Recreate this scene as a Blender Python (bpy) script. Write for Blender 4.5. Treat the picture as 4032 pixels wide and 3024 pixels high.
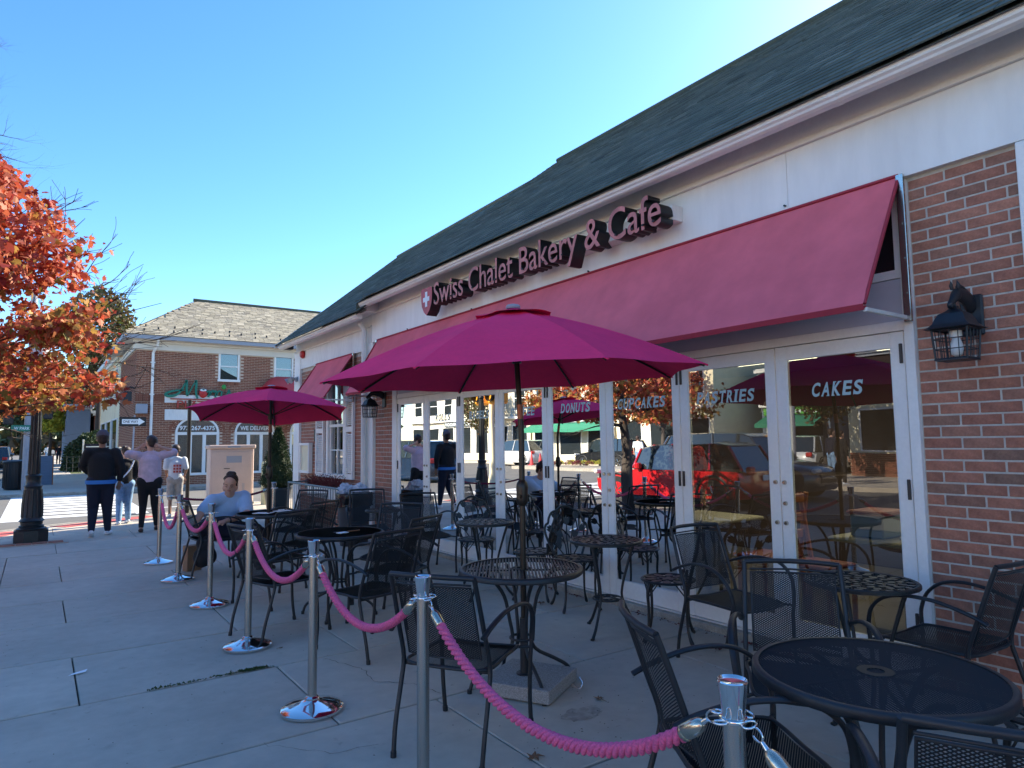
import bpy, bmesh, math, random
import numpy as np
from mathutils import Vector, Matrix, Quaternion
random.seed(7)
PI = math.pi
R = math.radians
S = bpy.context.scene
for o in list(bpy.data.objects):
    bpy.data.objects.remove(o)
COL = S.collection

# ------------------------------------------------------------------ camera
CAM_H = 1.5
cam_d = bpy.data.cameras.new('camera')
cam = bpy.data.objects.new('camera', cam_d)
COL.objects.link(cam)
YAW, PIT, ROL = 0.613987779, 0.0852093726, -0.0122267672
fw = Vector((math.sin(YAW)*math.cos(PIT), math.cos(YAW)*math.cos(PIT), math.sin(PIT)))
rt = Vector((math.cos(YAW), -math.sin(YAW), 0))
up = rt.cross(fw)
r2 = math.cos(ROL)*rt + math.sin(ROL)*up
u2 = -math.sin(ROL)*rt + math.cos(ROL)*up
M = Matrix((( r2.x, u2.x, -fw.x, 0), (r2.y, u2.y, -fw.y, 0), (r2.z, u2.z, -fw.z, CAM_H), (0, 0, 0, 1)))
cam.matrix_world = M
cam_d.sensor_width = 36
cam_d.lens = 2645.16/4032*36
cam_d.clip_start = 0.05
cam_d.clip_end = 2000
S.camera = cam

# ------------------------------------------------------------------ sky and sun
SUN_EL = R(32)
SUN_AZ = R(11)            # from +X towards +Y
W = bpy.data.worlds.new('World')
S.world = W
W.use_nodes = True
wn = W.node_tree
bg = wn.nodes['Background']
sky = wn.nodes.new('ShaderNodeTexSky')
sky.sky_type = 'NISHITA'
sky.sun_disc = False
sky.sun_elevation = SUN_EL
sky.sun_rotation = PI/2 - SUN_AZ
sky.altitude = 100
sky.air_density = 1.0
sky.dust_density = 0.3
sky.ozone_density = 4.5
gam = wn.nodes.new('ShaderNodeGamma')
gam.inputs[1].default_value = 1.08
hsv = wn.nodes.new('ShaderNodeHueSaturation')
hsv.inputs['Saturation'].default_value = 1.14
wn.links.new(sky.outputs[0], gam.inputs[0])
wn.links.new(gam.outputs[0], hsv.inputs['Color'])
wn.links.new(hsv.outputs[0], bg.inputs[0])
bg.inputs[1].default_value = 0.13
sl = bpy.data.lights.new('sun', 'SUN')
sl.energy = 5.0
sl.angle = R(0.5)
sl.color = (1.0, 0.90, 0.72)
sun = bpy.data.objects.new('sun', sl)
COL.objects.link(sun)
sd = Vector((math.cos(SUN_EL)*math.cos(SUN_AZ), math.cos(SUN_EL)*math.sin(SUN_AZ), math.sin(SUN_EL)))
sun.rotation_euler = sd.to_track_quat('Z', 'Y').to_euler()
sun.location = (30, 5, 25)
S.view_settings.view_transform = 'Standard'
S.view_settings.look = 'None'
S.view_settings.exposure = 1.32
S.view_settings.gamma = 1
S.view_settings.use_curve_mapping = False
S.cycles.max_bounces = 8
S.cycles.glossy_bounces = 4
S.cycles.transparent_max_bounces = 24
S.cycles.transmission_bounces = 4
S.cycles.caustics_reflective = False
S.cycles.caustics_refractive = False
S.cycles.sample_clamp_indirect = 6

# ------------------------------------------------------------------ materials
def srgb(r, g, b):
    f = lambda c: (c/255/12.92) if c/255 <= 0.04045 else ((c/255+0.055)/1.055)**2.4
    return (f(r), f(g), f(b))

def mat(name, col, rough=0.6, metal=0.0, noise=None, bump=None, rand=0.0, ramp=None, src='obj',
        spec=None, emit=None, trans=0.0, stretch=(1, 1, 1), noise2=None, coat=0.0, spots=False):
    """noise=(scale, amount) darkens/lightens, bump=(scale, strength), ramp=list of colours picked at random per piece"""
    m = bpy.data.materials.new(name)
    m.use_nodes = True
    nt = m.node_tree
    N = nt.nodes
    L = nt.links
    b = N['Principled BSDF']
    b.inputs['Roughness'].default_value = rough
    b.inputs['Metallic'].default_value = metal
    if spec is not None:
        b.inputs['Specular IOR Level'].default_value = spec
    if coat:
        b.inputs['Coat Weight'].default_value = coat
        b.inputs['Coat Roughness'].default_value = 0.08
    c = None
    rnd = None
    if rand or ramp:
        if src == 'obj':
            oi = N.new('ShaderNodeObjectInfo'); rnd = oi.outputs['Random']
        else:
            ge = N.new('ShaderNodeNewGeometry'); rnd = ge.outputs['Random Per Island']
    if ramp:
        cr = N.new('ShaderNodeValToRGB')
        cr.color_ramp.interpolation = 'LINEAR'
        e = cr.color_ramp.elements
        while len(e) < len(ramp):
            e.new(0.5)
        for i, k in enumerate(ramp):
            e[i].position = i/(len(ramp)-1)
            e[i].color = (*k, 1)
        L.new(rnd, cr.inputs[0])
        c = cr.outputs[0]
    else:
        rgb = N.new('ShaderNodeRGB'); rgb.outputs[0].default_value = (*col, 1)
        c = rgb.outputs[0]
    def mulval(c, val):
        h = N.new('ShaderNodeVectorMath'); h.operation = 'SCALE'
        L.new(c, h.inputs[0]); L.new(val, h.inputs['Scale'])
        return h.outputs[0]
    if rand:
        mr = N.new('ShaderNodeMapRange'); mr.inputs[3].default_value = 1-rand; mr.inputs[4].default_value = 1+rand
        mt = N.new('ShaderNodeMath'); mt.operation = 'FRACT'
        mm = N.new('ShaderNodeMath'); mm.operation = 'MULTIPLY'; mm.inputs[1].default_value = 7.31
        L.new(rnd, mm.inputs[0]); L.new(mm.outputs[0], mt.inputs[0]); L.new(mt.outputs[0], mr.inputs[0])
        c = mulval(c, mr.outputs[0])
    tc = N.new('ShaderNodeTexCoord')
    mp = N.new('ShaderNodeMapping'); mp.inputs['Scale'].default_value = stretch
    L.new(tc.outputs['Object'], mp.inputs[0])
    for nn in (noise, noise2):
        if nn:
            tx = N.new('ShaderNodeTexNoise'); tx.inputs['Scale'].default_value = nn[0]; tx.inputs['Detail'].default_value = 5
            tx.inputs['Roughness'].default_value = 0.6
            L.new(mp.outputs[0], tx.inputs[0])
            mr = N.new('ShaderNodeMapRange'); mr.inputs[1].default_value = 0.3; mr.inputs[2].default_value = 0.7
            mr.inputs[3].default_value = 1-nn[1]; mr.inputs[4].default_value = 1+nn[1]
            L.new(tx.outputs[0], mr.inputs[0])
            c = mulval(c, mr.outputs[0])
    if spots:
        for sc_, hi, lo, dk in ((5.5, 0.13, 0.10, 0.78), (16, 0.16, 0.10, 0.72)):
            vo = N.new('ShaderNodeTexVoronoi'); vo.inputs['Scale'].default_value = sc_; vo.inputs['Randomness'].default_value = 1
            wp = N.new('ShaderNodeTexNoise'); wp.inputs['Scale'].default_value = sc_*3
            ad = N.new('ShaderNodeMixRGB'); ad.inputs[0].default_value = 0.06
            L.new(mp.outputs[0], wp.inputs[0]); L.new(mp.outputs[0], ad.inputs[1]); L.new(wp.outputs[1], ad.inputs[2]); L.new(ad.outputs[0], vo.inputs[0])
            th = N.new('ShaderNodeMath'); th.operation = 'MULTIPLY'; th.inputs[1].default_value = hi*2.2
            sp_ = N.new('ShaderNodeSeparateColor'); L.new(vo.outputs['Color'], sp_.inputs[0])
            pw_ = N.new('ShaderNodeMath'); pw_.operation = 'POWER'; pw_.inputs[1].default_value = 5
            L.new(sp_.outputs[0], pw_.inputs[0]); L.new(pw_.outputs[0], th.inputs[0])
            mr = N.new('ShaderNodeMapRange'); mr.inputs[1].default_value = 0; mr.inputs[3].default_value = dk; mr.inputs[4].default_value = 1
            L.new(vo.outputs['Distance'], mr.inputs[0]); L.new(th.outputs[0], mr.inputs[2])
            c = mulval(c, mr.outputs[0])
    L.new(c, b.inputs['Base Color'])
    if bump:
        tx = N.new('ShaderNodeTexNoise'); tx.inputs['Scale'].default_value = bump[0]; tx.inputs['Detail'].default_value = 4
        L.new(mp.outputs[0], tx.inputs[0])
        bp = N.new('ShaderNodeBump'); bp.inputs['Strength'].default_value = bump[1]; bp.inputs['Distance'].default_value = 0.01
        L.new(tx.outputs[0], bp.inputs['Height'])
        L.new(bp.outputs[0], b.inputs['Normal'])
    if emit:
        b.inputs['Emission Color'].default_value = (*emit[0], 1)
        b.inputs['Emission Strength'].default_value = emit[1]
    if trans:
        out = N['Material Output']
        tb = N.new('ShaderNodeBsdfTranslucent')
        L.new(c, tb.inputs[0])
        mx = N.new('ShaderNodeMixShader'); mx.inputs[0].default_value = trans
        L.new(b.outputs[0], mx.inputs[1]); L.new(tb.outputs[0], mx.inputs[2])
        L.new(mx.outputs[0], out.inputs[0])
    return m

def glass(name, boost=1.8, base=0.03, tint=(0.86, 0.9, 0.88), wob=0.004):
    m = bpy.data.materials.new(name); m.use_nodes = True
    nt = m.node_tree; N = nt.nodes; L = nt.links
    N.remove(N['Principled BSDF'])
    tr = N.new('ShaderNodeBsdfTransparent'); tr.inputs[0].default_value = (*tint, 1)
    gl = N.new('ShaderNodeBsdfGlossy'); gl.inputs['Roughness'].default_value = 0.0
    fr = N.new('ShaderNodeFresnel'); fr.inputs[0].default_value = 1.52
    ml = N.new('ShaderNodeMath'); ml.operation = 'MULTIPLY_ADD'; ml.inputs[1].default_value = boost; ml.inputs[2].default_value = base
    ml.use_clamp = True
    mx = N.new('ShaderNodeMixShader')
    L.new(fr.outputs[0], ml.inputs[0]); L.new(ml.outputs[0], mx.inputs[0])
    L.new(tr.outputs[0], mx.inputs[1]); L.new(gl.outputs[0], mx.inputs[2])
    L.new(mx.outputs[0], N['Material Output'].inputs[0])
    if wob:
        tc = N.new('ShaderNodeTexCoord'); tx = N.new('ShaderNodeTexNoise'); tx.inputs['Scale'].default_value = 1.6; tx.inputs['Detail'].default_value = 1
        bp = N.new('ShaderNodeBump'); bp.inputs['Strength'].default_value = 0.25; bp.inputs['Distance'].default_value = wob
        L.new(tc.outputs['Object'], tx.inputs[0]); L.new(tx.outputs[0], bp.inputs['Height']); L.new(bp.outputs[0], gl.inputs['Normal'])
    return m

MT = {}
MT['slab'] = mat('slab concrete', (0.49, 0.425, 0.345), 0.85, noise=(0.9, 0.13), noise2=(9, 0.07), spots=True, bump=(220, 0.25), rand=0.05)
MT['joint'] = mat('joint dirt', (0.035, 0.033, 0.030), 0.95, noise=(9, 0.3))
MT['curb'] = mat('kerb concrete', (0.34, 0.31, 0.26), 0.85, noise=(9, 0.25), noise2=(70, 0.2), bump=(90, 0.3))
MT['asphalt'] = mat('asphalt', (0.15, 0.142, 0.13), 0.9, noise=(0.6, 0.12), noise2=(90, 0.3), bump=(260, 0.4))
MT['paint'] = mat('road paint white', (0.72, 0.72, 0.7), 0.7, noise=(12, 0.1), noise2=(60, 0.08))
MT['redpad'] = mat('red tactile paving', (0.45, 0.10, 0.09), 0.8, noise=(14, 0.25))
MT['mortar'] = mat('mortar', (0.52, 0.48, 0.41), 0.95, noise=(20, 0.15), bump=(120, 0.3))
BR = [(0.25, 0.145, 0.10), (0.37, 0.150, 0.095), (0.40, 0.165, 0.104), (0.33, 0.132, 0.086), (0.43, 0.185, 0.118), (0.30, 0.145, 0.098), (0.37, 0.150, 0.096)]
MT['brick'] = mat('brick', None, 0.88, ramp=BR, rand=0.12, noise=(14, 0.2), noise2=(70, 0.12), bump=(70, 0.5))
MT['brick_s'] = mat('brick joined', None, 0.88, ramp=BR, rand=0.12, src='isl', noise=(9, 0.15), bump=(70, 0.4))
BR2 = [(0.22, 0.080, 0.050), (0.28, 0.104, 0.062), (0.245, 0.09, 0.055), (0.30, 0.122, 0.072), (0.19, 0.068, 0.042)]
MT['brick2'] = mat('light brick', None, 0.9, ramp=BR2, rand=0.12, src='isl')
MT['brick2o'] = mat('light brick single', None, 0.9, ramp=BR2, rand=0.12)
MT['trim'] = mat('pale cornice paint', (0.70, 0.66, 0.58), 0.7, noise=(2, 0.05))
MT['mortar2'] = mat('pale mortar', (0.62, 0.48, 0.36), 0.95)
MT['white'] = mat('white paint', (0.84, 0.82, 0.77), 0.55, noise=(3, 0.05), noise2=(45, 0.03), bump=(80, 0.05))
MT['fascia'] = mat('painted fascia', (0.83, 0.81, 0.76), 0.55, noise=(1.3, 0.05), noise2=(9, 0.05), stretch=(1, 1, 0.2), bump=(30, 0.05))
MT['white_old'] = mat('weathered white paint', (0.77, 0.75, 0.70), 0.6, noise=(2.2, 0.10), noise2=(30, 0.06), stretch=(1, 1, 0.25))
MT['header'] = mat('grey header panel', (0.52, 0.51, 0.54), 0.55, noise=(3, 0.06))
MT['gutter'] = mat('gutter enamel', (0.78, 0.75, 0.70), 0.35, noise=(4, 0.08))
MT['shingle'] = mat('slate shingle', None, 0.9, spec=0.12, ramp=[(0.075, 0.088, 0.070), (0.115, 0.130, 0.103), (0.092, 0.108, 0.086), (0.145, 0.155, 0.125)], rand=0.2, src='isl', noise=(20, 0.2))
MT['shingle_o'] = mat('slate shingle single', None, 0.9, spec=0.12, ramp=[(0.075, 0.088, 0.070), (0.115, 0.130, 0.103), (0.092, 0.108, 0.086), (0.145, 0.155, 0.125)], rand=0.2, noise=(20, 0.2))
MT['slate2'] = mat('pale slate', None, 0.85, ramp=[(0.28, 0.24, 0.165), (0.40, 0.345, 0.25), (0.33, 0.285, 0.20), (0.24, 0.21, 0.16), (0.46, 0.40, 0.29)], rand=0.15, src='isl')
MT['slate2o'] = mat('pale slate single', None, 0.85, ramp=[(0.28, 0.24, 0.165), (0.40, 0.345, 0.25), (0.33, 0.285, 0.20), (0.24, 0.21, 0.16), (0.46, 0.40, 0.29)], rand=0.15)
MT['awning'] = mat('faded red awning canvas', (0.76, 0.165, 0.20), 0.9, spec=0.15, noise=(0.7, 0.16), noise2=(5, 0.06), bump=(3, 0.35))
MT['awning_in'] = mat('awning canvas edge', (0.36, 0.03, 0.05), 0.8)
MT['umbrella'] = mat('magenta umbrella cloth', (0.94, 0.05, 0.155), 0.9, noise=(3, 0.07), noise2=(40, 0.04), bump=(7, 0.55), trans=0.03, spec=0.05)
MT['chrome'] = mat('chrome', (0.80, 0.79, 0.77), 0.09, 1.0)
MT['steel'] = mat('brushed steel', (0.50, 0.48, 0.44), 0.27, 1.0, noise=(6, 0.08), stretch=(1, 1, 0.1))
MT['nickel'] = mat('worn nickel', (0.56, 0.50, 0.40), 0.24, 1.0, noise=(20, 0.1))
MT['rope'] = mat('pink rope', (0.88, 0.15, 0.34), 0.8, noise=(160, 0.25), bump=(420, 0.8))
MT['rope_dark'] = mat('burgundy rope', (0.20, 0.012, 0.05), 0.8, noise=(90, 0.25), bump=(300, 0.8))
MT['black'] = mat('black powder coat', (0.015, 0.017, 0.020), 0.46, noise=(30, 0.15), bump=(260, 0.12))
MT['mesh'] = mat('black expanded mesh', (0.017, 0.018, 0.020), 0.6, spec=0.3)
MT['cast'] = mat('cast iron black', (0.016, 0.018, 0.018), 0.42, noise=(25, 0.2), bump=(60, 0.3))
MT['pole'] = mat('bronze umbrella pole', (0.035, 0.028, 0.022), 0.35, 0.4)
MT['copper'] = mat('worn collar', (0.35, 0.12, 0.07), 0.4, 0.5)
MT['granite'] = mat('granite', (0.30, 0.28, 0.26), 0.8, noise=(300, 0.5), noise2=(120, 0.3))
MT['lantern'] = mat('dark bronze lantern', (0.016, 0.020, 0.026), 0.45, 0.2, noise=(20, 0.2))
MT['bulb'] = mat('frosted lamp glass', (0.75, 0.75, 0.72), 0.3)
MT['hinge'] = mat('hinge bronze', (0.06, 0.05, 0.045), 0.5, 0.4)
MT['glass'] = glass('door glass', 2.4, 0.05, (0.42, 0.47, 0.45), 0.003)
MT['glass2'] = glass('window glass', 3.0, 0.08, (0.7, 0.75, 0.75), 0.004)
MT['carglass'] = mat('car glass', (0.02, 0.03, 0.035), 0.03, spec=1.0)
MT['vinyl'] = mat('pale blue vinyl letters', (0.42, 0.56, 0.58), 0.6)
MT['vinyl_w'] = mat('white vinyl letters', (0.80, 0.82, 0.82), 0.5)
MT['sign_pink'] = mat('faded red sign face', (0.50, 0.17, 0.15), 0.5, noise=(7, 0.35))
MT['sign_black'] = mat('sign return black', (0.015, 0.014, 0.014), 0.5)
MT['sign_red'] = mat('shield red', (0.45, 0.06, 0.07), 0.5, noise=(8, 0.2))
MT['green_sign'] = mat('green sign face', (0.01, 0.17, 0.11), 0.5)
MT['red_sign'] = mat('red sign face', (0.40, 0.05, 0.03), 0.5)
MT['red'] = mat('bright red', (0.50, 0.02, 0.02), 0.45)
MT['jacket'] = mat('red jacket cloth', (0.22, 0.012, 0.012), 0.8)
MT['tabletop'] = mat('beige table laminate', (0.22, 0.19, 0.13), 0.5)
MT['seatred'] = mat('dark red seat', (0.12, 0.01, 0.01), 0.6)
MT['coral'] = mat('red dome awning canvas', (0.52, 0.055, 0.06), 0.75)
MT['skin1'] = mat('skin light', (0.60, 0.33, 0.23), 0.55)
MT['skin2'] = mat('skin tan', (0.30, 0.15, 0.09), 0.55)
MT['hair'] = mat('dark brown hair', (0.035, 0.016, 0.010), 0.55, noise=(60, 0.4), bump=(90, 0.6))
MT['black_cloth'] = mat('black cloth', (0.010, 0.010, 0.012), 0.9, bump=(60, 0.2))
MT['navy_cloth'] = mat('navy cloth', (0.010, 0.013, 0.030), 0.9, bump=(60, 0.2))
MT['blue_cloth'] = mat('blue cloth', (0.05, 0.22, 0.60), 0.9)
MT['lav_cloth'] = mat('lavender shirt cloth', (0.62, 0.47, 0.55), 0.9, noise=(12, 0.15), bump=(25, 0.5))
MT['white_cloth'] = mat('white shirt cloth', (0.62, 0.66, 0.68), 0.9, noise=(12, 0.1), bump=(25, 0.5))
MT['lt_cloth'] = mat('pale blue tee cloth', (0.42, 0.58, 0.78), 0.9, noise=(9, 0.08), bump=(18, 0.6))
MT['denim'] = mat('light denim', (0.20, 0.33, 0.50), 0.9, noise=(12, 0.35), bump=(40, 0.4))
MT['khaki'] = mat('pale khaki cloth', (0.36, 0.33, 0.30), 0.9, noise=(14, 0.2))
MT['shoe'] = mat('white shoe', (0.70, 0.72, 0.75), 0.6)
MT['shoe_dark'] = mat('brown shoe', (0.06, 0.035, 0.025), 0.6)
MT['bark'] = mat('bark', (0.060, 0.048, 0.040), 0.95, noise=(12, 0.35), bump=(30, 0.9), stretch=(1, 1, 0.3))
MT['rubber'] = mat('black rubber', (0.012, 0.012, 0.013), 0.6)
MT['bin'] = mat('grey plastic bin', (0.035, 0.042, 0.052), 0.5, noise=(8, 0.1))
MT['bag'] = mat('black bin liner', (0.007, 0.008, 0.009), 0.22, bump=(14, 1.0))
MT['wbag'] = mat('white plastic bag', (0.72, 0.74, 0.80), 0.35, bump=(22, 0.8), trans=0.2)
MT['railing'] = mat('painted railing', (0.12, 0.15, 0.15), 0.35, noise=(20, 0.2))
MT['cabinet'] = mat('beige cabinet', (0.62, 0.46, 0.38), 0.55, noise=(3, 0.06), noise2=(40, 0.05))
MT['greypaint'] = mat('grey enamel', (0.33, 0.34, 0.38), 0.5)
MT['paper'] = mat('paper', (0.82, 0.83, 0.84), 0.8)
MT['wood'] = mat('orange wood', (0.26, 0.085, 0.025), 0.5, noise=(4, 0.2), stretch=(6, 6, 1))
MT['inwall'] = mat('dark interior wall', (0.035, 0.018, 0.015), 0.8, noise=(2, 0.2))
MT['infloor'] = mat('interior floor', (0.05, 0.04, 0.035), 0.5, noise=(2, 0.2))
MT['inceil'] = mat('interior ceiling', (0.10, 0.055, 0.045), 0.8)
MT['light'] = mat('lit ceiling panel', (0.9, 0.85, 0.7), 0.5, emit=((1.0, 0.85, 0.55), 7.0))
MT['stone'] = mat('cream limestone', (0.62, 0.56, 0.42), 0.85, noise=(1.5, 0.08), noise2=(20, 0.08), bump=(20, 0.3))
MT['cream'] = mat('cream stucco', (0.80, 0.72, 0.50), 0.8, noise=(2, 0.06))
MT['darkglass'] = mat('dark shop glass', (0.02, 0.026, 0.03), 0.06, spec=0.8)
MT['grayhouse'] = mat('grey blue siding', (0.13, 0.17, 0.23), 0.7, noise=(30, 0.1), stretch=(0.1, 0.1, 1))
MT['concrete_pole'] = mat('grey galvanised pole', (0.33, 0.33, 0.36), 0.6, 0.0, noise=(6, 0.1))
MT['yellow'] = mat('signal yellow', (0.85, 0.36, 0.03), 0.5)
MT['bollard'] = mat('pale yellow bollard', (0.66, 0.60, 0.34), 0.6, noise=(6, 0.15))
MT['soil'] = mat('soil', (0.03, 0.022, 0.015), 0.95)
MT['green_pot'] = mat('dark planter', (0.02, 0.03, 0.04), 0.35)
def leafmat(name, ramp, trans=0.35):
    return mat(name, None, 0.65, ramp=ramp, rand=0.25, src='isl', trans=trans)
MT['leaf_red'] = leafmat('maple leaves red', [(0.38, 0.055, 0.035), (0.55, 0.11, 0.05), (0.60, 0.19, 0.07), (0.34, 0.04, 0.04), (0.55, 0.12, 0.06), (0.66, 0.27, 0.13)])
MT['leaf_or'] = leafmat('maple leaves orange', [(0.52, 0.17, 0.05), (0.48, 0.25, 0.06), (0.34, 0.25, 0.05), (0.55, 0.12, 0.04), (0.22, 0.20, 0.04), (0.58, 0.33, 0.12)])
MT['leaf_green'] = leafmat('dark evergreen leaves', [(0.015, 0.035, 0.010), (0.03, 0.06, 0.015), (0.022, 0.045, 0.014), (0.05, 0.075, 0.02)], 0.15)
MT['leaf_mid'] = leafmat('mixed autumn leaves', [(0.06, 0.08, 0.02), (0.12, 0.12, 0.03), (0.16, 0.07, 0.03), (0.09, 0.10, 0.04)], 0.25)
MT['leaf_yel'] = leafmat('yellow leaves', [(0.45, 0.42, 0.04), (0.36, 0.38, 0.05), (0.5, 0.4, 0.03), (0.22, 0.28, 0.04)], 0.35)
MT['leaf_hea'] = leafmat('dark red heather', [(0.12, 0.012, 0.018), (0.20, 0.025, 0.03), (0.09, 0.012, 0.015), (0.16, 0.05, 0.03)], 0.2)
MT['grass'] = leafmat('moss and grass', [(0.05, 0.09, 0.02), (0.08, 0.12, 0.03), (0.04, 0.06, 0.02)], 0.2)
MT['deadleaf'] = mat('dead leaf', None, 0.8, ramp=[(0.16, 0.07, 0.035), (0.22, 0.13, 0.07), (0.10, 0.03, 0.03)], src='obj', rand=0.2)

# ------------------------------------------------------------------ mesh helpers
class MB:
    def __init__(s):
        s.v = []; s.f = []; s.m = []
    def add(s, vs, fs, mi=0):
        n = len(s.v)
        s.v += [tuple(x) for x in vs]
        s.f += [tuple(i+n for i in f) for f in fs]
        s.m += [mi]*len(fs)
    def box(s, x0, x1, y0, y1, z0, z1, mi=0):
        s.add([(x0,y0,z0),(x1,y0,z0),(x1,y1,z0),(x0,y1,z0),(x0,y0,z1),(x1,y0,z1),(x1,y1,z1),(x0,y1,z1)],
              [(0,3,2,1),(4,5,6,7),(0,1,5,4),(1,2,6,5),(2,3,7,6),(3,0,4,7)], mi)
    def bbox(s, x0, x1, y0, y1, z0, z1, b=0.004, mi=0):
        """box with chamfered edges"""
        P = []
        for (sx, sy, sz) in [(a, c, d) for a in (0, 1) for c in (0, 1) for d in (0, 1)]:
            X = (x0, x1)[sx]; Y = (y0, y1)[sy]; Z = (z0, z1)[sz]
            ix = b if sx == 0 else -b; iy = b if sy == 0 else -b; iz = b if sz == 0 else -b
            P += [(X, Y+iy, Z+iz), (X+ix, Y, Z+iz), (X+ix, Y+iy, Z)]
        idx = lambda a, c, d, k: ((a*2+c)*2+d)*3+k
        F = []
        F.append((idx(0,0,0,0), idx(0,0,1,0), idx(0,1,1,0), idx(0,1,0,0)))
        F.append((idx(1,0,0,0), idx(1,1,0,0), idx(1,1,1,0), idx(1,0,1,0)))
        F.append((idx(0,0,0,1), idx(1,0,0,1), idx(1,0,1,1), idx(0,0,1,1)))
        F.append((idx(0,1,0,1), idx(0,1,1,1), idx(1,1,1,1), idx(1,1,0,1)))
        F.append((idx(0,0,0,2), idx(0,1,0,2), idx(1,1,0,2), idx(1,0,0,2)))
        F.append((idx(0,0,1,2), idx(1,0,1,2), idx(1,1,1,2), idx(0,1,1,2)))
        for d in (0, 1):
            for a in (0, 1):
                F.append((idx(a,0,d,0), idx(a,1,d,0), idx(a,1,d,2), idx(a,0,d,2)))
            for c in (0, 1):
                F.append((idx(0,c,d,1), idx(1,c,d,1), idx(1,c,d,2), idx(0,c,d,2)))
        for a in (0, 1):
            for c in (0, 1):
                F.append((idx(a,c,0,0), idx(a,c,1,0), idx(a,c,1,1), idx(a,c,0,1)))
                for d in (0, 1):
                    F.append((idx(a,c,d,0), idx(a,c,d,1), idx(a,c,d,2)))
        s.add(P, F, mi)
    def tube(s, path, r, n=8, cap=True, closed=False, mi=0, flat=None):
        """r number or list; flat=(a,b) elliptical scale of section"""
        P = [Vector(p) for p in path]
        m = len(P)
        rr = r if hasattr(r, '__len__') else [r]*m
        T = []
        for i in range(m):
            if closed:
                t = P[(i+1) % m]-P[i-1]
            else:
                t = P[min(i+1, m-1)]-P[max(i-1, 0)]
            T.append(t.normalized() if t.length > 1e-9 else Vector((0, 0, 1)))
        ref = Vector((0, 0, 1)) if abs(T[0].z) < 0.9 else Vector((1, 0, 0))
        nrm = (ref - T[0]*ref.dot(T[0])).normalized()
        vs = []
        for i in range(m):
            if i:
                nrm = (nrm - T[i]*nrm.dot(T[i]))
                nrm = nrm.normalized() if nrm.length > 1e-6 else Vector((1, 0, 0))
            b = T[i].cross(nrm)
            fa, fb = flat if flat else (1, 1)
            for k in range(n):
                a = 2*PI*k/n
                vs.append(P[i] + nrm*(math.cos(a)*rr[i]*fa) + b*(math.sin(a)*rr[i]*fb))
        fs = []
        for i in range(m if closed else m-1):
            j = (i+1) % m
            for k in range(n):
                l = (k+1) % n
                fs.append((i*n+k, i*n+l, j*n+l, j*n+k))
        if cap and not closed:
            fs.append(tuple(reversed(range(n))))
            fs.append(tuple((m-1)*n+k for k in range(n)))
        s.add(vs, fs, mi)
    def lathe(s, prof, c=(0, 0, 0), n=24, mi=0, cap=True):
        vs = []
        for (r, z) in prof:
            for k in range(n):
                a = 2*PI*k/n
                vs.append((c[0]+r*math.cos(a), c[1]+r*math.sin(a), c[2]+z))
        fs = []
        for i in range(len(prof)-1):
            for k in range(n):
                l = (k+1) % n
                fs.append((i*n+k, i*n+l, (i+1)*n+l, (i+1)*n+k))
        if cap:
            fs.append(tuple(reversed(range(n))))
            fs.append(tuple((len(prof)-1)*n+k for k in range(n)))
        s.add(vs, fs, mi)
    def prism(s, poly, fn, d0, d1, mi=0, mi_side=None):
        """poly of 2D points; fn(u,v,d)->3D ; extruded between d0 and d1"""
        n = len(poly)
        vs = [fn(u, v, d0) for u, v in poly]+[fn(u, v, d1) for u, v in poly]
        s.add(vs, [tuple(reversed(range(n)))], mi)
        k = len(s.v)-2*n
        s.f.append(tuple(k+n+i for i in range(n))); s.m.append(mi)
        for i in range(n):
            j = (i+1) % n
            s.f.append((k+i, k+j, k+n+j, k+n+i)); s.m.append(mi if mi_side is None else mi_side)
    def ball(s, c, r, n=10, m=7, mi=0):
        rx, ry, rz = r if hasattr(r, '__len__') else (r, r, r)
        vs = [(c[0], c[1], c[2]-rz)]
        for i in range(1, m):
            t = -PI/2+PI*i/m
            for k in range(n):
                a = 2*PI*k/n
                vs.append((c[0]+rx*math.cos(t)*math.cos(a), c[1]+ry*math.cos(t)*math.sin(a), c[2]+rz*math.sin(t)))
        vs.append((c[0], c[1], c[2]+rz))
        fs = []
        for k in range(n):
            fs.append((0, 1+(k+1) % n, 1+k))
            fs.append((len(vs)-1, 1+(m-2)*n+k, 1+(m-2)*n+(k+1) % n))
        for i in range(m-2):
            for k in range(n):
                l = (k+1) % n
                fs.append((1+i*n+k, 1+i*n+l, 1+(i+1)*n+l, 1+(i+1)*n+k))
        s.add(vs, fs, mi)
    def mesh(s, name, mats, smooth=False, ang=38, fix=True):
        me = bpy.data.meshes.new(name)
        me.from_pydata(s.v, [], s.f)
        if not isinstance(mats, (list, tuple)):
            mats = [mats]
        for m_ in mats:
            me.materials.append(m_)
        if len(mats) > 1:
            me.polygons.foreach_set('material_index', s.m)
        if fix:
            bm = bmesh.new(); bm.from_mesh(me)
            bmesh.ops.recalc_face_normals(bm, faces=bm.faces)
            bm.to_mesh(me); bm.free()
        if smooth:
            me.polygons.foreach_set('use_smooth', [True]*len(me.polygons))
            try:
                me.set_sharp_from_angle(angle=R(ang))
            except Exception:
                pass
        me.update()
        return me
    def build(s, name, mats, parent=None, smooth=False, ang=38, fix=True):
        return link(name, s.mesh(name, mats, smooth, ang, fix), parent)

def link(name, data, parent=None, loc=None, rot=None):
    o = bpy.data.objects.new(name, data)
    COL.objects.link(o)
    if parent is not None:
        o.parent = parent
    if loc is not None:
        o.location = loc
    if rot is not None:
        o.rotation_euler = rot
    return o

def tag(o, label=None, cat=None, group=None, kind=None):
    if label: o['label'] = label
    if cat: o['category'] = cat
    if group: o['group'] = group
    if kind: o['kind'] = kind
    return o

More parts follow.
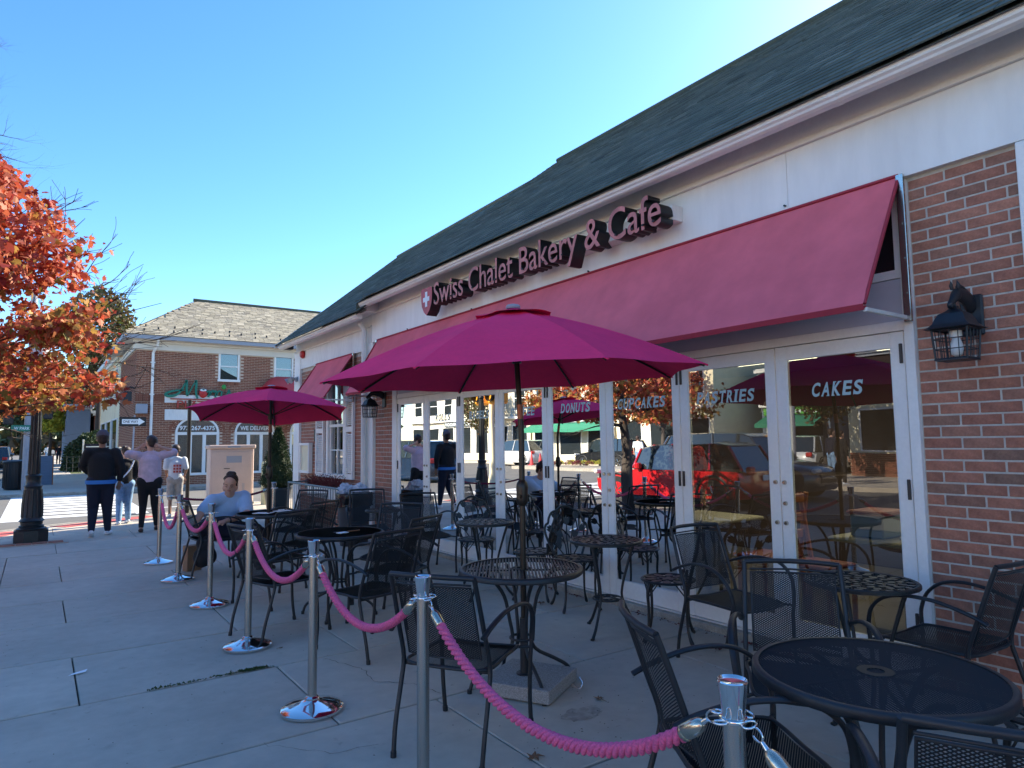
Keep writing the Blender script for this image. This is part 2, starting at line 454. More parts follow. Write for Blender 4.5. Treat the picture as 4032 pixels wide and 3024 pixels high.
def thing(name, label, cat, loc=(0, 0, 0), rz=0, group=None):
    o = link(name, None, None, loc, (0, 0, rz))
    o.empty_display_size = 0.1
    return tag(o, label, cat, group)

KIDS = {}
def copy_thing(root, loc, rz, label):
    """copy a thing with its parts and sub-parts; meshes are shared"""
    c = root.copy(); COL.objects.link(c)
    c.location = loc; c.rotation_euler = (0, 0, rz); c['label'] = label
    if root.name not in KIDS:
        KIDS[root.name] = [(ch, list(ch.children)) for ch in root.children]
    for ch, sub in KIDS[root.name]:
        d = ch.copy(); COL.objects.link(d); d.parent = c
        for g in sub:
            e = g.copy(); COL.objects.link(e); e.parent = d
    return c

def catmull(pts, k=6, closed=False):
    P = [Vector(p) for p in pts]
    n = len(P)
    out = []
    rng = range(n if closed else n-1)
    for i in rng:
        p0 = P[(i-1) % n] if (closed or i > 0) else P[0]*2-P[1]
        p1 = P[i]; p2 = P[(i+1) % n]
        p3 = P[(i+2) % n] if (closed or i+2 < n) else P[-1]*2-P[-2]
        for j in range(k):
            t = j/k
            out.append(0.5*((2*p1)+(p2-p0)*t+(2*p0-5*p1+4*p2-p3)*t*t+(3*p1-p0-3*p2+p3)*t**3))
    if not closed:
        out.append(P[-1])
    return out

def heading(fx, fy):
    """rotation about z so local +y faces (fx, fy)"""
    return math.atan2(fy, fx)-PI/2

def text_mesh(body, size, extrude=0.0, offset=0.0, shear=0.0, space=1.0):
    cu = bpy.data.curves.new('t', 'FONT')
    cu.body = body; cu.size = size; cu.extrude = extrude; cu.offset = offset; cu.shear = shear
    cu.space_character = space; cu.resolution_u = 4
    o = bpy.data.objects.new('t', cu); COL.objects.link(o)
    dg = bpy.context.evaluated_depsgraph_get()
    me = bpy.data.meshes.new_from_object(o.evaluated_get(dg))
    bpy.data.objects.remove(o); bpy.data.curves.remove(cu)
    return me

def mesh_bounds(me):
    xs = [v.co.x for v in me.vertices]; ys = [v.co.y for v in me.vertices]
    return min(xs), max(xs), min(ys), max(ys)

def place_text(name, body, parent, m, origin, ux, uy, width=None, height=None, extrude=0.002, offset=0.0, shear=0.0, space=1.0, side=None):
    """text laid out so that its lower left corner is origin; ux reading direction, uy up"""
    me = text_mesh(body, 1.0, 0.5, offset, shear, space)
    x0, x1, y0, y1 = mesh_bounds(me)
    ux = Vector(ux).normalized(); uy = Vector(uy).normalized(); uz = ux.cross(uy)
    sy = height/(y1-y0) if height else width/(x1-x0)
    sx = width/(x1-x0) if width else sy
    O = Vector(origin)
    for v in me.vertices:
        c = v.co.copy()
        v.co = O + ux*((c.x-x0)*sx) + uy*((c.y-y0)*sy) + uz*(c.z*2*extrude)
    me.materials.clear(); me.materials.append(m)
    if side is not None:
        me.materials.append(side)
        for p in me.polygons:
            if abs(p.normal.dot(uz)) < 0.5:
                p.material_index = 1
    me.update()
    return link(name, me, parent)
# ================================================================== setting
def poly_sheet(name, pts, z, m, kind='structure'):
    mb = MB(); mb.add([(x, y, z) for x, y in pts], [tuple(range(len(pts)))])
    o = mb.build(name, m); tag(o, kind=kind); return o

def slab_prism(name, pts, z0, z1, m, parent=None, kind='structure'):
    mb = MB(); mb.prism(pts, lambda u, v, d: (u, v, d), z0, z1)
    o = mb.build(name, m, parent)
    if kind: tag(o, kind=kind)
    return o

ZR = -0.10
poly_sheet('ground', [(-700, -700), (700, -700), (700, 700), (-700, 700)], ZR-0.02, MT['asphalt'])
poly_sheet('side_street', [(-13, 13.5), (60, 13.5), (60, 28), (-13, 28)], ZR, MT['asphalt'])
KX = -2.35
near_edge = [(KX, -12), (14, -12), (14, 23.6), (4.5, 18.3), (1.8, 16.85), (-0.3, 15.6), (-1.5, 14.7), (-2.1, 13.7), (KX, 12.6)]
walk = slab_prism('sidewalk', near_edge, ZR-0.05, -0.03, MT['joint'])
# paving slabs, running bond
rows = [-3.4, -2.25, -1.1, 0.08, 1.28, 2.46, 3.61, 4.78, 5.87, 7.03, 8.06, 9.17, 10.35, 11.6]
sh = random.Random(3)
for i in range(len(rows)-1):
    y0, y1 = rows[i], rows[i+1]
    par = (i % 2)
    xs = [0.26, 1.97, 3.73] if par == 1 else [-0.28, 1.385, 3.125]
    if i in (11, 12): xs = [-0.28, 1.40, 3.125] if i == 12 else [-0.28, 0.28, 1.97, 3.73]
    xs = [KX+0.16, xs[0]-1.73] + xs + [4.46]
    xs = sorted(x for x in xs if x >= KX+0.15)
    for a, b in zip(xs[:-1], xs[1:]):
        if b-a < 0.05: continue
        mb = MB(); g = 0.0045
        dz = sh.uniform(-0.0015, 0.0015)
        mb.bbox(a+g, b-g, y0+g+.0045, y1-g-.0045, -0.06, dz, 0.005)
        mb.build('paving_slab', MT['slab'], walk)
# concrete towards the corner, where the slabs end
corner = [(KX+0.16, 11.61), (4.46, 11.61), (4.46, 14.3), (13.8, 18.6), (13.8, 23.3), (4.5, 18.12), (1.85, 16.68), (-0.23, 15.44), (-1.42, 14.55), (-1.98, 13.6), (KX+0.16, 12.6)]
def cell(poly, y0, y1, x0, x1):
    def clip(P, f):
        out = []
        for i in range(len(P)):
            a, b = P[i], P[(i+1) % len(P)]
            fa, fb = f(a), f(b)
            if fa >= 0: out.append(a)
            if fa*fb < 0:
                t = fa/(fa-fb); out.append((a[0]+(b[0]-a[0])*t, a[1]+(b[1]-a[1])*t))
        return out
    for f in (lambda p: p[1]-y0, lambda p: y1-p[1], lambda p: p[0]-x0, lambda p: x1-p[0]):
        poly = clip(poly, f)
        if len(poly) < 3: return []
    return poly
ys = [11.61, 12.85, 14.0, 15.2, 16.5, 18, 20, 24]
for i in range(len(ys)-1):
    xs = [-2.2, -0.28, 1.4, 3.1, 4.8, 7, 9.5, 14] if i % 2 else [-2.2, 0.28, 1.95, 3.7, 6, 8.5, 14]
    for a, b in zip(xs[:-1], xs[1:]):
        c = cell(corner, ys[i]+.004, ys[i+1]-.004, a+.004, b-.004)
        if len(c) > 2:
            slab_prism('paving_slab', c, -0.06, random.Random(i*9+len(c)).uniform(-.001, .001), MT['slab'], walk, kind=None)
# kerb along the near sidewalk
def offset_line(pts, d):
    out = []
    for i, p in enumerate(pts):
        a = Vector(pts[max(i-1, 0)]); b = Vector(pts[min(i+1, len(pts)-1)])
        t = (b-a).normalized(); n = Vector((-t.y, t.x))
        out.append((p[0]+n.x*d, p[1]+n.y*d))
    return out
kp = [(KX, -12), (KX, 12.6), (-2.1, 13.7), (-1.5, 14.7), (-0.3, 15.6), (1.8, 16.85), (4.5, 18.3), (14, 23.6)]
kout = offset_line(kp, 0.0); kin = offset_line(kp, -0.15)
mb = MB()
for i in range(len(kp)-1):
    a, b, c, d = kout[i], kout[i+1], kin[i+1], kin[i]
    z0, z1 = ZR-0.03, 0.004
    mb.add([(a[0], a[1], z0), (b[0], b[1], z0), (b[0], b[1], z1), (a[0], a[1], z1)], [(0, 1, 2, 3)])
    mb.add([(a[0], a[1], z1), (b[0], b[1], z1), (c[0], c[1], z1), (d[0], d[1], z1)], [(0, 1, 2, 3)])
k = mb.build('kerb', MT['curb']); tag(k, kind='structure')
# red tactile strips
poly = [(-1.35, 14.35), (-0.5, 15.0), (-0.28, 14.75), (-1.05, 14.1)]
slab_prism('tactile_paving', [(-1.35, 14.3), (-0.42, 15.15), (-0.12, 15.05), (-0.38, 14.45), (-0.95, 13.95)], -0.01, 0.008, MT['redpad'])
slab_prism('tactile_paving', [(0.25, 15.55), (1.95, 16.55), (2.15, 16.2), (0.5, 15.2)], -0.01, 0.008, MT['redpad'])
# crossing painted on the side street
mb = MB(); z = ZR+0.004
mb.box(-0.62, -0.22, 18.2, 27.2, ZR-0.01, z)
mb.box(1.98, 2.25, 18.3, 26.9, ZR-0.01, z)
mb.box(-12, -0.62, 17.9, 18.3, ZR-0.01, z)
y = 18.55
while y < 26.8:
    mb.box(-0.2, 1.96, y, y+0.56, ZR-0.01, z+0.0005)
    y += 0.94
mb.box(2.25, 6.5, 19.6, 19.75, ZR-0.01, z)
o = mb.build('crosswalk', MT['paint']); tag(o, kind='structure')
# second crossing over the main street, seen in the door glass
mb = MB()
x = -12.5
while x < -3.0:
    mb.box(x, x+0.55, 14.6, 17.4, ZR-0.015, ZR+0.004)
    x += 1.15
mb.box(-12.6, -2.9, 14.2, 14.4, ZR-0.015, ZR+0.004); mb.box(-12.6, -2.9, 17.6, 17.8, ZR-0.015, ZR+0.004)
o = mb.build('crosswalk', MT['paint']); tag(o, kind='structure')
# far side pavement of the side street and its kerb
far = [(-1.9, 26.9), (40, 26.9), (40, 28.35), (2.95, 28.35), (2.95, 140), (-1.15, 140), (-1.15, 32.5), (-1.9, 31)]
o = slab_prism('far_sidewalk', far, ZR-0.05, 0.0, MT['slab'])
mb = MB(); mb.box(-2.0, 40, 26.75, 26.9, ZR-0.03, 0.004); mb.box(-1.3, -1.15, 32.5, 140, ZR-0.03, 0.004); mb.box(-2.05, -1.9, 26.9, 31, ZR-0.03, 0.004)
o = mb.build('kerb', MT['curb']); tag(o, kind='structure')
# opposite side of the main street
o = slab_prism('opposite_sidewalk', [(-34, -12), (-11.8, -12), (-11.8, 12), (-13.5, 13.4), (-34, 13.4)], ZR-0.05, 0.02, MT['slab'])
o = slab_prism('opposite_sidewalk', [(-34, 19.5), (-22, 19.5), (-20.4, 21.5), (-20.4, 80), (-34, 80)], ZR-0.05, 0.02, MT['slab'])
o = slab_prism('traffic_island', [(-18.2, 22.5), (-16.2, 22), (-15.6, 23.5), (-15.8, 32), (-18.6, 32)], ZR-0.05, 0.05, MT['curb'])
# crack and stain lines in the pavement
def ribbon(pts, w, z, seed=0):
    rr = random.Random(seed); mb = MB()
    P = []
    for i in range(len(pts)-1):
        a, b = Vector(pts[i]), Vector(pts[i+1])
        k_ = max(2, int((b-a).length/0.04))
        for j in range(k_):
            P.append(a+(b-a)*(j/k_)+Vector((rr.uniform(-.012, .012), rr.uniform(-.012, .012))))
    P.append(Vector(pts[-1]))
    for i in range(len(P)-1):
        t = (P[i+1]-P[i]); n = Vector((-t.y, t.x)).normalized()*w*rr.uniform(0.5, 1.3)
        mb.add([(P[i].x-n.x, P[i].y-n.y, z), (P[i+1].x-n.x, P[i+1].y-n.y, z), (P[i+1].x+n.x, P[i+1].y+n.y, z), (P[i].x+n.x, P[i].y+n.y, z)], [(0, 1, 2, 3)])
    return mb
mb = ribbon([(1.70, 4.74), (1.83, 4.35), (1.80, 4.1), (1.97, 3.9), (2.03, 3.66)], 0.0018, 0.0035, 1)
mb.build('crack', MT['joint'], walk)
mb = ribbon([(0.98, 3.6), (1.22, 3.3), (1.45, 3.25)], 0.0010, 0.0035, 2)
mb.build('crack', MT['joint'], walk)
# debris along the joints
def scatter(name, m, spots, n, rad, size, seed, flat=0.3, z=0.004):
    rr = random.Random(seed); mb = MB()
    for i in range(n):
        sx, sy, ex, ey = rr.choice(spots)
        t = rr.random()
        x = sx+(ex-sx)*t+rr.gauss(0, rad); y = sy+(ey-sy)*t+rr.gauss(0, rad)
        s_ = size*rr.uniform(0.4, 1.3); a = rr.uniform(0, 2*PI); h = s_*flat*rr.uniform(0.2, 1.6)
        ca, sa = math.cos(a)*s_, math.sin(a)*s_
        mb.add([(x-ca, y-sa, z), (x+sa*0.5, y-ca*0.5, z+h), (x+ca, y+sa, z+h*0.4), (x-sa*0.5, y+ca*0.5, z+h*0.7)], [(0, 1, 2), (0, 2, 3)])
    o = mb.build(name, m, None, fix=False); tag(o, kind='stuff', cat=None)
    return o
o = scatter('moss', MT['grass'], [(1.02, 4.79, 1.36, 4.775), (1.15, 4.80, 1.32, 4.79), (1.2, 4.80, 1.32, 4.79), (0.6, 4.785, 1.0, 4.785)], 420, 0.009, 0.010, 5, 1.0)
tag(o, label='green moss growing in the pavement joint beside the posts', cat='moss')
o = scatter('leaf_litter', MT['leaf_hea'], [(4.31, 2.2, 4.31, 4.4), (4.31, 2.2, 4.31, 3.2), (4.32, 5, 4.33, 7)], 380, 0.018, 0.014, 6, 0.6)
tag(o, label='dry leaf crumbs gathered along the concrete sill of the doors', cat='leaf litter')
o = scatter('debris', MT['joint'], [(0.2, 2.0, 3.9, 2.9), (0, 3, 3.5, 9), (1.5, 2.2, 3.0, 3.5), (-1, 4, 1, 11)], 420, 0.3, 0.006, 8, 0.3)
tag(o, label='small dark grit and specks on the grey paving', cat='grit')
o = scatter('weed', MT['grass'], [(3.87, 2.62, 3.99, 2.55)], 260, 0.018, 0.03, 9, 1.3)
tag(o, label='small green weed tuft at the foot of the door sill', cat='weed')
# a stain where water dried beside the umbrella foot
mb = MB(); n = 26; rr = random.Random(4)
mb.add([(2.52+math.cos(2*PI*i/n)*0.14*rr.uniform(.7, 1.15), 2.93+math.sin(2*PI*i/n)*0.08*rr.uniform(.7, 1.15), 0.0032) for i in range(n)], [tuple(range(n))])
mb.build('stain', mat('damp stain', (0.36, 0.31, 0.255), 0.7, noise=(20, 0.3)), walk)

# fallen leaves and litter, each a thing
def leaf_outline(s, seed=0):
    rr = random.Random(seed); pts = []
    for i in range(15):
        a = 2*PI*i/15; r = s*(1.0 if i % 3 == 0 else 0.45)*rr.uniform(0.8, 1.15)
        pts.append((math.cos(a)*r, math.sin(a)*r))
    return pts
def fallen(x, y, s, label, seed, m='deadleaf', name='fallen_leaf', cat='leaf'):
    rr = random.Random(seed); mb = MB(); P = leaf_outline(s, seed)
    vs = [(0, 0, 0.014)]+[(px, py, 0.004+0.02*abs(math.sin(3*math.atan2(py, px)+seed))*s/0.05) for px, py in P]
    n = len(P)
    mb.add(vs, [(0, 1+i, 1+(i+1) % n) for i in range(n)])
    mb.tube([(s*0.3, 0, 0.012), (s*1.5, s*0.2, 0.006)], 0.0012, 4)
    o = mb.build(name, MT[m], None, True, 60); o.location = (x, y, 0); o.rotation_euler.z = rr.uniform(0, 6)
    return tag(o, label, cat, None)
fallen(1.98, 2.66, 0.050, 'curled brown fallen leaf under the rope, near the corner of a slab', 1)
fallen(1.13, 2.98, 0.026, 'small dark leaf just left of the nearest full post', 2)
fallen(1.20, 2.93, 0.020, 'tiny dark leaf beside another left of the near post', 3)
fallen(0.86, 3.05, 0.022, 'pale grey leaf lying alone in front of the posts', 4, 'paper')
fallen(1.38, 2.52, 0.018, 'small pale leaf at the foot of the tall near post', 5, 'paper')
fallen(2.72, 3.02, 0.035, 'dark red leaf beside the granite umbrella foot', 6)
fallen(2.20, 2.72, 0.022, 'little red leaf on the paving below the sagging rope', 7)
fallen(3.86, 5.05, 0.05, 'brown leaf beside the leg of the scrolled chair near the sill', 8)
fallen(3.62, 4.93, 0.032, 'pale dry leaf on the joint in front of the small cast table', 9, 'paper')
fallen(4.02, 3.2, 0.05, 'orange brown leaf under the mesh chair by the doors', 10)
fallen(1.52, 5.15, 0.02, 'dark red leaf next to the base of the third post from the front', 12)
# white scrap of paper on the paving
mb = MB(); mb.add([(-.05, -.018, .004), (.05, -.012, .012), (.062, .016, .02), (-.02, .022, .006)], [(0, 1, 2, 3)])
o = mb.build('paper_scrap', MT['paper']); o.location = (0.27, 5.42, 0); tag(o, 'white scrap of paper lying on a pavement joint', 'paper')

# ================================================================== bakery
DX = 4.45
bak = thing('bakery_building', 'single storey brick bakery with white folding glass doors and dark slate roof', 'building', (0, 0, 0))
def part(mb, name, m, parent=bak, **k):
    return mb.build(name, MT[m] if isinstance(m, str) else m, parent, **k)
# mortar planes = wall bodies
for q in ((-4, 1.935, 0, 3.15), (9.465, 11.35, 0, 3.15), (12.31, 14.0, 0, 3.05), (11.351, 12.309, 0, 0.92), (11.351, 12.309, 2.75, 3.05)):
    mb = MB(); mb.box(DX+0.0035, DX+0.25, *q); part(mb, 'wall', 'mortar')
mb = MB()
mb.prism([(4.47, 14.2), (12, 17.44), (12, 17.2), (4.6, 14.0)], lambda u, v, d: (u, v, d), 0, 3.6); part(mb, 'wall', 'mortar')
mb = MB(); mb.box(11.8, 12, -4, 17.2, 0, 3.6); part(mb, 'wall', 'mortar')
mb = MB(); mb.box(4.7, 11.79, -4.2, -4, 0, 3.6); part(mb, 'wall', 'mortar')
# bricks: nearest 300 are single parts, the rest one joined part
BL, BH, C = 0.203, 0.0577, 0.0677
brick_cache = {}
def brick_mesh(w):
    w = round(w, 3)
    if w not in brick_cache:
        mb = MB(); mb.bbox(0, 0.05, 0, w, 0, BH, 0.003)
        brick_cache[w] = mb.mesh('brick', MT['brick'])
    return brick_cache[w]
n_br = 0
rows_n = 46
stuff = MB()
rb = random.Random(11)
def brick_row(y0, y1, z, off, singles):
    """bricks from y1 down to y0 (towards the camera)"""
    global n_br
    y = y1-off
    spans = []
    if off > 0.03: spans.append((y1-off+0.01, y1))
    while y > y0:
        a = max(y-BL, y0)
        if y-a > 0.03: spans.append((a, y))
        y -= BL+0.01
    for a, b in spans:
        if singles(a, b):
            o = link('brick', brick_mesh(b-a), bak, (DX+rb.uniform(-0.0015, 0.0015), a, z+rb.uniform(-.0007, .0007)))
            n_br += 1
        else:
            d = rb.uniform(-0.0015, 0.0015)
            stuff.box(DX+d, DX+0.05, a, b, z, z+BH)
for r in range(rows_n):
    z = 0.008+r*C
    off = 0 if r % 2 else 0.1015
    brick_row(0.9, 1.93, z, off, lambda a, b: True)
    brick_row(-3.0, 0.895, z, off, lambda a, b: False)
    if 0.2 < z < 2.2 and r % 2: pass
    brick_row(9.475, 10.15, z, off, lambda a, b: n_br < 300 and 0.9 < z < 2.2)
    if z+BH < 3.04:
        if z+BH < 0.92 or z > 2.75:
            brick_row(10.48, 13.9, z, off, lambda a, b: False)
        else:
            brick_row(12.32, 13.9, z, off, lambda a, b: False)
            brick_row(10.48, 11.34, z, off, lambda a, b: False)
o = part(stuff, 'brick_rest', 'brick_s', fix=False); tag(o, kind='stuff')
# fascia, moulding, soffit, gutters
mb = MB(); mb.box(4.405, 4.70, -4, 2.73-0.0015, 3.135, 3.585); part(mb, 'fascia_panel', 'fascia')
mb = MB(); mb.box(4.405, 4.70, 2.73+0.0015, 6.6, 3.135, 3.585); part(mb, 'fascia_panel', 'fascia')
mb = MB(); mb.box(4.405, 4.70, 6.603, 10.21, 3.135, 3.585); part(mb, 'fascia_panel', 'fascia')
mb = MB(); mb.box(4.41, 4.70, 10.24, 14.22, 3.045, 3.40); part(mb, 'fascia_panel', 'white_old')
mb = MB(); mb.box(4.375, 4.70, -4, 10.22, 3.588, 3.612); mb.box(4.39, 4.70, -4, 10.22, 3.612, 3.632); mb.box(4.38, 4.70, 10.24, 14.24, 3.403, 3.43); part(mb, 'moulding', 'white')
mb = MB(); mb.box(4.412, 4.70, -4, 10.21, 3.634, 3.82); mb.box(4.422, 4.7, 10.24, 14.22, 3.432, 3.62); part(mb, 'frieze_board', 'white')
mb = MB(); mb.box(4.15, 4.41, -4, 10.0, 3.80, 3.82); mb.box(4.17, 4.42, 10.24, 14.24, 3.60, 3.62); part(mb, 'soffit', 'white')
gp = [(4.05, 3.71), (4.045, 3.70), (4.052, 3.672), (4.068, 3.66), (4.075, 3.645), (4.095, 3.635), (4.15, 3.635), (4.15, 3.71)]
mb = MB(); mb.prism(gp, lambda u, v, d: (u, d, v), -4, 9.93); part(mb, 'gutter', 'gutter', smooth=True, ang=25)
mb = MB(); mb.prism([(u-.02, v-.17) for u, v in gp], lambda u, v, d: (u, d, v), 9.96, 14.2); part(mb, 'gutter', 'gutter', smooth=True, ang=25)
mb = MB(); mb.box(4.20, 4.411, 9.96, 10.23, 3.60, 3.80); part(mb, 'gutter_return', 'white')
for q in (-.9, 2.15, 5.2, 8.25):
    mb = MB(); mb.prism([(u-.003 if u < 4.15 else u, v+(.002 if v > 3.7 else -.003)) for u, v in gp], lambda u, v, d: (u, d, v), q, q+.05); part(mb, 'gutter_joint', 'gutter', smooth=True, ang=25)
# nail heads and a hook above the awning
for q, zz in ((2.75, 3.19), (4.9, 3.17), (7.1, 3.165), (8.9, 3.17)):
    mb = MB(); mb.tube([(4.385, q, zz), (4.405, q, zz)], .008, 6); part(mb, 'bolt', 'black')
# pilasters and corner boards
mb = MB(); mb.bbox(4.40, 4.7, 10.16, 10.46, 0.0, 3.13, 0.004); part(mb, 'pilaster', 'white')
mb = MB(); mb.bbox(4.40, 4.7, 13.9, 14.26, 0.0, 3.42, 0.004); part(mb, 'corner_board', 'white')
mb = MB(); mb.bbox(4.40, 4.7, 1.02, 1.34, 0.0, 3.13, 0.004); part(mb, 'pilaster', 'white')
mb = MB(); mb.tube([(4.34, 10.37, 0.05), (4.34, 10.37, 3.35), (4.25, 10.36, 3.48)], 0.045, 12); part(mb, 'downpipe', 'white_old', smooth=True)
# concrete sill of the doors
mb = MB(); mb.bbox(4.36, 4.62, 1.94, 9.46, -0.01, 0.052, 0.006); part(mb, 'door_sill', 'curb')
mb = MB(); mb.box(4.415, 4.6, 1.96, 9.44, 0.054, 0.066); part(mb, 'threshold', 'gutter')
# posts, header and transom
for q in ((1.935, 1.995), (9.31, 9.46)):
    mb = MB(); mb.bbox(4.415, 4.56, q[0], q[1], 0.055, 3.13, .003); part(mb, 'jamb', 'white')
mb = MB(); mb.box(4.425, 4.56, 1.997, 9.308, 2.168, 2.232); part(mb, 'door_header', 'white')
mb = MB(); mb.box(4.435, 4.56, 1.997, 9.308, 2.235, 2.50); part(mb, 'header_panel', 'header')
mb = MB(); mb.box(4.43, 4.56, 1.997, 9.308, 2.505, 2.56); mb.box(4.43, 4.56, 1.997, 9.308, 3.06, 3.13)
for i in range(9):
    y = 2.0+i*0.9125
    mb.box(4.431, 4.56, max(y-.03, 1.999), min(y+.03, 9.305), 2.56, 3.06)
part(mb, 'transom_frame', 'white')
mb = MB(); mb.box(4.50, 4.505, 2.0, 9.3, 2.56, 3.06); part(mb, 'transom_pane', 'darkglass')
# folding doors
names = ['CAKES', 'PASTRIES', 'CUPCAKES', 'DONUTS', 'COFFEE', 'BAGELS', 'ROLLS', None]
DW = 0.9125
SERIF = {'C': [(0.86, .62, .86, 1.0)], 'A': [(0.0, 0, .26, .07), (.66, 0, 1.0, .07)], 'K': [(0, 0, .36, .07), (0, .93, .36, 1), (.62, 0, 1.02, .07), (.6, .93, .98, 1)],
         'E': [(0, 0, .2, .07), (0, .93, .2, 1), (.86, 0, .95, .24), (.84, .76, .93, 1)], 'S': [(.84, .7, .93, 1), (.04, 0, .12, .28)], 'P': [(0, 0, .42, .07), (-.06, .93, .2, 1)],
         'T': [(.3, 0, .72, .07), (-.02, .76, .07, 1), (.93, .76, 1.02, 1)], 'R': [(0, 0, .38, .07), (-.05, .93, .2, 1), (.75, 0, 1.05, .07)], 'I': [(-.5, 0, 1.5, .07), (-.5, .93, 1.5, 1)],
         'U': [(-.08, .93, .32, 1), (.68, .93, 1.08, 1)], 'D': [(-.06, 0, .2, .07), (-.06, .93, .2, 1)], 'O': [], 'N': [(-.08, 0, .3, .07), (.7, .93, 1.08, 1), (-.08, .93, .2, 1)],
         'F': [(0, 0, .4, .07), (-.05, .93, .2, 1), (.88, .76, .97, 1)], 'G': [(.6, .42, 1.05, .5)], 'L': [(-.05, 0, .2, .07), (-.1, .93, .4, 1), (.9, 0, .98, .26)], 'B': [(-.06, 0, .2, .07), (-.06, .93, .2, 1)]}
def slab_text(name, body, parent, m, xw, yc, zc, width, height):
    """slanted slab-serif letters on a pane, read with -Y to the right"""
    mb = MB(); n = len(body); adv = width/(n-0.25+(-0.4 if 'I' in body else 0))
    x = 0
    for ch in body:
        w = adv*(0.28 if ch == 'I' else 0.74)
        me = text_mesh(ch, 1.0, 0.0, 0.028)
        b = mesh_bounds(me)
        def T(u, v):
            yy = yc+width/2-(x+u*w+0.22*v*height*0.8-0.08*height)
            return (xw(yy), yy, zc+v*height)
        vs = [T((v.co.x-b[0])/(b[1]-b[0]), (v.co.y-b[2])/(b[3]-b[2])) for v in me.vertices]
        mb.add(vs, [tuple(p.vertices) for p in me.polygons])
        bpy.data.meshes.remove(me)
        for (u0, v0, u1, v1) in SERIF.get(ch, []):
            t0 = [T(u0, v0), T(u1, v0), T(u1, v1), T(u0, v1)]
            mb.add([(p[0]-0.0004, p[1], p[2]) for p in t0], [(0, 1, 2, 3)])
        x += w+adv*0.2+(adv*0.08 if ch == 'I' else 0)
    return mb.build(name, m, parent, fix=False)
hinge_me = None
for i in range(8):
    y0 = 2.0+i*DW; y1 = y0+DW
    g = 0.004
    a, b = y0+g, y1-g
    z0, z1 = 0.07, 2.163
    sl_, st, sb = 0.082, 0.10, 0.15
    mb = MB()
    xf, xb = 4.43, 4.475
    mb.bbox(xf, xb, a, a+sl_, z0, z1, .003); mb.bbox(xf, xb, b-sl_, b, z0, z1, .003)
    mb.bbox(xf+.0015, xb, a+sl_+.0005, b-sl_-.0005, z1-st, z1-.0005, .003); mb.bbox(xf+.0015, xb, a+sl_+.0005, b-sl_-.0005, z0+.0005, z0+sb, .003)
    for q in ((a+sl_, a+sl_+.008), (b-sl_-.008, b-sl_)):
        mb.box(xf+.010, xb-.01, q[0], q[1], z0+sb, z1-st)
    d = part(mb, 'door', 'white')
    mb = MB(); w_ = 0.0105; mb.add([(4.452+w_, a+sl_, z0+sb), (4.452-w_, b-sl_, z0+sb), (4.452-w_, b-sl_, z1-st), (4.452+w_, a+sl_, z1-st)], [(0, 1, 2, 3)])
    mb.build('pane', MT['glass'], d, fix=False)
    # hinges on odd boundaries, knobs at even ones
    ya, yb = (a, b)
    hy = a+0.018 if i % 2 == 0 else b-0.018
    ky = b-0.032 if i % 2 == 0 else a+0.032
    for zz in (2.03-.07, 1.18-.07, 0.30):
        mb = MB(); mb.bbox(4.416, 4.431, hy-0.009, hy+0.009, zz, zz+0.125, .003)
        mb.build('hinge', MT['hinge'], d)
    for k_, zz in enumerate((1.18, 1.03, 0.89)):
        if k_ == 1 and i % 2 == 1: continue
        mb = MB(); mb.tube([(4.415, ky, zz), (4.431, ky, zz)], [0.013, 0.017], 12)
        mb.build('knob', MT['nickel'], d, True)
    if names[i]:
        n = names[i]; wd = {'CAKES': .37, 'PASTRIES': .56, 'CUPCAKES': .60, 'DONUTS': .46, 'COFFEE': .46, 'BAGELS': .46, 'ROLLS': .4}[n]
        slab_text('lettering', n, d, MT['vinyl'], lambda y, a=a, b=b: 4.452+0.0105*(1-2*(y-a-sl_)/(b-a-2*sl_))-0.0016, (a+b)/2-(0.0 if n != 'CAKES' else 0.0), 1.785, wd, 0.098)
# interior
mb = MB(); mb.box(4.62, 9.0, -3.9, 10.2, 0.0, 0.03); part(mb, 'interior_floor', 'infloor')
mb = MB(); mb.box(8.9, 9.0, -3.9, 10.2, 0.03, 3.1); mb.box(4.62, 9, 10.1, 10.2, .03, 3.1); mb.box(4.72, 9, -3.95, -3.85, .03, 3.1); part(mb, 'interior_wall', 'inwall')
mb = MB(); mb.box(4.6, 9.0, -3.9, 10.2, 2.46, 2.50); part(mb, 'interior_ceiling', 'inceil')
for x, y in [(5.4, 0.6), (7.0, 0.6), (5.4, 2.6), (7.0, 2.6), (5.4, 4.4), (7.0, 4.4), (5.4, 6.2), (7.0, 6.2), (5.4, 8.2), (7.2, 8.2)]:
    mb = MB(); mb.box(x, x+0.55, y, y+1.1, 2.448, 2.458); part(mb, 'ceiling_light', 'light')
mb = MB(); mb.bbox(7.9, 8.5, 1.0, 6.5, 0.03, 1.05, .01); part(mb, 'counter', 'inwall')
for q in ((1.2, 1.6, 1.7, 2.0), (3.1, 3.6, 1.6, 2.0)):
    mb = MB(); mb.box(8.86, 8.895, *q); part(mb, 'menu_board', 'greypaint')
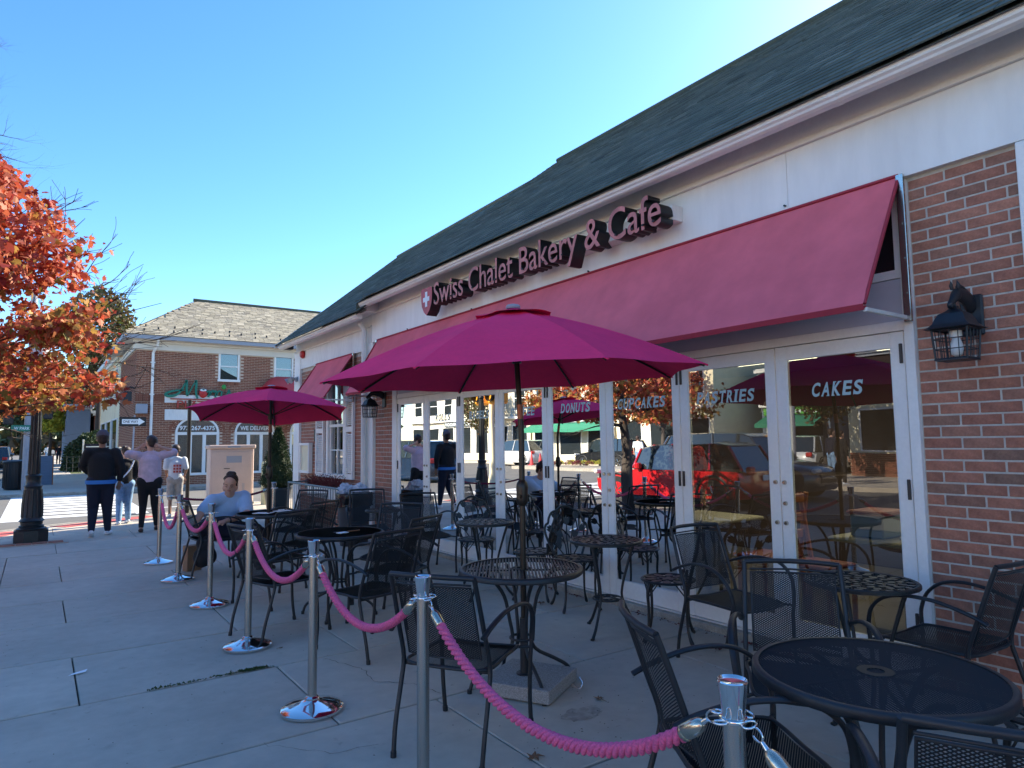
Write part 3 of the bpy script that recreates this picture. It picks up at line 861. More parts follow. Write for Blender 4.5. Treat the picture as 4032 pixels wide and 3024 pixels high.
# wing window with shutters
w = thing('window', None, None); w.parent = bak
for k_ in ('label', 'category'):
    if k_ in w: del w[k_]
mb = MB(); y0, y1, z0, z1 = 11.36, 12.30, 0.93, 2.74
mb.bbox(4.40, 4.5, y0, y0+.09, z0, z1, .004); mb.bbox(4.40, 4.5, y1-.09, y1, z0, z1, .004); mb.box(4.402, 4.5, y0+.09, y1-.09, z1-.09, z1); mb.bbox(4.36, 4.5, y0-.03, y1+.03, z0-.05, z0+.02, .004)
mb.box(4.43, 4.48, y0+.09, y1-.09, 1.80, 1.85)
for q in (y0+.11, y1-.15): mb.box(4.44, 4.48, q, q+.04, z0+.02, z1-.09)
mb.box(4.445, 4.47, (y0+y1)/2-.012, (y0+y1)/2+.012, z0+.02, z1-.09)
for q in (1.38, 2.2): mb.box(4.446, 4.469, y0+.15, y1-.15, q-.01, q+.01)
mb.build('frame', MT['white'], w)
mb = MB(); mb.box(4.472, 4.476, y0+.1, y1-.1, z0, z1-.05); mb.build('pane', MT['glass2'], w)
mb = MB(); mb.box(4.64, 4.66, y0, y1, z0, z1); mb.build('curtain', MT['greypaint'], w)
for (s0, s1) in ((10.99, 11.35), (12.45, 12.87)):
    mb = MB(); z0, z1 = 0.88, 2.50
    mb.bbox(4.395, 4.445, s0, s0+.05, z0, z1, .003); mb.bbox(4.395, 4.445, s1-.05, s1, z0, z1, .003)
    for q in (z0, 1.70, z1-.09): mb.box(4.397, 4.444, s0+.05, s1-.05, q, q+.09)
    shu = part(mb, 'shutter', 'white')
    q = z0+.11; me = None
    while q < z1-.12:
        if not (1.66 < q < 1.79):
            if me is None:
                lm = MB(); lm.add([(4.402, s0+.05, 0), (4.402, s1-.05, 0), (4.435, s1-.05, .028), (4.435, s0+.05, .028), (4.406, s0+.05, -.004), (4.406, s1-.05, -.004), (4.439, s1-.05, .024), (4.439, s0+.05, .024)],
                                [(0, 1, 2, 3), (7, 6, 5, 4), (0, 4, 5, 1), (2, 6, 7, 3)]); me = lm.mesh('louvre', MT['white'])
            link('louvre', me, shu, (0, 0, q))
        q += 0.036
# roof
EX, EZ, RX, RZ = 4.0, 3.715, 8.0, 6.87
slope = math.atan2(RZ-EZ, RX-EX); LN = math.hypot(RX-EX, RZ-EZ)
mb = MB()
mb.add([(EX+.02, -4.3, EZ-.02), (EX+.02, 9.94, EZ-.02), (RX, 9.72, RZ-.02), (RX, -4.3, RZ-.02)], [(0, 1, 2, 3)])
mb.add([(RX, -4.3, RZ-.02), (RX, 9.72, RZ-.02), (12.2, 9.72, EZ-.3), (12.2, -4.3, EZ-.3)], [(0, 1, 2, 3)])
mb.add([(EX+.02, 9.94, EZ-.02), (EX+.02, 9.94, EZ-.2), (RX, 9.72, RZ-.25), (RX, 9.72, RZ-.02)], [(0, 1, 2, 3)])
mb.add([(3.98, 9.7, 3.535), (3.98, 14.22, 3.535), (7.5, 15.72, 6.32), (8.0, 9.66, 6.74)], [(0, 1, 2, 3)])
mb.add([(7.5, 15.72, 6.32), (8.0, 9.66, 6.74), (12.2, 9.66, 3.5), (12.2, 17.6, 3.5)], [(0, 1, 2, 3)])
mb.add([(4.47, 14.2, 3.55), (7.5, 15.6, 6.28), (12, 17.44, 3.55)], [(0, 1, 2)])
mb.add([(4.47, -4.05, 3.6), (RX, -4.05, RZ-.05), (12, -4.05, 3.6)], [(0, 1, 2)])
part(mb, 'roof', 'shingle', fix=False)
cs, sn = math.cos(slope), math.sin(slope)
sh_cache = {}
def shingle_mesh(w):
    w = round(w, 2)
    if w not in sh_cache:
        mb = MB(); L_ = 0.16; t = 0.011
        P = [(0, 0), (L_, 0), (L_, t*0.3), (0, t)]
        mb.prism(P, lambda u, v, d: (u*cs-v*sn, d, u*sn+v*cs), 0, w-0.006)
        sh_cache[w] = mb.mesh('shingle', MT['shingle_o'])
    return sh_cache[w]
rest = MB(); n_sh = 0; rs = random.Random(5)
def add_shingle(x, y, z, w, single):
    global n_sh
    if single and n_sh < 300:
        link('shingle', shingle_mesh(w), bak, (x, y, z)); n_sh += 1
        return
    L_, t = 0.16, 0.011*rs.uniform(.8, 1.3); d0, d1 = y, y+w-0.006
    P = [(0, 0), (L_, 0), (L_, t*0.3), (0, t)]
    q = [(x+u*cs-v*sn, d, z+u*sn+v*cs) for d in (d0, d1) for u, v in P]
    rest.add(q, [(3, 2, 6, 7), (0, 3, 7, 4), (0, 1, 2, 3), (7, 6, 5, 4)])
nr = int(LN/0.135)
for r in range(nr):
    s_ = r*0.135
    x, z = EX+s_*cs, EZ+s_*sn
    y = -1.5-rs.uniform(0, .3)
    ymax = 9.93-0.22*(s_/LN)
    while y < ymax-0.04:
        w = min(rs.choice([0.2, 0.25, 0.3]), ymax-y)
        if w > 0.05: add_shingle(x, y, z, w, r < 14 and 1.2 < y < 8 and w in (0.2, 0.25, 0.3))
        y += w
nr2 = int(4.6/0.135)
for r in range(nr2):
    s_ = r*0.135; x, z = 3.97+s_*cs, 3.54+s_*sn
    f = (x-3.97)/3.6
    if x > 7.95: break
    y = 9.72; ymax = 14.24+(x-3.98)*0.426
    if z > 6.34+ (15.7-9.7)*0.0 and x > 7.5:
        ymax = 15.72-(x-7.5)/0.5*6.0
    while y < ymax-.05:
        w = min(rs.choice([0.2, 0.25, 0.3]), ymax-y)
        if w > .05: add_shingle(x, y, z, w, False)
        y += w
o = part(rest, 'shingle_rest', 'shingle', fix=False); tag(o, kind='stuff')
mb = MB(); mb.tube([(RX, -4.3, RZ+.01), (RX, 9.72, RZ+.01)], 0.05, 8); mb.tube([(7.5, 15.74, 6.33), (8.0, 9.7, 6.76)], .045, 8); part(mb, 'ridge_cap', 'shingle', smooth=True)
mb = MB(); mb.prism([(3.98, 3.50), (3.98, 3.56), (7.5, 6.34), (7.5, 6.20)], lambda u, v, d: (u, 14.2+(u-3.98)*.426+d, v), 0.03, 0.07); part(mb, 'rake_board', 'white_old')
# ================================================================== awnings
def awning(name, label, ya, yb, xt, zt, xb, zb, group=None):
    t = thing(name, label, 'awning', (0, 0, 0))
    rr = random.Random(int(ya*10)); mb = MB()
    nu, nv = 40, 8
    ws = [rr.uniform(ya, yb) for _ in range(9)]
    V = []
    for j in range(nv+1):
        for i in range(nu+1):
            u, v = i/nu, j/nv
            y = ya+(yb-ya)*u
            sag = 0.02*math.sin(PI*v)
            for q, wv in enumerate(ws):
                sag += 0.007*math.sin(PI*v)*math.exp(-((y+0.25*v-wv)/0.05)**2)
            V.append((xt+(xb-xt)*v+sag*0.7, y, zt+(zb-zt)*v-sag*0.6))
    F = [(j*(nu+1)+i, j*(nu+1)+i+1, (j+1)*(nu+1)+i+1, (j+1)*(nu+1)+i) for j in range(nv) for i in range(nu)]
    mb.add(V, F)
    off = len(V)
    mb.build('canopy', MT['awning'], t, True, 60)
    mb = MB()
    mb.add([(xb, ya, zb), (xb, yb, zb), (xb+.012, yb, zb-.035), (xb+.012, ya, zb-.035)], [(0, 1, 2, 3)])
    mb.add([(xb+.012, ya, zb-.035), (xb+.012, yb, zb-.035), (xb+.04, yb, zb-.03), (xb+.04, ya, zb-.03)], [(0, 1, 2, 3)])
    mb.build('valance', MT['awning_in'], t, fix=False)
    mb = MB()
    for y in (ya, yb):
        mb.tube([(xt, y, zt), (xb+.015, y, zb)], 0.011, 6)
    mb.tube([(xb+.03, ya, zb-.02), (xb+.03, yb, zb-.02)], 0.013, 6)
    mb.tube([(xt-.01, ya, zt), (xt-.01, yb, zt)], 0.012, 6)
    mb.build('canvas_edge', MT['awning_in'], t, True)
    for y, s_ in ((ya, -1), (yb, 1)):
        mb = MB()
        mb.bbox(xb+.02, xt, y-.012, y+.012, zb-.045, zb-.02, .003)
        mb.build('bracket_arm', MT['gutter'], t)
        mb = MB(); mb.bbox(xt-.03, xt-.004, y-.022+s_*.012, y+.022+s_*.012, zb-.06, zt, .003)
        for q in range(4): mb.tube([(xt-.035, y+s_*.012, zb+.12+q*.22), (xt-.03, y+s_*.012, zb+.12+q*.22)], .008, 6)
        mb.build('wall_rail', MT['steel'], t)
    return t
awning('awning', 'long faded red canvas awning over the white folding doors', 1.96, 9.98, 4.405, 3.15, 3.87, 2.27)
awning('awning', 'small faded red awning over the shuttered window', 10.98, 12.86, 4.405, 3.05, 3.87, 2.27)

# ================================================================== bakery sign
sg = thing('shop_sign', 'faded red channel letters reading Swiss Chalet Bakery & Cafe with a white cross shield', 'sign', (0, 0, 0))
mb = MB(); mb.bbox(4.27, 4.404, 3.70, 7.80, 3.335, 3.465, .004); mb.build('raceway', MT['white_old'], sg)
TXT = 'Swiss Chalet Bakery & Cafe'
full = text_mesh(TXT, 1.0, 0.0, 0.006); fb = mesh_bounds(full); bpy.data.meshes.remove(full)
SY0, SY1 = 7.58, 3.69        # text runs from far to near
scale_x = (SY0-SY1)/(fb[1]-fb[0]); hgt = 0.285/0.73*1.0
scale_y = 0.30/0.735
for i, ch in enumerate(TXT):
    if ch == ' ': continue
    pre = text_mesh(TXT[:i+1], 1.0, 0.0, 0.006); pb = mesh_bounds(pre); bpy.data.meshes.remove(pre)
    me = text_mesh(ch, 1.0, 0.5, 0.006); cb = mesh_bounds(me); w_ = cb[1]-cb[0]
    xl = pb[1]-w_
    for v in me.vertices:
        c = v.co.copy()
        v.co = (4.19-c.z*0.16 if False else 4.195-c.z*0.15, SY0-(xl-fb[0]+c.x-cb[0])*scale_x, 3.272+c.y*scale_y)
    me.materials.clear(); me.materials.append(MT['sign_pink']); me.materials.append(MT['sign_black'])
    me.update()
    for p in me.polygons:
        p.material_index = 0 if p.center.x < 4.1205 else 1
    link('letter', me, sg)
    if ch not in '&y':
        mb = MB(); yc = SY0-(xl-fb[0]+w_*0.5)*scale_x
        mb.box(4.10, 4.27, yc-.012, yc+.012, 3.30, 3.315); mb.build('standoff', MT['sign_black'], sg)
pts = []
for u, v in [(0, .95), (.25, 1.0), (.5, .96), (.75, 1.0), (1, .95), (1.0, .6), (.93, .35), (.75, .14), (.5, 0), (.25, .14), (.07, .35), (0, .6)]:
    pts.append((u, v))
mb = MB(); mb.prism(pts, lambda u, v, d: (d, 7.93-u*0.30, 3.165+v*0.375), 4.12, 4.27, 0, 1)
shd = mb.build('shield', [MT['sign_red'], MT['sign_black']], sg)
mb = MB(); yc, zc = 7.78, 3.38
mb.box(4.114, 4.119, yc-.028, yc+.028, zc-.10, zc+.10); mb.box(4.1142, 4.119, yc-.085, yc-.028, zc-.03, zc+.03); mb.box(4.1142, 4.119, yc+.028, yc+.085, zc-.03, zc+.03)
mb.build('cross', MT['vinyl_w'], shd)

# ================================================================== wall lanterns with horse head brackets
def lantern(y, z, label):
    """z is the underside of the cage"""
    t = thing('wall_lantern', label, 'lantern', (4.2, y, z), 0, 'horse head wall lanterns')
    mb = MB()
    h, w = 0.175, 0.085
    for sx in (-1, 1):
        for sy in (-1, 1):
            mb.tube([(sx*w*.92, sy*w*.92, 0), (sx*w*1.05, sy*w*1.05, h)], 0.0065, 4)
    for z_, k in ((0.004, .95), (h*.34, .98), (h*.67, 1.02), (h-.003, 1.06)):
        r_ = .006 if z_ in (0.004, h-.003) else .0028
        c = w*k
        mb.tube([(-c, -c, z_), (c, -c, z_), (c, c, z_), (-c, c, z_)], r_, 4, closed=True)
    for q in (-.5, 0, .5):
        for sgn in (-1, 1):
            mb.tube([(q*w, sgn*w*.95, 0), (q*w*1.05, sgn*w*1.06, h)], .0026, 4)
            mb.tube([(sgn*w*.95, q*w, 0), (sgn*w*1.06, q*w*1.05, h)], .0026, 4)
    mb.box(-w, w, -w, w, -.004, .002)
    mb.build('cage', MT['lantern'], t)
    mb = MB()
    prof = [(w*1.42, h), (w*1.2, h+.012), (w*1.0, h+.03), (w*.9, h+.055), (w*.72, h+.085), (w*.42, h+.10), (.02, h+.115), (.02, h+.13)]
    vs = []; fs = []
    for i, (r_, z_) in enumerate(prof):
        vs += [(-r_, -r_, z_), (r_, -r_, z_), (r_, r_, z_), (-r_, r_, z_)]
        if i:
            for k in range(4): fs.append(((i-1)*4+k, (i-1)*4+(k+1) % 4, i*4+(k+1) % 4, i*4+k))
    fs.append((3, 2, 1, 0)); fs.append(tuple(len(vs)-4+k for k in range(4)))
    mb.add(vs, fs); mb.build('hood', MT['lantern'], t, True, 30)
    mb = MB()
    mb.tube([(0, 0, h-.01), (0, 0, h-.05)], .03, 10); mb.build('socket', MT['bulb'], t, True)
    mb = MB(); mb.lathe([(.018, .13), (.03, .09), (.034, .06), (.026, .03), (.01, .018)], n=12); mb.build('bulb', MT['bulb'], t, True)
    # back plate and horse head
    mb = MB(); mb.bbox(.225, .25, -.06, .06, h-.02, h+.22, .01)
    mb.build('backplate', MT['lantern'], t)
    mb = MB()
    zt = h+.13
    neck = catmull([(.235, 0, zt+.03), (.16, 0, zt+.065), (.09, 0, zt+.075), (.035, 0, zt+.07)], 5)
    mb.tube(neck, [.055-.018*i/(len(neck)-1) for i in range(len(neck))], 10, flat=(1, .55))
    hd = catmull([(.05, 0, zt+.075), (.01, 0, zt+.05), (-.03, 0, zt+.018), (-.055, 0, zt-.012)], 5)
    mb.tube(hd, [.036, .036, .035, .034, .032, .030, .028, .026, .024, .022, .021, .021, .022, .022, .02, .015][:len(hd)], 10, flat=(1, .7))
    for sy in (-1, 1):
        mb.tube([(.035, sy*.016, zt+.10), (.028, sy*.018, zt+.125), (.022, sy*.016, zt+.148)], [.009, .010, .002], 6)
    mb.tube(catmull([(.05, 0, zt+.115), (.12, 0, zt+.125), (.19, 0, zt+.105)], 4), [.012]*9, 6, flat=(1, .5))
    mb.tube([(0, 0, zt-.02), (0, 0, zt+.03)], .012, 8)
    mb.build('horse_bracket', MT['lantern'], t, True, 60)
    return t
lantern(1.62, 1.925, 'dark lantern with a horse head bracket on the brick right of the doors')
lantern(9.80, 1.90, 'dark lantern with a horse head bracket on the narrow brick strip left of the doors')

# small things on the wing
mb = MB(); mb.lathe([(.0, 0), (.075, .0), (.085, .03), (.06, .07), (.0, .08)], n=14)
o = mb.build('alarm_bell', MT['red'], None, True); o.location = (4.405, 13.66, 3.33); o.rotation_euler = (0, -PI/2, 0); tag(o, 'red alarm box high on the white fascia', 'alarm')
mb = MB(); mb.bbox(4.12, 4.30, 14.0, 14.22, 3.47, 3.58, .01); o = mb.build('security_light', MT['lantern']); tag(o, 'small black box light under the far corner of the gutter', 'light')
t = thing('floodlight', 'twin floodlight on the white corner board', 'light', (4.40, 14.05, 2.85))
mb = MB(); mb.bbox(-.04, 0, -.05, .05, -.05, .05, .005); mb.build('junction_box', MT['concrete_pole'], t)
for s_ in (-1, 1):
    mb = MB(); mb.tube([(-.04, s_*.03, 0), (-.08, s_*.07, 0), (-.12, s_*.10, .0), (-.19, s_*.13, -.05)], [.02, .02, .035, .065], 12); mb.build('lamp_head', MT['concrete_pole'], t, True)
t = thing('notice_case', 'white framed notice case on the brick beside the corner board', 'notice case', (4.40, 13.45, 1.22))
mb = MB(); a, b = .30, .30
for q in ((-a, a, b-.05, b), (-a, a, -b, -b+.05)): mb.bbox(-.04, .04, q[0], q[1], q[2], q[3], .003)
for q in ((-a, -a+.05), (a-.05, a)): mb.bbox(-.0395, .04, q[0], q[1], -b+.0505, b-.0505, .003)
mb.build('frame', MT['white'], t)
mb = MB(); mb.box(0.0, .02, -a+.05, a-.05, -b+.05, b-.05); mb.build('notice', MT['cream'], t)
mb = MB(); mb.bbox(4.43, 4.449, 12.98, 13.06, 1.55, 1.78, .004); o = mb.build('wall_box', MT['lantern']); tag(o, 'small black box on the brick above the notice case', 'box')
mb = MB(); mb.bbox(4.38, 4.449, 13.25, 13.45, 0.62, 0.80, .02); o = mb.build('wall_socket', MT['lantern']); tag(o, 'black covered outlet on the brick below the notice case', 'outlet')

# ================================================================== stanchions and ropes
def stanchion():
    t = thing('stanchion', 'x', 'post', (0, 0, 0), 0, 'chrome posts of the rope barrier')
    mb = MB()
    mb.lathe([(.0, 0), (.165, 0), (.172, .006), (.172, .020), (.165, .026), (.12, .040), (.075, .052), (.045, .062), (.040, .066)], n=48)
    mb.build('base', MT['chrome'], t, True, 25)
    mb = MB(); mb.lathe([(.040, .064), (.040, .074), (.030, .082), (.026, .084)], n=24); mb.build('collar', MT['chrome'], t, True, 30)
    mb = MB(); mb.lathe([(.0255, .082), (.0255, .862)], n=24); mb.build('pole', MT['steel'], t, True, 30)
    mb = MB(); mb.lathe([(.026, .858), (.027, .868), (.0265, .880), (.028, .884), (.0345, .938), (.0355, .943), (.034, .946), (.030, .941), (.0, .938)], n=28); mb.build('cap', MT['chrome'], t, True, 25)
    mb = MB()
    mb.lathe([(.027, .857), (.031, .854), (.033, .858), (.031, .862), (.027, .861)], n=24, cap=False)
    for k in range(4):
        a = k*PI/2+PI/4*0
        c = (math.cos(a)*.044, math.sin(a)*.044)
        ring = [(c[0]+math.cos(a)*.014*math.cos(q)-math.sin(a)*.018*math.sin(q), c[1]+math.sin(a)*.014*math.cos(q)+math.cos(a)*.018*math.sin(q), .859+.003*math.sin(q)) for q in [2*PI*i/14 for i in range(14)]]
        mb.tube(ring, .0028, 6, closed=True)
    mb.build('ring', MT['chrome'], t, True, 60)
    return t
SP = [(1.325, 9.78), (1.335, 8.41), (1.375, 6.92), (1.335, 5.35), (1.325, 3.88), (1.335, 2.555), (1.335, 1.025)]
SL = ['farthest post of the rope barrier, behind the walkers',
      'second farthest post of the rope barrier, left of the seated woman',
      'post of the rope barrier directly in front of the seated woman',
      'post before the mesh chair with the bare empty seat',
      'full height post with its chrome base, left of the umbrella table',
      'post cut off by the bottom edge, before the mesh chair at the umbrella table',
      'nearest post at the bottom right, with its shining cup top']
s0 = stanchion(); s0.location = (*SP[0], 0); s0['label'] = SL[0]; s0.rotation_euler.z = .3
bpy.context.view_layer.update()
for p, l in zip(SP[1:], SL[1:]):
    copy_thing(s0, (*p, 0), random.uniform(-.2, .2), l)
copy_thing(s0, (2.86, 10.15, 0), .2, 'post at the back of the terrace beyond the seated woman')
copy_thing(s0, (1.34, -0.42, 0), 0, 'post just out of view behind the near right corner of the terrace')

def rope(p0, p1, sag, label, m, rad=0.0185, ends=True, hang=1.0, dip0=0):
    t = thing('barrier_rope', label, 'rope', (0, 0, 0), 0, 'twisted ropes between the posts')
    P0, P1 = Vector(p0), Vector(p1)
    d = (P1-P0); d2 = Vector((d.x, d.y, 0)).normalized()
    n = max(60, int(d.length/0.012))
    pts = []
    a = d.length
    for i in range(n+1):
        s_ = i/n
        f = 4*s_*(1-s_)
        # a little stiffer near the fittings
        pts.append(P0+d*s_-Vector((0, 0, sag*(f**0.92))))
    # strands
    L_ = [0]
    for i in range(n): L_.append(L_[-1]+(pts[i+1]-pts[i]).length)
    tot = L_[-1]; e0 = 0.12; e1 = tot-0.12
    for k in range(3):
        path = []
        for i in range(n+1):
            if not (e0-.01 < L_[i] < e1+.01): continue
            tg = (pts[min(i+1, n)]-pts[max(i-1, 0)]).normalized()
            sd_ = tg.cross(Vector((0, 0, 1))).normalized(); up_ = sd_.cross(tg)
            an = 2*PI*(L_[i]/0.082)+k*2*PI/3
            path.append(pts[i]+(sd_*math.cos(an)+up_*math.sin(an))*rad*0.66)
        mb = MB(); mb.tube(path, rad*0.50, 8); mb.build('strand', m, t, True, 80, fix=False)
    for (i0, sgn) in ((0, 1), (n, -1)):
        a_ = pts[i0]
        def at(len_):
            tt = len_ if sgn > 0 else tot-len_
            for i in range(n):
                if L_[i+1] >= tt: return pts[i]+(pts[i+1]-pts[i])*((tt-L_[i])/(L_[i+1]-L_[i]))
            return pts[-1]
        mb = MB()
        q = [at(x) for x in (0.052, 0.056, 0.066, 0.08, 0.128, 0.13)]
        mb.tube(q, [.007, .012, .0175, .0205, .0205, .019], 14)
        mb.tube([at(.118)+Vector((0, 0, .0)), at(.122)], .0213, 14)
        mb.build('ferrule', MT['nickel'], t, True, 40)
        mb = MB()
        q0, q1 = at(0.055), at(0.034)
        mb.tube([q0, q1], [.007, .005], 8)
        dirn = (a_-q0).normalized(); side = Vector((0, 0, 1)) if abs(dirn.z) < .8 else Vector((1, 0, 0))
        sd_ = (side-dirn*side.dot(dirn)).normalized()
        cc = q1+dirn*0.016
        ring = [cc+dirn*(.016*math.cos(an))+sd_*(.012*math.sin(an)) for an in [2*PI*i/14 for i in range(12)]]
        mb.tube(ring, .0028, 6)
        mb.build('snap_hook', MT['chrome'], t, True, 60)
    return t
ZH = 0.856
RL = ['pink rope between the two farthest posts, hanging in a deep loop',
      'pink rope hanging to the left of the seated woman, before her chair',
      'pink rope sagging across the lap of the seated woman',
      'pink rope passing in front of the far mesh chair with the bare seat',
      'pink rope from the full post to the tall near post',
      'longest pink twisted rope, sweeping across the foreground to the nearest post',
      'pink rope leaving the nearest post towards the bottom right corner']
SG = [0.34, 0.23, 0.27, 0.24, 0.245, 0.275, 0.30]
for i in range(7):
    a = SP[i]; b = SP[i+1] if i < 6 else (1.34, -0.42)
    rope((a[0], a[1]-.05, ZH), (b[0], b[1]+.05, ZH), SG[i], RL[i], MT['rope'])
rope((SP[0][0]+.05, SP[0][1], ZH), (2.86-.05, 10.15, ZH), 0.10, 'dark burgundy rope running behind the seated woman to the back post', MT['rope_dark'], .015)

# ================================================================== mesh furniture
def lattice(fn, w, h, cell_w, cell_h, th, inside=None, seg=5, lift=0.0012, tilt=0.0, circ=None):
    """expanded metal: two families of diagonal strands, mapped by fn(u,v) with u in 0..w, v in 0..h"""
    mb = MB()
    sl_ = cell_h/cell_w
    for fam in (1, -1):
        c = -sl_*w if fam > 0 else 0.0
        cmax = h if fam > 0 else h+sl_*w
        c = math.floor(c/cell_h)*cell_h
        while c < cmax:
            # line v = c + fam*sl*u
            u0, u1 = 0.0, w
            if fam > 0:
                u0 = max(u0, (0-c)/sl_); u1 = min(u1, (h-c)/sl_)
            else:
                u0 = max(u0, (c-h)/sl_); u1 = min(u1, c/sl_)
            if circ:
                m_ = fam*sl_; q0 = c-circ; A_ = 1+m_*m_; B_ = -2*circ+2*m_*q0; C_ = circ*circ+q0*q0-(circ-.008)**2
                dsc = B_*B_-4*A_*C_
                if dsc <= 0:
                    c += cell_h; continue
                u0 = max(u0, (-B_-math.sqrt(dsc))/(2*A_)); u1 = min(u1, (-B_+math.sqrt(dsc))/(2*A_))
            if u1-u0 > 0.004:
                k = max(1, int(seg*(u1-u0)/w+0.999))
                if inside: k = max(k, 16)
                nv = Vector((-fam*sl_, 1)).normalized()*th/2
                prev = None
                for i in range(k+1):
                    u = u0+(u1-u0)*i/k; v = c+fam*sl_*u
                    ok = inside is None or inside(u, v)
                    if ok:
                        a, b = fn(u-nv.x, v-nv.y), fn(u+nv.x, v+nv.y)
                        lf = lift*(1 if fam > 0 else -1)
                        a = (a[0], a[1]+lf*.5, a[2]+lf+tilt); b = (b[0], b[1]+lf*.5, b[2]+lf-tilt)
                        if prev: mb.add([prev[0], a, b, prev[1]], [(0, 1, 2, 3)])
                        prev = (a, b)
                    else:
                        prev = None
            c += cell_h
    return mb

def mesh_chair():
    t = thing('mesh_armchair', 'x', 'chair', (0, 0, 0), 0, 'black metal mesh armchairs on the terrace')
    W_, SZ = 0.225, 0.42
    def bx(s_, z):      # upright: y position at height z
        f = (z-.44)/.43
        return -.215-.12*f-.02*f*f
    # seat
    def sf(u, v):
        x = u-W_+.012; y = v-.22
        return (x, y, SZ-.010*math.sin(PI*(u/(2*W_-.024)))-0.02*max(0, (y-.12)/.1)**2*.5+.004)
    mb = lattice(sf, 2*W_-.024, .44, .0165, .0094, .0054, None, 5, .0012, .0016)
    mb.build('seat', MT['mesh'], t, fix=False)
    mb = MB()
    fr = catmull([(-W_+.01, -.21, SZ+.003), (-W_+.005, 0, SZ+.003), (-W_+.01, .19, SZ+.0), (-W_+.05, .232, SZ-.012), (0, .24, SZ-.020), (W_-.05, .232, SZ-.012), (W_-.01, .19, SZ), (W_-.005, 0, SZ+.003), (W_-.01, -.21, SZ+.003), (0, -.225, SZ-.006)], 4, True)
    mb.tube(fr, .0085, 8, closed=True)
    mb.tube([(-W_-.005, -.20, SZ-.012), (W_+.005, -.20, SZ-.012)], .009, 8)
    mb.build('seat_frame', MT['black'], t, True, 60)
    # back
    def bf(u, v):
        x = u-.195; z = .47+v
        return (x, bx(1, z)-.035*math.cos(PI*x/.42)*(1-.4*(v/.36))+.004, z)
    mb = lattice(bf, .39, .355, .0165, .0098, .0042)
    mb.build('backrest', MT['mesh'], t, fix=False)
    mb = MB()
    edge = [bf(0.0, v) for v in (0, .12, .24, .355)]+[bf(u, .355) for u in (.1, .195, .29, .39)]+[bf(.39, v) for v in (.24, .12, 0)]+[bf(u, 0) for u in (.29, .195, .1)]
    mb.tube(edge, .0052, 6, closed=True)
    mb.build('back_frame', MT['black'], t, True, 60)
    mb = MB(); zt = .872
    yb = bx(1, zt)
    mb.tube([(-.222, yb, zt), (-.11, yb-.028, zt+.004), (0, yb-.036, zt+.005), (.11, yb-.028, zt+.004), (.222, yb, zt)], .0125, 10)
    mb.tube([(-.20, bx(1, .838), .838), (0, bx(1, .838)-.030, .840), (.20, bx(1, .838), .838)], .005, 6)
    mb.build('top_rail', MT['black'], t, True, 60)
    for s_ in (-1, 1):
        mb = MB()
        p = catmull([(s_*.232, -.31, 0.012), (s_*.236, -.285, .15), (s_*.236, -.235, .32), (s_*.234, -.212, .44), (s_*.230, bx(1, .6), .6), (s_*.225, bx(1, .76), .76), (s_*.222, bx(1, .873), .873)], 4)
        mb.tube(p, .0115, 10); mb.tube([(s_*.232, -.311, 0), (s_*.232, -.309, .028)], .0145, 10)
        mb.build('leg', MT['black'], t, True, 60)
        mb = MB()
        p = catmull([(s_*.246, -.315, .595), (s_*.252, -.24, .628), (s_*.268, -.10, .668), (s_*.288, .04, .676), (s_*.296, .15, .650), (s_*.290, .225, .585), (s_*.278, .255, .50), (s_*.272, .258, .44)], 5)
        mb.tube(p, [.0115]*len(p), 10, flat=(.85, 1.35)); mb.build('armrest', MT['black'], t, True, 60)
        mb = MB()
        p = catmull([(s_*.272, .258, .445), (s_*.264, .252, .32), (s_*.258, .256, .16), (s_*.256, .275, .012)], 4)
        mb.tube(p, .0118, 10); mb.tube([(s_*.256, .276, 0), (s_*.256, .273, .028)], .0148, 10)
        mb.tube([(s_*.268, .254, .405), (s_*.215, .21, .412)], .008, 8)
        mb.build('leg', MT['black'], t, True, 60)
    return t
ch0 = mesh_chair()
CH = [((1.55, 2.87), (.84, .55), 'mesh armchair with its back to us at the umbrella table, behind the tall near post'),
      ((1.775, 1.745), (.86, -.50), 'mesh armchair seen edge on at bottom centre, left of the large mesh table'),
      ((3.115, 2.008), (-.80, -.60), 'mesh armchair with its back against the doors, across the large mesh table, white showing through'),
      ((3.91, 3.27), (-.12, -1), 'mesh armchair standing close to the pastries door'),
      ((3.99, 1.35), (0.05, 1), 'mesh armchair against the brick wall below the right lantern'),
      ((1.74, .60), (.84, .54), 'mesh armchair cut off at the bottom right corner'),
      ((2.13, 4.45), (-.25, .97), 'mesh armchair with its back to us, just behind the umbrella table and nearest to it'),
      ((2.705, 5.117), (-.49, .87), 'mesh armchair half hidden behind another, nearer the doors than the smooth topped table'),
      ((3.081, 6.361), (-.72, -.70), 'mesh armchair catching light on its back, right of the smooth topped table'),
      ((3.845, 7.492), (-.15, -1), 'mesh armchair at the far left end of the folding doors'),
      ((3.657, 8.61), (-.30, -.95), 'mesh armchair in front of the bin and the white pilaster'),
      ((2.014, 6.383), (-.32, .95), 'mesh armchair with its back to us at the table of the seated woman'),
      ((2.57, 7.191), (-.5, .87), 'mesh armchair right of the table of the seated woman, beside the bin'),
      ((1.33, 5.52), (.96, .26), 'mesh armchair with an empty bare seat just behind the second full post'),
      ((1.40, 8.55), (.99, .1), 'mesh armchair in which the woman is sitting'),
      ((3.05, 9.0), (-.8, -.6), 'mesh armchair on the far side of the table of the seated woman, before the planter')]
bpy.context.view_layer.update()
for i, (p, f, l) in enumerate(CH):
    F = Vector(f).normalized(); c = Vector(p)+F*0.345
    if i == 0:
        ch0.location = (c.x, c.y, 0); ch0.rotation_euler.z = heading(F.x, F.y); ch0['label'] = l
    else:
        copy_thing(ch0, (c.x, c.y, 0), heading(F.x, F.y), l)

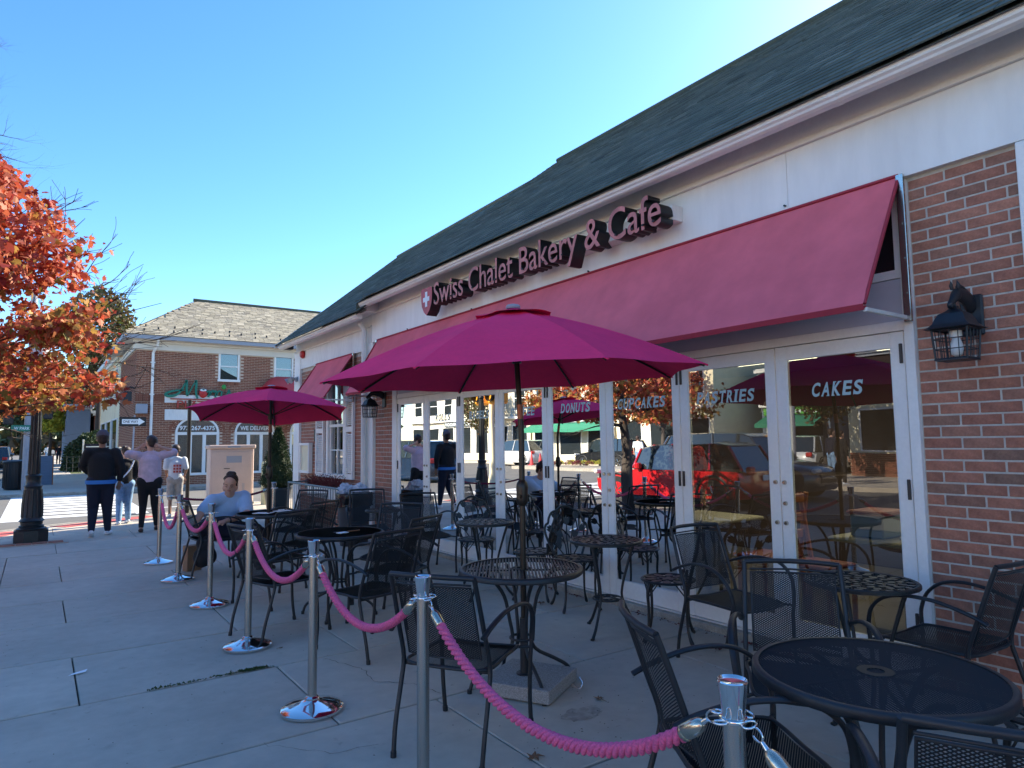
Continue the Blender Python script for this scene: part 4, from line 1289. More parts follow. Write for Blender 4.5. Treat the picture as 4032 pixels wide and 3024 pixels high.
def table_legs(t, z0=.69, top_r=.27, waist=.055, foot=.33, n=4, rot=PI/4, r=.0115, m='black'):
    for k in range(n):
        a = rot+2*PI*k/n; c_, s_ = math.cos(a), math.sin(a)
        prof = [(top_r, z0), (top_r*.72, z0-.03), (top_r*.42, z0-.14), (waist+.02, z0-.28), (waist, z0-.40), (waist+.035, z0-.48), (foot*.62, .145), (foot*.9, .085), (foot, .012)]
        mb = MB(); p = catmull([(c_*q, s_*q, z) for q, z in prof], 4)
        mb.tube(p, r, 8); mb.tube([(c_*foot, s_*foot, 0), (c_*foot, s_*foot, .025)], r*1.25, 8)
        mb.build('leg', MT[m], t, True, 60)
    mb = MB(); mb.tube([(math.cos(2*PI*i/20)*(waist+.012), math.sin(2*PI*i/20)*(waist+.012), z0-.40) for i in range(20)], .008, 6, closed=True)
    mb.build('waist_ring', MT[m], t, True, 60)

def mesh_table(loc, label, rad=.385, z=.71, rot=.3, solid=False):
    t = thing('mesh_table', label, 'table', (*loc, 0), rot, 'round black metal tables on the terrace')
    D_ = 2*rad
    fn = lambda u, v: (u-rad, v-rad, z)
    if solid:
        mb = lattice(fn, D_, D_, .019, .011, .0085, None, 1, .0012, .0025, rad)
    else:
        mb = lattice(fn, D_, D_, .021, .0120, .0050, None, 1, .0012, .0013, rad)
    mb.build('tabletop', MT['mesh'], t, fix=False)
    mb = MB(); n = 56
    mb.lathe([(rad-.012, z+.006), (rad+.004, z+.006), (rad+.010, z), (rad+.010, z-.024), (rad+.004, z-.030), (rad-.006, z-.028), (rad-.012, z-.006), (rad-.012, z+.006)], n=n, cap=False)
    mb.build('rim', MT['black'], t, True, 50)
    mb = MB()
    mb.lathe([(.028, z+.004), (.058, z+.004), (.060, z+.001), (.058, z-.004), (.028, z-.004), (.028, z+.004)], n=24, cap=False)
    mb.build('centre_ring', MT['mesh'], t, True, 40)
    mb = MB()
    for k in range(6):
        a = 2*PI*k/6+.2
        mb.tube([(math.cos(a)*.05, math.sin(a)*.05, z-.012), (math.cos(a)*(rad-.008), math.sin(a)*(rad-.008), z-.014)], .007, 6)
    mb.build('rib', MT['black'], t, True)
    table_legs(t, z-.02, top_r=rad*.72)
    return t
mesh_table((2.345, 1.215), 'large round mesh table in the right foreground', rot=.5)
t3 = mesh_table((2.235, 5.86), 'round table with a smooth looking top between the two umbrellas', rad=.375, rot=.1, solid=True)
t4 = mesh_table((2.235, 8.07), 'round table under the far umbrella where the woman sits', rad=.37, rot=.6, solid=True)

# slatted table with umbrella
t = thing('slatted_table', 'round black table with a slatted top under the near umbrella', 'table', (2.50, 3.475, 0), -0.60, 'round black metal tables on the terrace')
rad, z = .375, .71
mb = MB(); mb.lathe([(rad-.014, z+.006), (rad+.006, z+.006), (rad+.012, z), (rad+.012, z-.022), (rad+.004, z-.028), (rad-.008, z-.026), (rad-.014, z-.006), (rad-.014, z+.006)], n=56, cap=False); mb.build('rim', MT['black'], t, True, 50)
x = -rad+.022; slm = {}
while x < rad-.015:
    hw = math.sqrt(max(0, (rad-.012)**2-x*x))
    mb = MB()
    if abs(x) < .045:
        mb.box(x-.0045, x+.0045, -hw, -.05, z-.006, z+.001); mb.box(x-.0045, x+.0045, .05, hw, z-.006, z+.001)
    else:
        mb.box(x-.0052, x+.0052, -hw, hw, z-.008, z+.001)
    mb.build('slat', MT['black'], t, fix=False); x += .0200
mb = MB(); mb.lathe([(.028, z+.004), (.060, z+.004), (.062, z-.004), (.028, z-.004), (.028, z+.004)], n=24, cap=False); mb.build('centre_ring', MT['mesh'], t, True, 40)
mb = MB()
for a in (0, PI/2): mb.box(*( (-rad+.01, rad-.01, -.010, .010) if a == 0 else (-.010, .010, -rad+.01, rad-.01)), z-.016, z-.007)
mb.build('cross_bar', MT['black'], t)
table_legs(t, z-.02, top_r=.27, waist=.06, foot=.34, rot=.35)

# ================================================================== umbrellas
def umbrella(label, loc, n, rad, zr, phase, tilt, pole_xy, ztop, base):
    t = thing('patio_umbrella', label, 'umbrella', (0, 0, 0), 0, 'magenta market umbrellas')
    cx, cy = loc; tx, ty = tilt
    def P(k, f, dz=0.0):
        a = phase+2*PI*k/n
        x, y = rad*f*math.cos(a), rad*f*math.sin(a)
        zz = ztop+(zr-ztop)*(f**1.05)+0.035*math.sin(PI*f)+tx*x+ty*y+dz
        return Vector((cx+x, cy+y, zz))
    mb = MB(); nr_, ns = 10, 8
    V = []; F = []
    f0 = 0.04
    for k in range(n):
        base_i = len(V)
        for i in range(nr_+1):
            f = f0+(1-f0)*i/nr_
            a, b = P(k, f), P(k+1, f)
            for j in range(ns+1):
                s_ = j/ns
                p = a.lerp(b, s_)
                bow = math.sin(PI*s_)
                # edge scallops inwards, cloth sags a little between the ribs
                c_ = Vector((cx, cy, p.z))
                p = p.lerp(c_, 0.035*bow*f*f)
                p.z -= 0.018*bow*f*(1.2-f)*2
                p.z += 0.012*bow*f**6
                p.z += 0.004*math.sin(k*2.1+i*1.3+j)*bow*f
                V.append(p)
        for i in range(nr_):
            for j in range(ns):
                q = base_i+i*(ns+1)+j
                F.append((q, q+1, q+ns+2, q+ns+1))
    mb.add(V, F)
    # short hem
    can = mb.build('canopy', MT['umbrella'], t, True, 12, fix=False)
    mb = MB()
    V = []; F = []
    for k in range(n):
        b_i = len(V)
        for i, f in enumerate((0.03, .12, .215)):
            a, b = P(k, f, .012+.012*(i == 2)), P(k+1, f, .012+.012*(i == 2))
            for j in range(5):
                s_ = j/4; p = a.lerp(b, s_); p.z += .010*math.sin(PI*s_)*(i == 2)*math.sin(k*1.7+1)
                V.append(p)
        for i in range(2):
            for j in range(4):
                q = b_i+i*5+j; F.append((q, q+1, q+6, q+5))
    mb.add(V, F); mb.build('vent', MT['umbrella'], t, True, 12, fix=False)
    px, py = pole_xy
    top = Vector((cx, cy, ztop+.0))
    hubz = ztop-.32
    ax = (top-Vector((px, py, 1.55)))
    at = lambda z: Vector((px, py, 1.55))+ax*((z-1.55)/ax.z)
    for k in range(n):
        mb = MB(); p = [P(k, f, -.014) for f in (.03, .3, .6, .85, .985)]
        mb.tube(p, .008, 6); mb.build('rib', MT['pole'], t, True)
        mb = MB(); mb.tube([at(hubz)+Vector((0, 0, 0)), P(k, .48, -.022)], .006, 6); mb.build('strut', MT['pole'], t, True)
        mb = MB(); e = P(k, 1.0, -.006); i_ = P(k, .955, -.008); mb.tube([i_, e], [.016, .009], 6, flat=(.5, 1)); mb.build('tip_pocket', MT['umbrella'], t, True)
    mb = MB(); mb.tube([at(hubz-.03), at(hubz+.03)], .03, 12); mb.tube([at(ztop-.06), at(ztop-.005)], .028, 12); mb.build('hub', MT['pole'], t, True)
    mb = MB(); c = at(ztop+.018); mb.lathe([(.045, -.012), (.048, .0), (.042, .012), (.02, .018), (0, .02)], (c.x, c.y, c.z), 16); mb.build('finial', MT['concrete_pole'], t, True)
    mb = MB(); mb.tube([at(1.72), at(ztop-.01)], .017, 12); mb.build('pole', MT['pole'], t, True)
    mb = MB(); mb.tube([(px, py, .03), (px, py, 1.55), at(1.66)], .0185, 14); mb.build('pole', MT['pole'], t, True)
    mb = MB(); mb.tube([at(1.64), at(1.73)], .0195, 12); mb.build('tilt_collar', MT['copper'], t, True)
    mb = MB()
    mb.lathe([(.020, 1.10), (.034, 1.115), (.038, 1.14), (.036, 1.175), (.038, 1.21), (.034, 1.24), (.020, 1.26)], (px, py, 0), 16)
    mb.tube([(px-.03, py-.02, 1.16), (px-.055, py-.035, 1.16)], .012, 8)
    mb.build('crank_housing', MT['pole'], t, True, 40)
    if base == 'granite':
        mb = MB(); s_ = .225
        ang = R(29)
        c_, q_ = math.cos(ang), math.sin(ang)
        b0 = MB(); b0.bbox(-s_, s_, -s_, s_, .012, .088, .004)
        b0.v = [(px+.02+x*c_-y*q_, py-.02+x*q_+y*c_, z) for x, y, z in b0.v]
        b0.build('stone_base', MT['granite'], t)
        mb = MB(); mb.tube([(px, py, .08), (px, py, .42)], .026, 14); mb.tube([(px, py, .086), (px, py, .095)], .05, 16); mb.build('base_tube', MT['black'], t, True)
        mb = MB(); hx, hy = px+.22, py-.24
        mb.tube(catmull([(hx-.05, hy, .06), (hx-.02, hy-.03, .03), (hx+.02, hy-.02, .05), (hx+.04, hy+.03, .07)], 4), .003, 6); mb.build('handle', MT['chrome'], t, True)
    else:
        mb = MB(); mb.lathe([(.23, .0), (.24, .02), (.235, .05), (.10, .075), (.04, .09), (.035, .40), (.022, .41)], (px, py, 0), 28); mb.build('round_base', MT['granite'], t, True, 40)
    return t
umbrella('large magenta umbrella over the slatted table, in front of the awning', (2.474, 3.485), 8, 1.20, 1.895, -1.809, (0.038, -0.005), (2.485, 3.43), 2.345, 'granite')
umbrella('smaller magenta umbrella over the seated woman, in front of the pizzeria', (2.166, 7.853), 6, 0.935, 1.843, -1.888, (-0.033, -0.107), (2.19, 7.97), 2.14, 'round')
# ================================================================== cast iron bistro furniture
def cast_chair():
    t = thing('cast_bistro_chair', 'x', 'chair', (0, 0, 0), 0, 'cast iron bistro chairs with tulip backs')
    # seat with pierced pattern
    mb = MB(); n = 28
    mb.tube([(.2*math.cos(2*PI*i/n), .2*math.sin(2*PI*i/n)*.98, .44) for i in range(n)], .012, 8, closed=True, flat=(.8, 1))
    mb.tube([(.075*math.cos(2*PI*i/16), .075*math.sin(2*PI*i/16), .441) for i in range(16)], .008, 6, closed=True)
    for k in range(10):
        a = 2*PI*k/10
        c_, s_ = math.cos(a), math.sin(a)
        poly = [(.075, 0), (.11, .028), (.15, .030), (.19, .008), (.19, -.008), (.15, -.030), (.11, -.028)]
        mb.prism(poly, lambda u, v, d: (u*c_-v*s_, u*s_+v*c_, d), .436, .445)
    for k in range(5):
        a = 2*PI*k/5; c_, s_ = math.cos(a), math.sin(a)
        poly = [(.0, 0), (.03, .022), (.068, .01), (.068, -.01), (.03, -.022)]
        mb.prism(poly, lambda u, v, d: (u*c_-v*s_, u*s_+v*c_, d), .437, .446)
    mb.build('seat', MT['cast'], t, True, 50)
    bf = lambda x, z: (x, -.185-.10*((z-.44)/.42)-.12*x*x*2+.03, z)
    mb = MB()
    out = [(-.13, .445), (-.155, .50), (-.19, .58), (-.212, .66), (-.200, .715), (-.175, .735), (-.165, .775), (-.135, .825), (-.085, .845), (-.045, .872), (0, .882), (.045, .872), (.085, .845), (.135, .825), (.165, .775), (.175, .735), (.200, .715), (.212, .66), (.19, .58), (.155, .50), (.13, .445)]
    mb.tube([Vector(p) for p in catmull([bf(*q) for q in out], 3)], .0115, 8, flat=(.8, 1.15)); mb.build('back_frame', MT['cast'], t, True, 60)
    def bud(mb, x, z, ang, s=1.0):
        c_, s_ = math.cos(ang), math.sin(ang)
        poly = [(0, 0), (.018, .01), (.026, .035), (.022, .062), (.010, .050), (0, .072), (-.010, .050), (-.022, .062), (-.026, .035), (-.018, .01)]
        def fn(u, v, d):
            q = bf(x+(u*c_-v*s_)*s, z+(u*s_+v*c_)*s); return (q[0], q[1]+d, q[2])
        mb.prism(poly, fn, -.006, .006)
    mb = MB()
    for pts in ([(-.02, .45), (-.03, .55), (-.09, .62), (-.13, .67)], [(.02, .45), (.03, .55), (.09, .62), (.13, .67)], [(0, .45), (.005, .6), (-.005, .72)],
                [(-.05, .45), (-.11, .53), (-.17, .56)], [(.05, .45), (.11, .53), (.17, .56)], [(-.03, .55), (-.06, .68), (-.09, .77)], [(.03, .55), (.06, .68), (.09, .77)],
                [(-.13, .67), (-.17, .70), (-.185, .69)], [(.13, .67), (.17, .70), (.185, .69)]):
        mb.tube(catmull([bf(*q) for q in pts], 4), .0062, 6)
    for x, z, a in ((-.005, .715, 0), (-.09, .765, .35), (.09, .765, -.35), (-.125, .655, .9), (.125, .655, -.9), (-.06, .60, .5), (.06, .60, -.5)):
        bud(mb, x, z, a, 1.15)
    for s_ in (-1, 1):
        def fn(u, v, d):
            q = bf(s_*(.075+u), .50+v); return (q[0], q[1]+d, q[2])
        mb.prism([(0, 0), (.03, .03), (.035, .08), (.015, .13), (-.012, .08), (-.015, .03)], fn, -.004, .004)
    mb.build('tulip_backrest', MT['cast'], t, True, 50)
    for k in range(4):
        a = PI/4+k*PI/2; c_, s_ = math.cos(a), math.sin(a)
        mb = MB()
        p = catmull([(c_*q, s_*q, z) for q, z in [(.175, .435), (.20, .36), (.195, .24), (.20, .12), (.225, .04), (.25, .006)]], 5)
        mb.tube(p, [.016, .016, .015, .015, .014, .013, .0125, .012, .0115, .011, .011, .0105, .0105, .010, .010, .010, .010, .0105, .011, .012, .013, .014, .015, .015, .013, .010][:len(p)], 8)
        mb.build('leg', MT['cast'], t, True, 60)
        mb = MB()
        for sg_ in (-1, 1):
            b = a+sg_*.42
            mb.tube(catmull([(c_*.195, s_*.195, .33), ((c_*.6+math.cos(b)*.4)*.19, (s_*.6+math.sin(b)*.4)*.19, .37), (math.cos(b)*.185, math.sin(b)*.185, .43)], 4), .005, 6)
            mb.tube(catmull([(c_*.19, s_*.19, .375), ((c_*.6+math.cos(b)*.4)*.19, (s_*.6+math.sin(b)*.4)*.19, .405), (math.cos(b*.5+a*.5)*.185, math.sin(b*.5+a*.5)*.185, .43)], 3), .004, 5)
        mb.build('bracket', MT['cast'], t, True, 60)
    return t
cc0 = cast_chair()
CC = [((3.08, .90), (-.85, .25), 'cast bistro chair with a tulip back at the right edge, behind the large mesh table'),
      ((3.97, 3.60), (-.62, .78), 'cast bistro chair between the small cast table and the mesh chair at the pastries door'),
      ((4.02, 4.75), (-.35, -.94), 'cast bistro chair with its tulip back seen flat before the donuts door'),
      ((3.97, 6.34), (-.35, -.94), 'cast bistro chair with its tulip back seen flat before the third door from the left'),
      ((3.97, 5.28), (-.60, .80), 'cast bistro chair partly hidden behind the umbrella pole')]
bpy.context.view_layer.update()
for i, (p, f, l) in enumerate(CC):
    if i == 0:
        cc0.location = (*p, 0); cc0.rotation_euler.z = heading(*f); cc0['label'] = l
    else:
        copy_thing(cc0, (*p, 0), heading(*f), l)

def cast_table(loc, label, rad=.285, z=.71):
    t = thing('cast_bistro_table', label, 'table', (*loc, 0), loc[1]*1.3, 'small cast iron tables along the doors')
    mb = MB(); n = 40
    mb.lathe([(rad-.02, z+.004), (rad-.004, z+.008), (rad+.004, z+.002), (rad+.004, z-.014), (rad-.006, z-.018), (rad-.02, z-.008), (rad-.02, z+.004)], n=n, cap=False)
    mb.build('rim', MT['cast'], t, True, 50)
    mb = MB(); rr = random.Random(3)
    def leaf(cx, cy, a, L_, w):
        c_, s_ = math.cos(a), math.sin(a)
        poly = [(-L_/2, 0), (-L_*.2, w), (L_*.15, w*.9), (L_/2, 0), (L_*.15, -w*.9), (-L_*.2, -w)]
        mb.prism(poly, lambda u, v, d: (cx+u*c_-v*s_, cy+u*s_+v*c_, d), z-.008, z+.002)
    for r_, k_, L_, w in ((.045, 6, .05, .016), (.095, 9, .062, .018), (.15, 13, .066, .020), (.20, 17, .064, .020), (.245, 21, .060, .018)):
        if r_ > rad-.03: continue
        for k in range(k_):
            a = 2*PI*k/k_+r_*9
            leaf(r_*math.cos(a), r_*math.sin(a), a+(.9 if k % 2 else -.7), L_*rr.uniform(.85, 1.1), w)
    for r_ in (.03, .072, .122, .175, .222):
        if r_ < rad-.03:
            mb.tube([(r_*math.cos(2*PI*i/24), r_*math.sin(2*PI*i/24), z-.006) for i in range(24)], .0035, 5, closed=True)
    mb.build('tabletop', MT['cast'], t, fix=False)
    for k in range(3):
        a = 2*PI*k/3+.4; c_, s_ = math.cos(a), math.sin(a)
        mb = MB(); p = catmull([(c_*q, s_*q, zz) for q, zz in [(rad*.78, z-.012), (rad*.62, z-.15), (rad*.42, z-.36), (rad*.44, .24), (rad*.72, .08), (rad*.92, .012)]], 5)
        mb.tube(p, [.013-.003*math.sin(PI*i/(len(p)-1)) for i in range(len(p))], 8); mb.tube([(c_*rad*.9, s_*rad*.9, .008), (c_*rad*.99, s_*rad*.99, .004)], .013, 8)
        mb.build('leg', MT['cast'], t, True, 60)
    mb = MB(); r_ = rad*.40; zz = .26
    mb.tube([(r_*math.cos(2*PI*i/20), r_*math.sin(2*PI*i/20), zz) for i in range(20)], .008, 6, closed=True)
    mb.tube([(r_*.45*math.cos(2*PI*i/12), r_*.45*math.sin(2*PI*i/12), zz) for i in range(12)], .006, 6, closed=True)
    for k in range(6):
        a = 2*PI*k/6; mb.tube([(r_*.45*math.cos(a), r_*.45*math.sin(a), zz), (r_*math.cos(a), r_*math.sin(a), zz)], .007, 5)
    mb.build('shelf', MT['cast'], t, True, 60)
    return t
cast_table((3.735, 1.99), 'small cast table behind the mesh chair, below the cakes door')
cast_table((3.72, 4.01), 'small cast table right of the umbrella pole, below the cupcakes door')
cast_table((3.64, 5.65), 'small cast table left of the umbrella pole')
cast_table((3.38, 7.47), 'small round table far back beside the brick strip', .21)

# things on the tables
mb = MB(); mb.box(-.07, .07, -.10, .10, 0, .004); o = mb.build('menu_card', MT['paper']); o.location = (2.14, 8.00, .718); o.rotation_euler.z = .8; tag(o, 'white paper lying on the table of the seated woman, left of the umbrella pole', 'paper')
mb = MB(); mb.box(-.09, .09, -.06, .06, 0, .005); mb.tube([(-.05, 0, .012), (.03, .01, .012)], .008, 6); o = mb.build('paper_plate', MT['paper']); o.location = (2.38, 8.09, .718); o.rotation_euler.z = .2; tag(o, 'white papers with a dark pen on the table right of the umbrella pole', 'paper')
mb = MB(); mb.box(-.045, .045, -.03, .03, 0, .006); o = mb.build('napkin', MT['paper']); o.location = (2.22, 5.76, .717); o.rotation_euler.z = .3; tag(o, 'small white napkin on the middle table', 'napkin')
mb = MB(); mb.tube([(-.06, 0, .004), (.06, .01, .004)], .006, 6); o = mb.build('wooden_stick', MT['wood']); o.location = (2.34, 5.80, .717); tag(o, 'small wooden stick on the middle table', 'stick')

# litter bin with liner and white bags
t = thing('litter_bin', 'grey plastic bin with a black liner beside the white pilaster', 'bin', (3.90, 9.66, 0))
mb = MB(); mb.lathe([(.0, 0), (.20, 0), (.205, .02), (.225, .42), (.245, .72), (.255, .72)], n=32); mb.build('body', MT['bin'], t, True, 40)
rr = random.Random(2); mb = MB(); n = 48; V = []
for i, (r_, z) in enumerate([(.235, .74), (.262, .765), (.272, .74), (.268, .69), (.263, .64), (.259, .60), (.262, .575)]):
    for k in range(n):
        a = 2*PI*k/n; w_ = (0.004+.010*i/6)*math.sin(k*1.9+i*.7)+rr.uniform(-.004, .004)
        V.append(((r_+w_)*math.cos(a), (r_+w_)*math.sin(a), z+.012*math.sin(k*.9)*(i > 4)))
mb.add(V, [(i*n+k, i*n+(k+1) % n, (i+1)*n+(k+1) % n, (i+1)*n+k) for i in range(6) for k in range(n)]); mb.build('liner', MT['bag'], t, True, 60, fix=False)
from mathutils import noise as mnoise
def crumple(name, label, c, s, seed, m, cat='bag'):
    rr = random.Random(seed); me = bpy.data.meshes.new(name); bm = bmesh.new()
    bmesh.ops.create_icosphere(bm, subdivisions=4, radius=1)
    dirs = [Vector((rr.gauss(0, 1), rr.gauss(0, 1), rr.gauss(0, 1))).normalized() for _ in range(26)]
    for v in bm.verts:
        d = v.co.normalized()
        k_ = 1.0
        for i, q in enumerate(dirs):
            k_ -= .16*max(0, d.dot(q)-.80)*(4.5 if i % 2 else -3.5)
        nz = mnoise.fractal(d*2.2+Vector((seed, 0, 0)), 0.9, 2.1, 4)
        k_ += .55*abs(nz)-.18
        v.co = Vector((d.x*s[0]*k_, d.y*s[1]*k_, d.z*s[2]*k_))
    bm.to_mesh(me); bm.free(); me.materials.append(m)
    o = link(name, me, None, c); return tag(o, label, cat)
crumple('plastic_bag', 'white crumpled plastic bag heaped on the left of the bin', (3.82, 9.78, .80), (.13, .12, .09), 3, MT['wbag'])
crumple('plastic_bag', 'white knotted plastic bag on the right of the bin, beside another', (3.97, 9.62, .80), (.12, .12, .10), 5, MT['wbag'])

# railing in front of the wing window
t = thing('railing', 'grey metal railing before the shuttered window', 'railing', (3.9, 0, 0))
mb = MB(); mb.tube([(0, 10.1, .785), (0, 12.9, .785)], .017, 8); mb.tube([(0, 12.9, .785), (.45, 13.0, .785)], .015, 8); mb.build('top_rail', MT['railing'], t, True)
mb = MB(); mb.tube([(0, 10.1, .10), (0, 12.9, .10)], .012, 8); mb.build('bottom_rail', MT['railing'], t, True)
bm_ = MB(); bm_.tube([(0, 0, .10), (0, 0, .785)], .0065, 6); me = bm_.mesh('baluster', MT['railing'], True)
y = 10.2
while y < 12.9:
    link('baluster', me, t, (0, y, 0)); y += .115
for y in (10.1, 11.5, 12.9):
    mb = MB(); mb.tube([(0, y, 0), (0, y, .80)], .014, 8); mb.build('post', MT['railing'], t, True)

# window box with heather
t = thing('window_box', 'white window box of dark red heather below the shuttered window', 'planter', (4.25, 11.75, .70))
mb = MB(); mb.bbox(-.10, .10, -.80, .80, -.16, .04, .005); mb.build('box', MT['white_old'], t)
def leaves(name, m, pts, size, parent=None, seed=0, kind='stuff', aspect=.6, up=0.0):
    """small folded leaf faces at points"""
    rr = random.Random(seed); V = []; F = []
    for p in pts:
        s_ = size*rr.uniform(.6, 1.3)
        d = Vector((rr.gauss(0, 1), rr.gauss(0, 1), rr.gauss(0, 1)+up)).normalized()
        e = d.orthogonal().normalized(); a = rr.uniform(0, 6.28); e = (Quaternion(d, a) @ e)
        n_ = d.cross(e)
        p = Vector(p)
        b = len(V)
        V += [p, p+d*s_*.5+e*s_*aspect*.5+n_*s_*.12, p+d*s_, p+d*s_*.5-e*s_*aspect*.5+n_*s_*.12]
        F += [(b, b+1, b+2), (b, b+2, b+3)]
    mb = MB(); mb.v = [tuple(v) for v in V]; mb.f = F; mb.m = [0]*len(F)
    o = mb.build(name, m, parent, fix=False)
    if kind: o['kind'] = kind
    return o
rr = random.Random(9)
pts = []
for i in range(420):
    y0 = rr.uniform(-.78, .78); x0 = rr.uniform(-.08, .06); lx, ly = rr.gauss(-.08, .08), rr.gauss(0, .09); h_ = rr.uniform(.07, .24)
    for k in range(12):
        f = k/12; pts.append((x0+lx*f, y0+ly*f, .04+h_*f))
leaves('heather', MT['leaf_hea'], pts, .028, t, 4, aspect=.35, up=.6)

# conical evergreen in a pot
t = thing('potted_evergreen', 'conical evergreen shrub in a dark pot at the corner of the bakery', 'shrub', (4.62, 16.1, 0))
mb = MB(); mb.lathe([(.0, 0), (.22, 0), (.24, .03), (.30, .42), (.33, .45), (.33, .50), (.29, .50), (.27, .44), (.0, .43)], n=28); mb.build('pot', MT['green_pot'], t, True, 40)
mb = MB(); mb.tube([(0, 0, .4), (0, 0, 1.3)], [.03, .015], 8); mb.build('trunk', MT['bark'], t)
mb = MB(); mb.lathe([(.10, .52), (.26, .65), (.24, .9), (.14, 1.35), (.02, 1.7)], n=12); mb.build('foliage_core', MT['leaf_green'], t, True)
rr = random.Random(12); pts = []
for i in range(9000):
    z = rr.uniform(0, 1)**1.25; R_ = (.40*(1-z)**.75+.02)*(1 if z > .06 else .6+z*6)
    a = rr.uniform(0, 2*PI); q = R_*rr.uniform(.72, 1.03)*(1+.10*math.sin(a*5+z*14))
    pts.append((q*math.cos(a), q*math.sin(a), .50+1.38*z))
leaves('foliage', MT['leaf_green'], pts, .048, t, 5, aspect=.45, up=.9)

# utility cabinet and bollard
t = thing('utility_cabinet', 'tall beige utility cabinet on the corner behind the seated woman', 'cabinet', (4.05, 18.3, 0), -.05)
mb = MB(); mb.bbox(-.52, .52, -.28, .28, .06, 1.40, .02); mb.build('body', MT['cabinet'], t)
mb = MB(); mb.bbox(-.56, .56, -.32, .32, 1.402, 1.50, .02); mb.build('cap', MT['cabinet'], t)
mb = MB(); mb.bbox(-.54, .54, -.30, .30, 0, .058, .008); mb.build('plinth', MT['curb'], t)
mb = MB(); mb.bbox(-.47, .47, -.297, -.2805, .14, 1.33, .006); dr = mb.build('door', MT['cabinet'], t)
mb = MB(); mb.box(-.14, .22, -.3005, -.2975, 1.05, 1.22); mb.build('notice', MT['greypaint'], dr)
mb = MB()
for k in range(9):
    z = .34+.022*k
    mb.box(.10, .16, -.3005, -.2975, z, z+.010); mb.box(.24, .30, -.3005, -.2975, z, z+.010)
mb.build('vent_slots', MT['greypaint'], dr)
mb = MB(); mb.bbox(-.20, -.06, -.312, -.298, .90, .915, .003); mb.build('handle', MT['black'], dr)
mb = MB(); mb.box(-.12, .18, -.3225, -.3205, 1.425, 1.478); mb.build('sticker', MT['greypaint'], t)
mb = MB(); mb.lathe([(.12, 0), (.12, 1.02), (.105, 1.06), (.05, 1.08), (0, 1.085)], n=20); o = mb.build('bollard', MT['bollard'], None, True, 40); o.location = (4.75, 17.55, 0); tag(o, 'pale yellow bollard beside the beige cabinet', 'bollard')

# ================================================================== street furniture
t = thing('street_lamp', 'black cast iron street lamp on the near corner, its top lost in the red leaves', 'street lamp', (-.03, 13.2, 0))
mb = MB()
c8 = [(.225*math.cos(PI/8+k*PI/4)/math.cos(PI/8), .225*math.sin(PI/8+k*PI/4)/math.cos(PI/8)) for k in range(8)]
mb.prism(c8, lambda u, v, d: (u, v, d), .0, .20); mb.build('base', MT['cast'], t)
mb = MB(); mb.lathe([(.20, .20), (.205, .225), (.165, .245), (.170, .265), (.145, .28), (.150, .33), (.175, .345), (.150, .37), (.138, .40), (.135, .62), (.115, .84), (.118, .87), (.128, .885), (.118, .90), (.105, .915), (.095, .98), (.105, 1.02), (.112, 1.05), (.090, 1.07), (.07, 1.075)], n=24); mb.build('pedestal', MT['cast'], t, True, 35)
mb = MB()
for k in range(12):
    a = 2*PI*k/12; mb.tube([(.138*math.cos(a), .138*math.sin(a), .40), (.134*math.cos(a), .134*math.sin(a), .62), (.113*math.cos(a), .113*math.sin(a), .83)], .012, 5)
mb.build('flute', MT['cast'], t, True)
mb = MB(); mb.lathe([(.075, 1.07), (.068, 1.3), (.055, 2.5)], n=20, cap=False)
for k in range(10):
    a = 2*PI*k/10; mb.tube([(.074*math.cos(a), .074*math.sin(a), 1.08), (.055*math.cos(a), .055*math.sin(a), 2.5)], .011, 5)
mb.build('shaft', MT['cast'], t, True)
mb = MB(); mb.lathe([(.055, 2.5), (.08, 2.54), (.05, 2.6), (.09, 2.70), (.10, 2.76)], n=16); mb.build('capital', MT['cast'], t, True)
mb = MB(); mb.lathe([(.09, 2.76), (.15, 2.88), (.16, 3.0), (.11, 3.18), (.04, 3.28)], n=18); mb.build('globe', MT['bulb'], t, True)
slab_prism('footing', [(-.48, 12.78), (.46, 12.78), (.46, 13.5), (-.48, 13.5)], -.005, .012, MT['slab'], walk, kind=None)
mb = MB(); rr = random.Random(6)
for i in range(4):
    for j in range(2):
        mb = MB(); mb.bbox(-.42+i*.205, -.42+i*.205+.195, 12.82+j*.1, 12.82+j*.1+.092, .005, .024+rr.uniform(0, .004), .003); mb.build('brick', MT['brick'], walk)

t = thing('sign_post', 'slim street sign pole standing behind the tip of the far umbrella', 'sign post', (2.78, 16.6, 0))
mb = MB(); mb.tube([(0, 0, ZR), (0, 0, 2.52)], .042, 12); mb.build('pole', MT['pole'], t, True)
mb = MB(); mb.tube([(0, -.03, 1.45), (0, .03, 1.45)], .02, 8); mb.build('clamp', MT['steel'], t, True)

t = thing('one_way_sign', 'black and white ONE WAY arrow sign on its post by the brick corner', 'traffic sign', (2.74, 27.4, 0), .06)
mb = MB(); mb.tube([(0, 0, 0), (.06, 0, 2.6)], .03, 10); mb.build('post', MT['concrete_pole'], t, True)
mb = MB(); mb.bbox(-.42, .42, -.05, -.04, 2.20, 2.53, .01, 0); mb.build('plate', MT['sign_black'], t)
mb = MB()
pl = [(-.34, 2.28), (.18, 2.28), (.18, 2.23), (.38, 2.365), (.18, 2.50), (.18, 2.45), (-.34, 2.45)]
mb.prism(pl, lambda u, v, d: (u, d, v), -.0525, -.0505); mb.build('arrow', MT['vinyl_w'], t)
place_text('lettering', 'ONE WAY', t, MT['sign_black'], (-.31, -.0535, 2.32), (1, 0, 0), (0, 0, 1), .48, .09, .0004, .02)

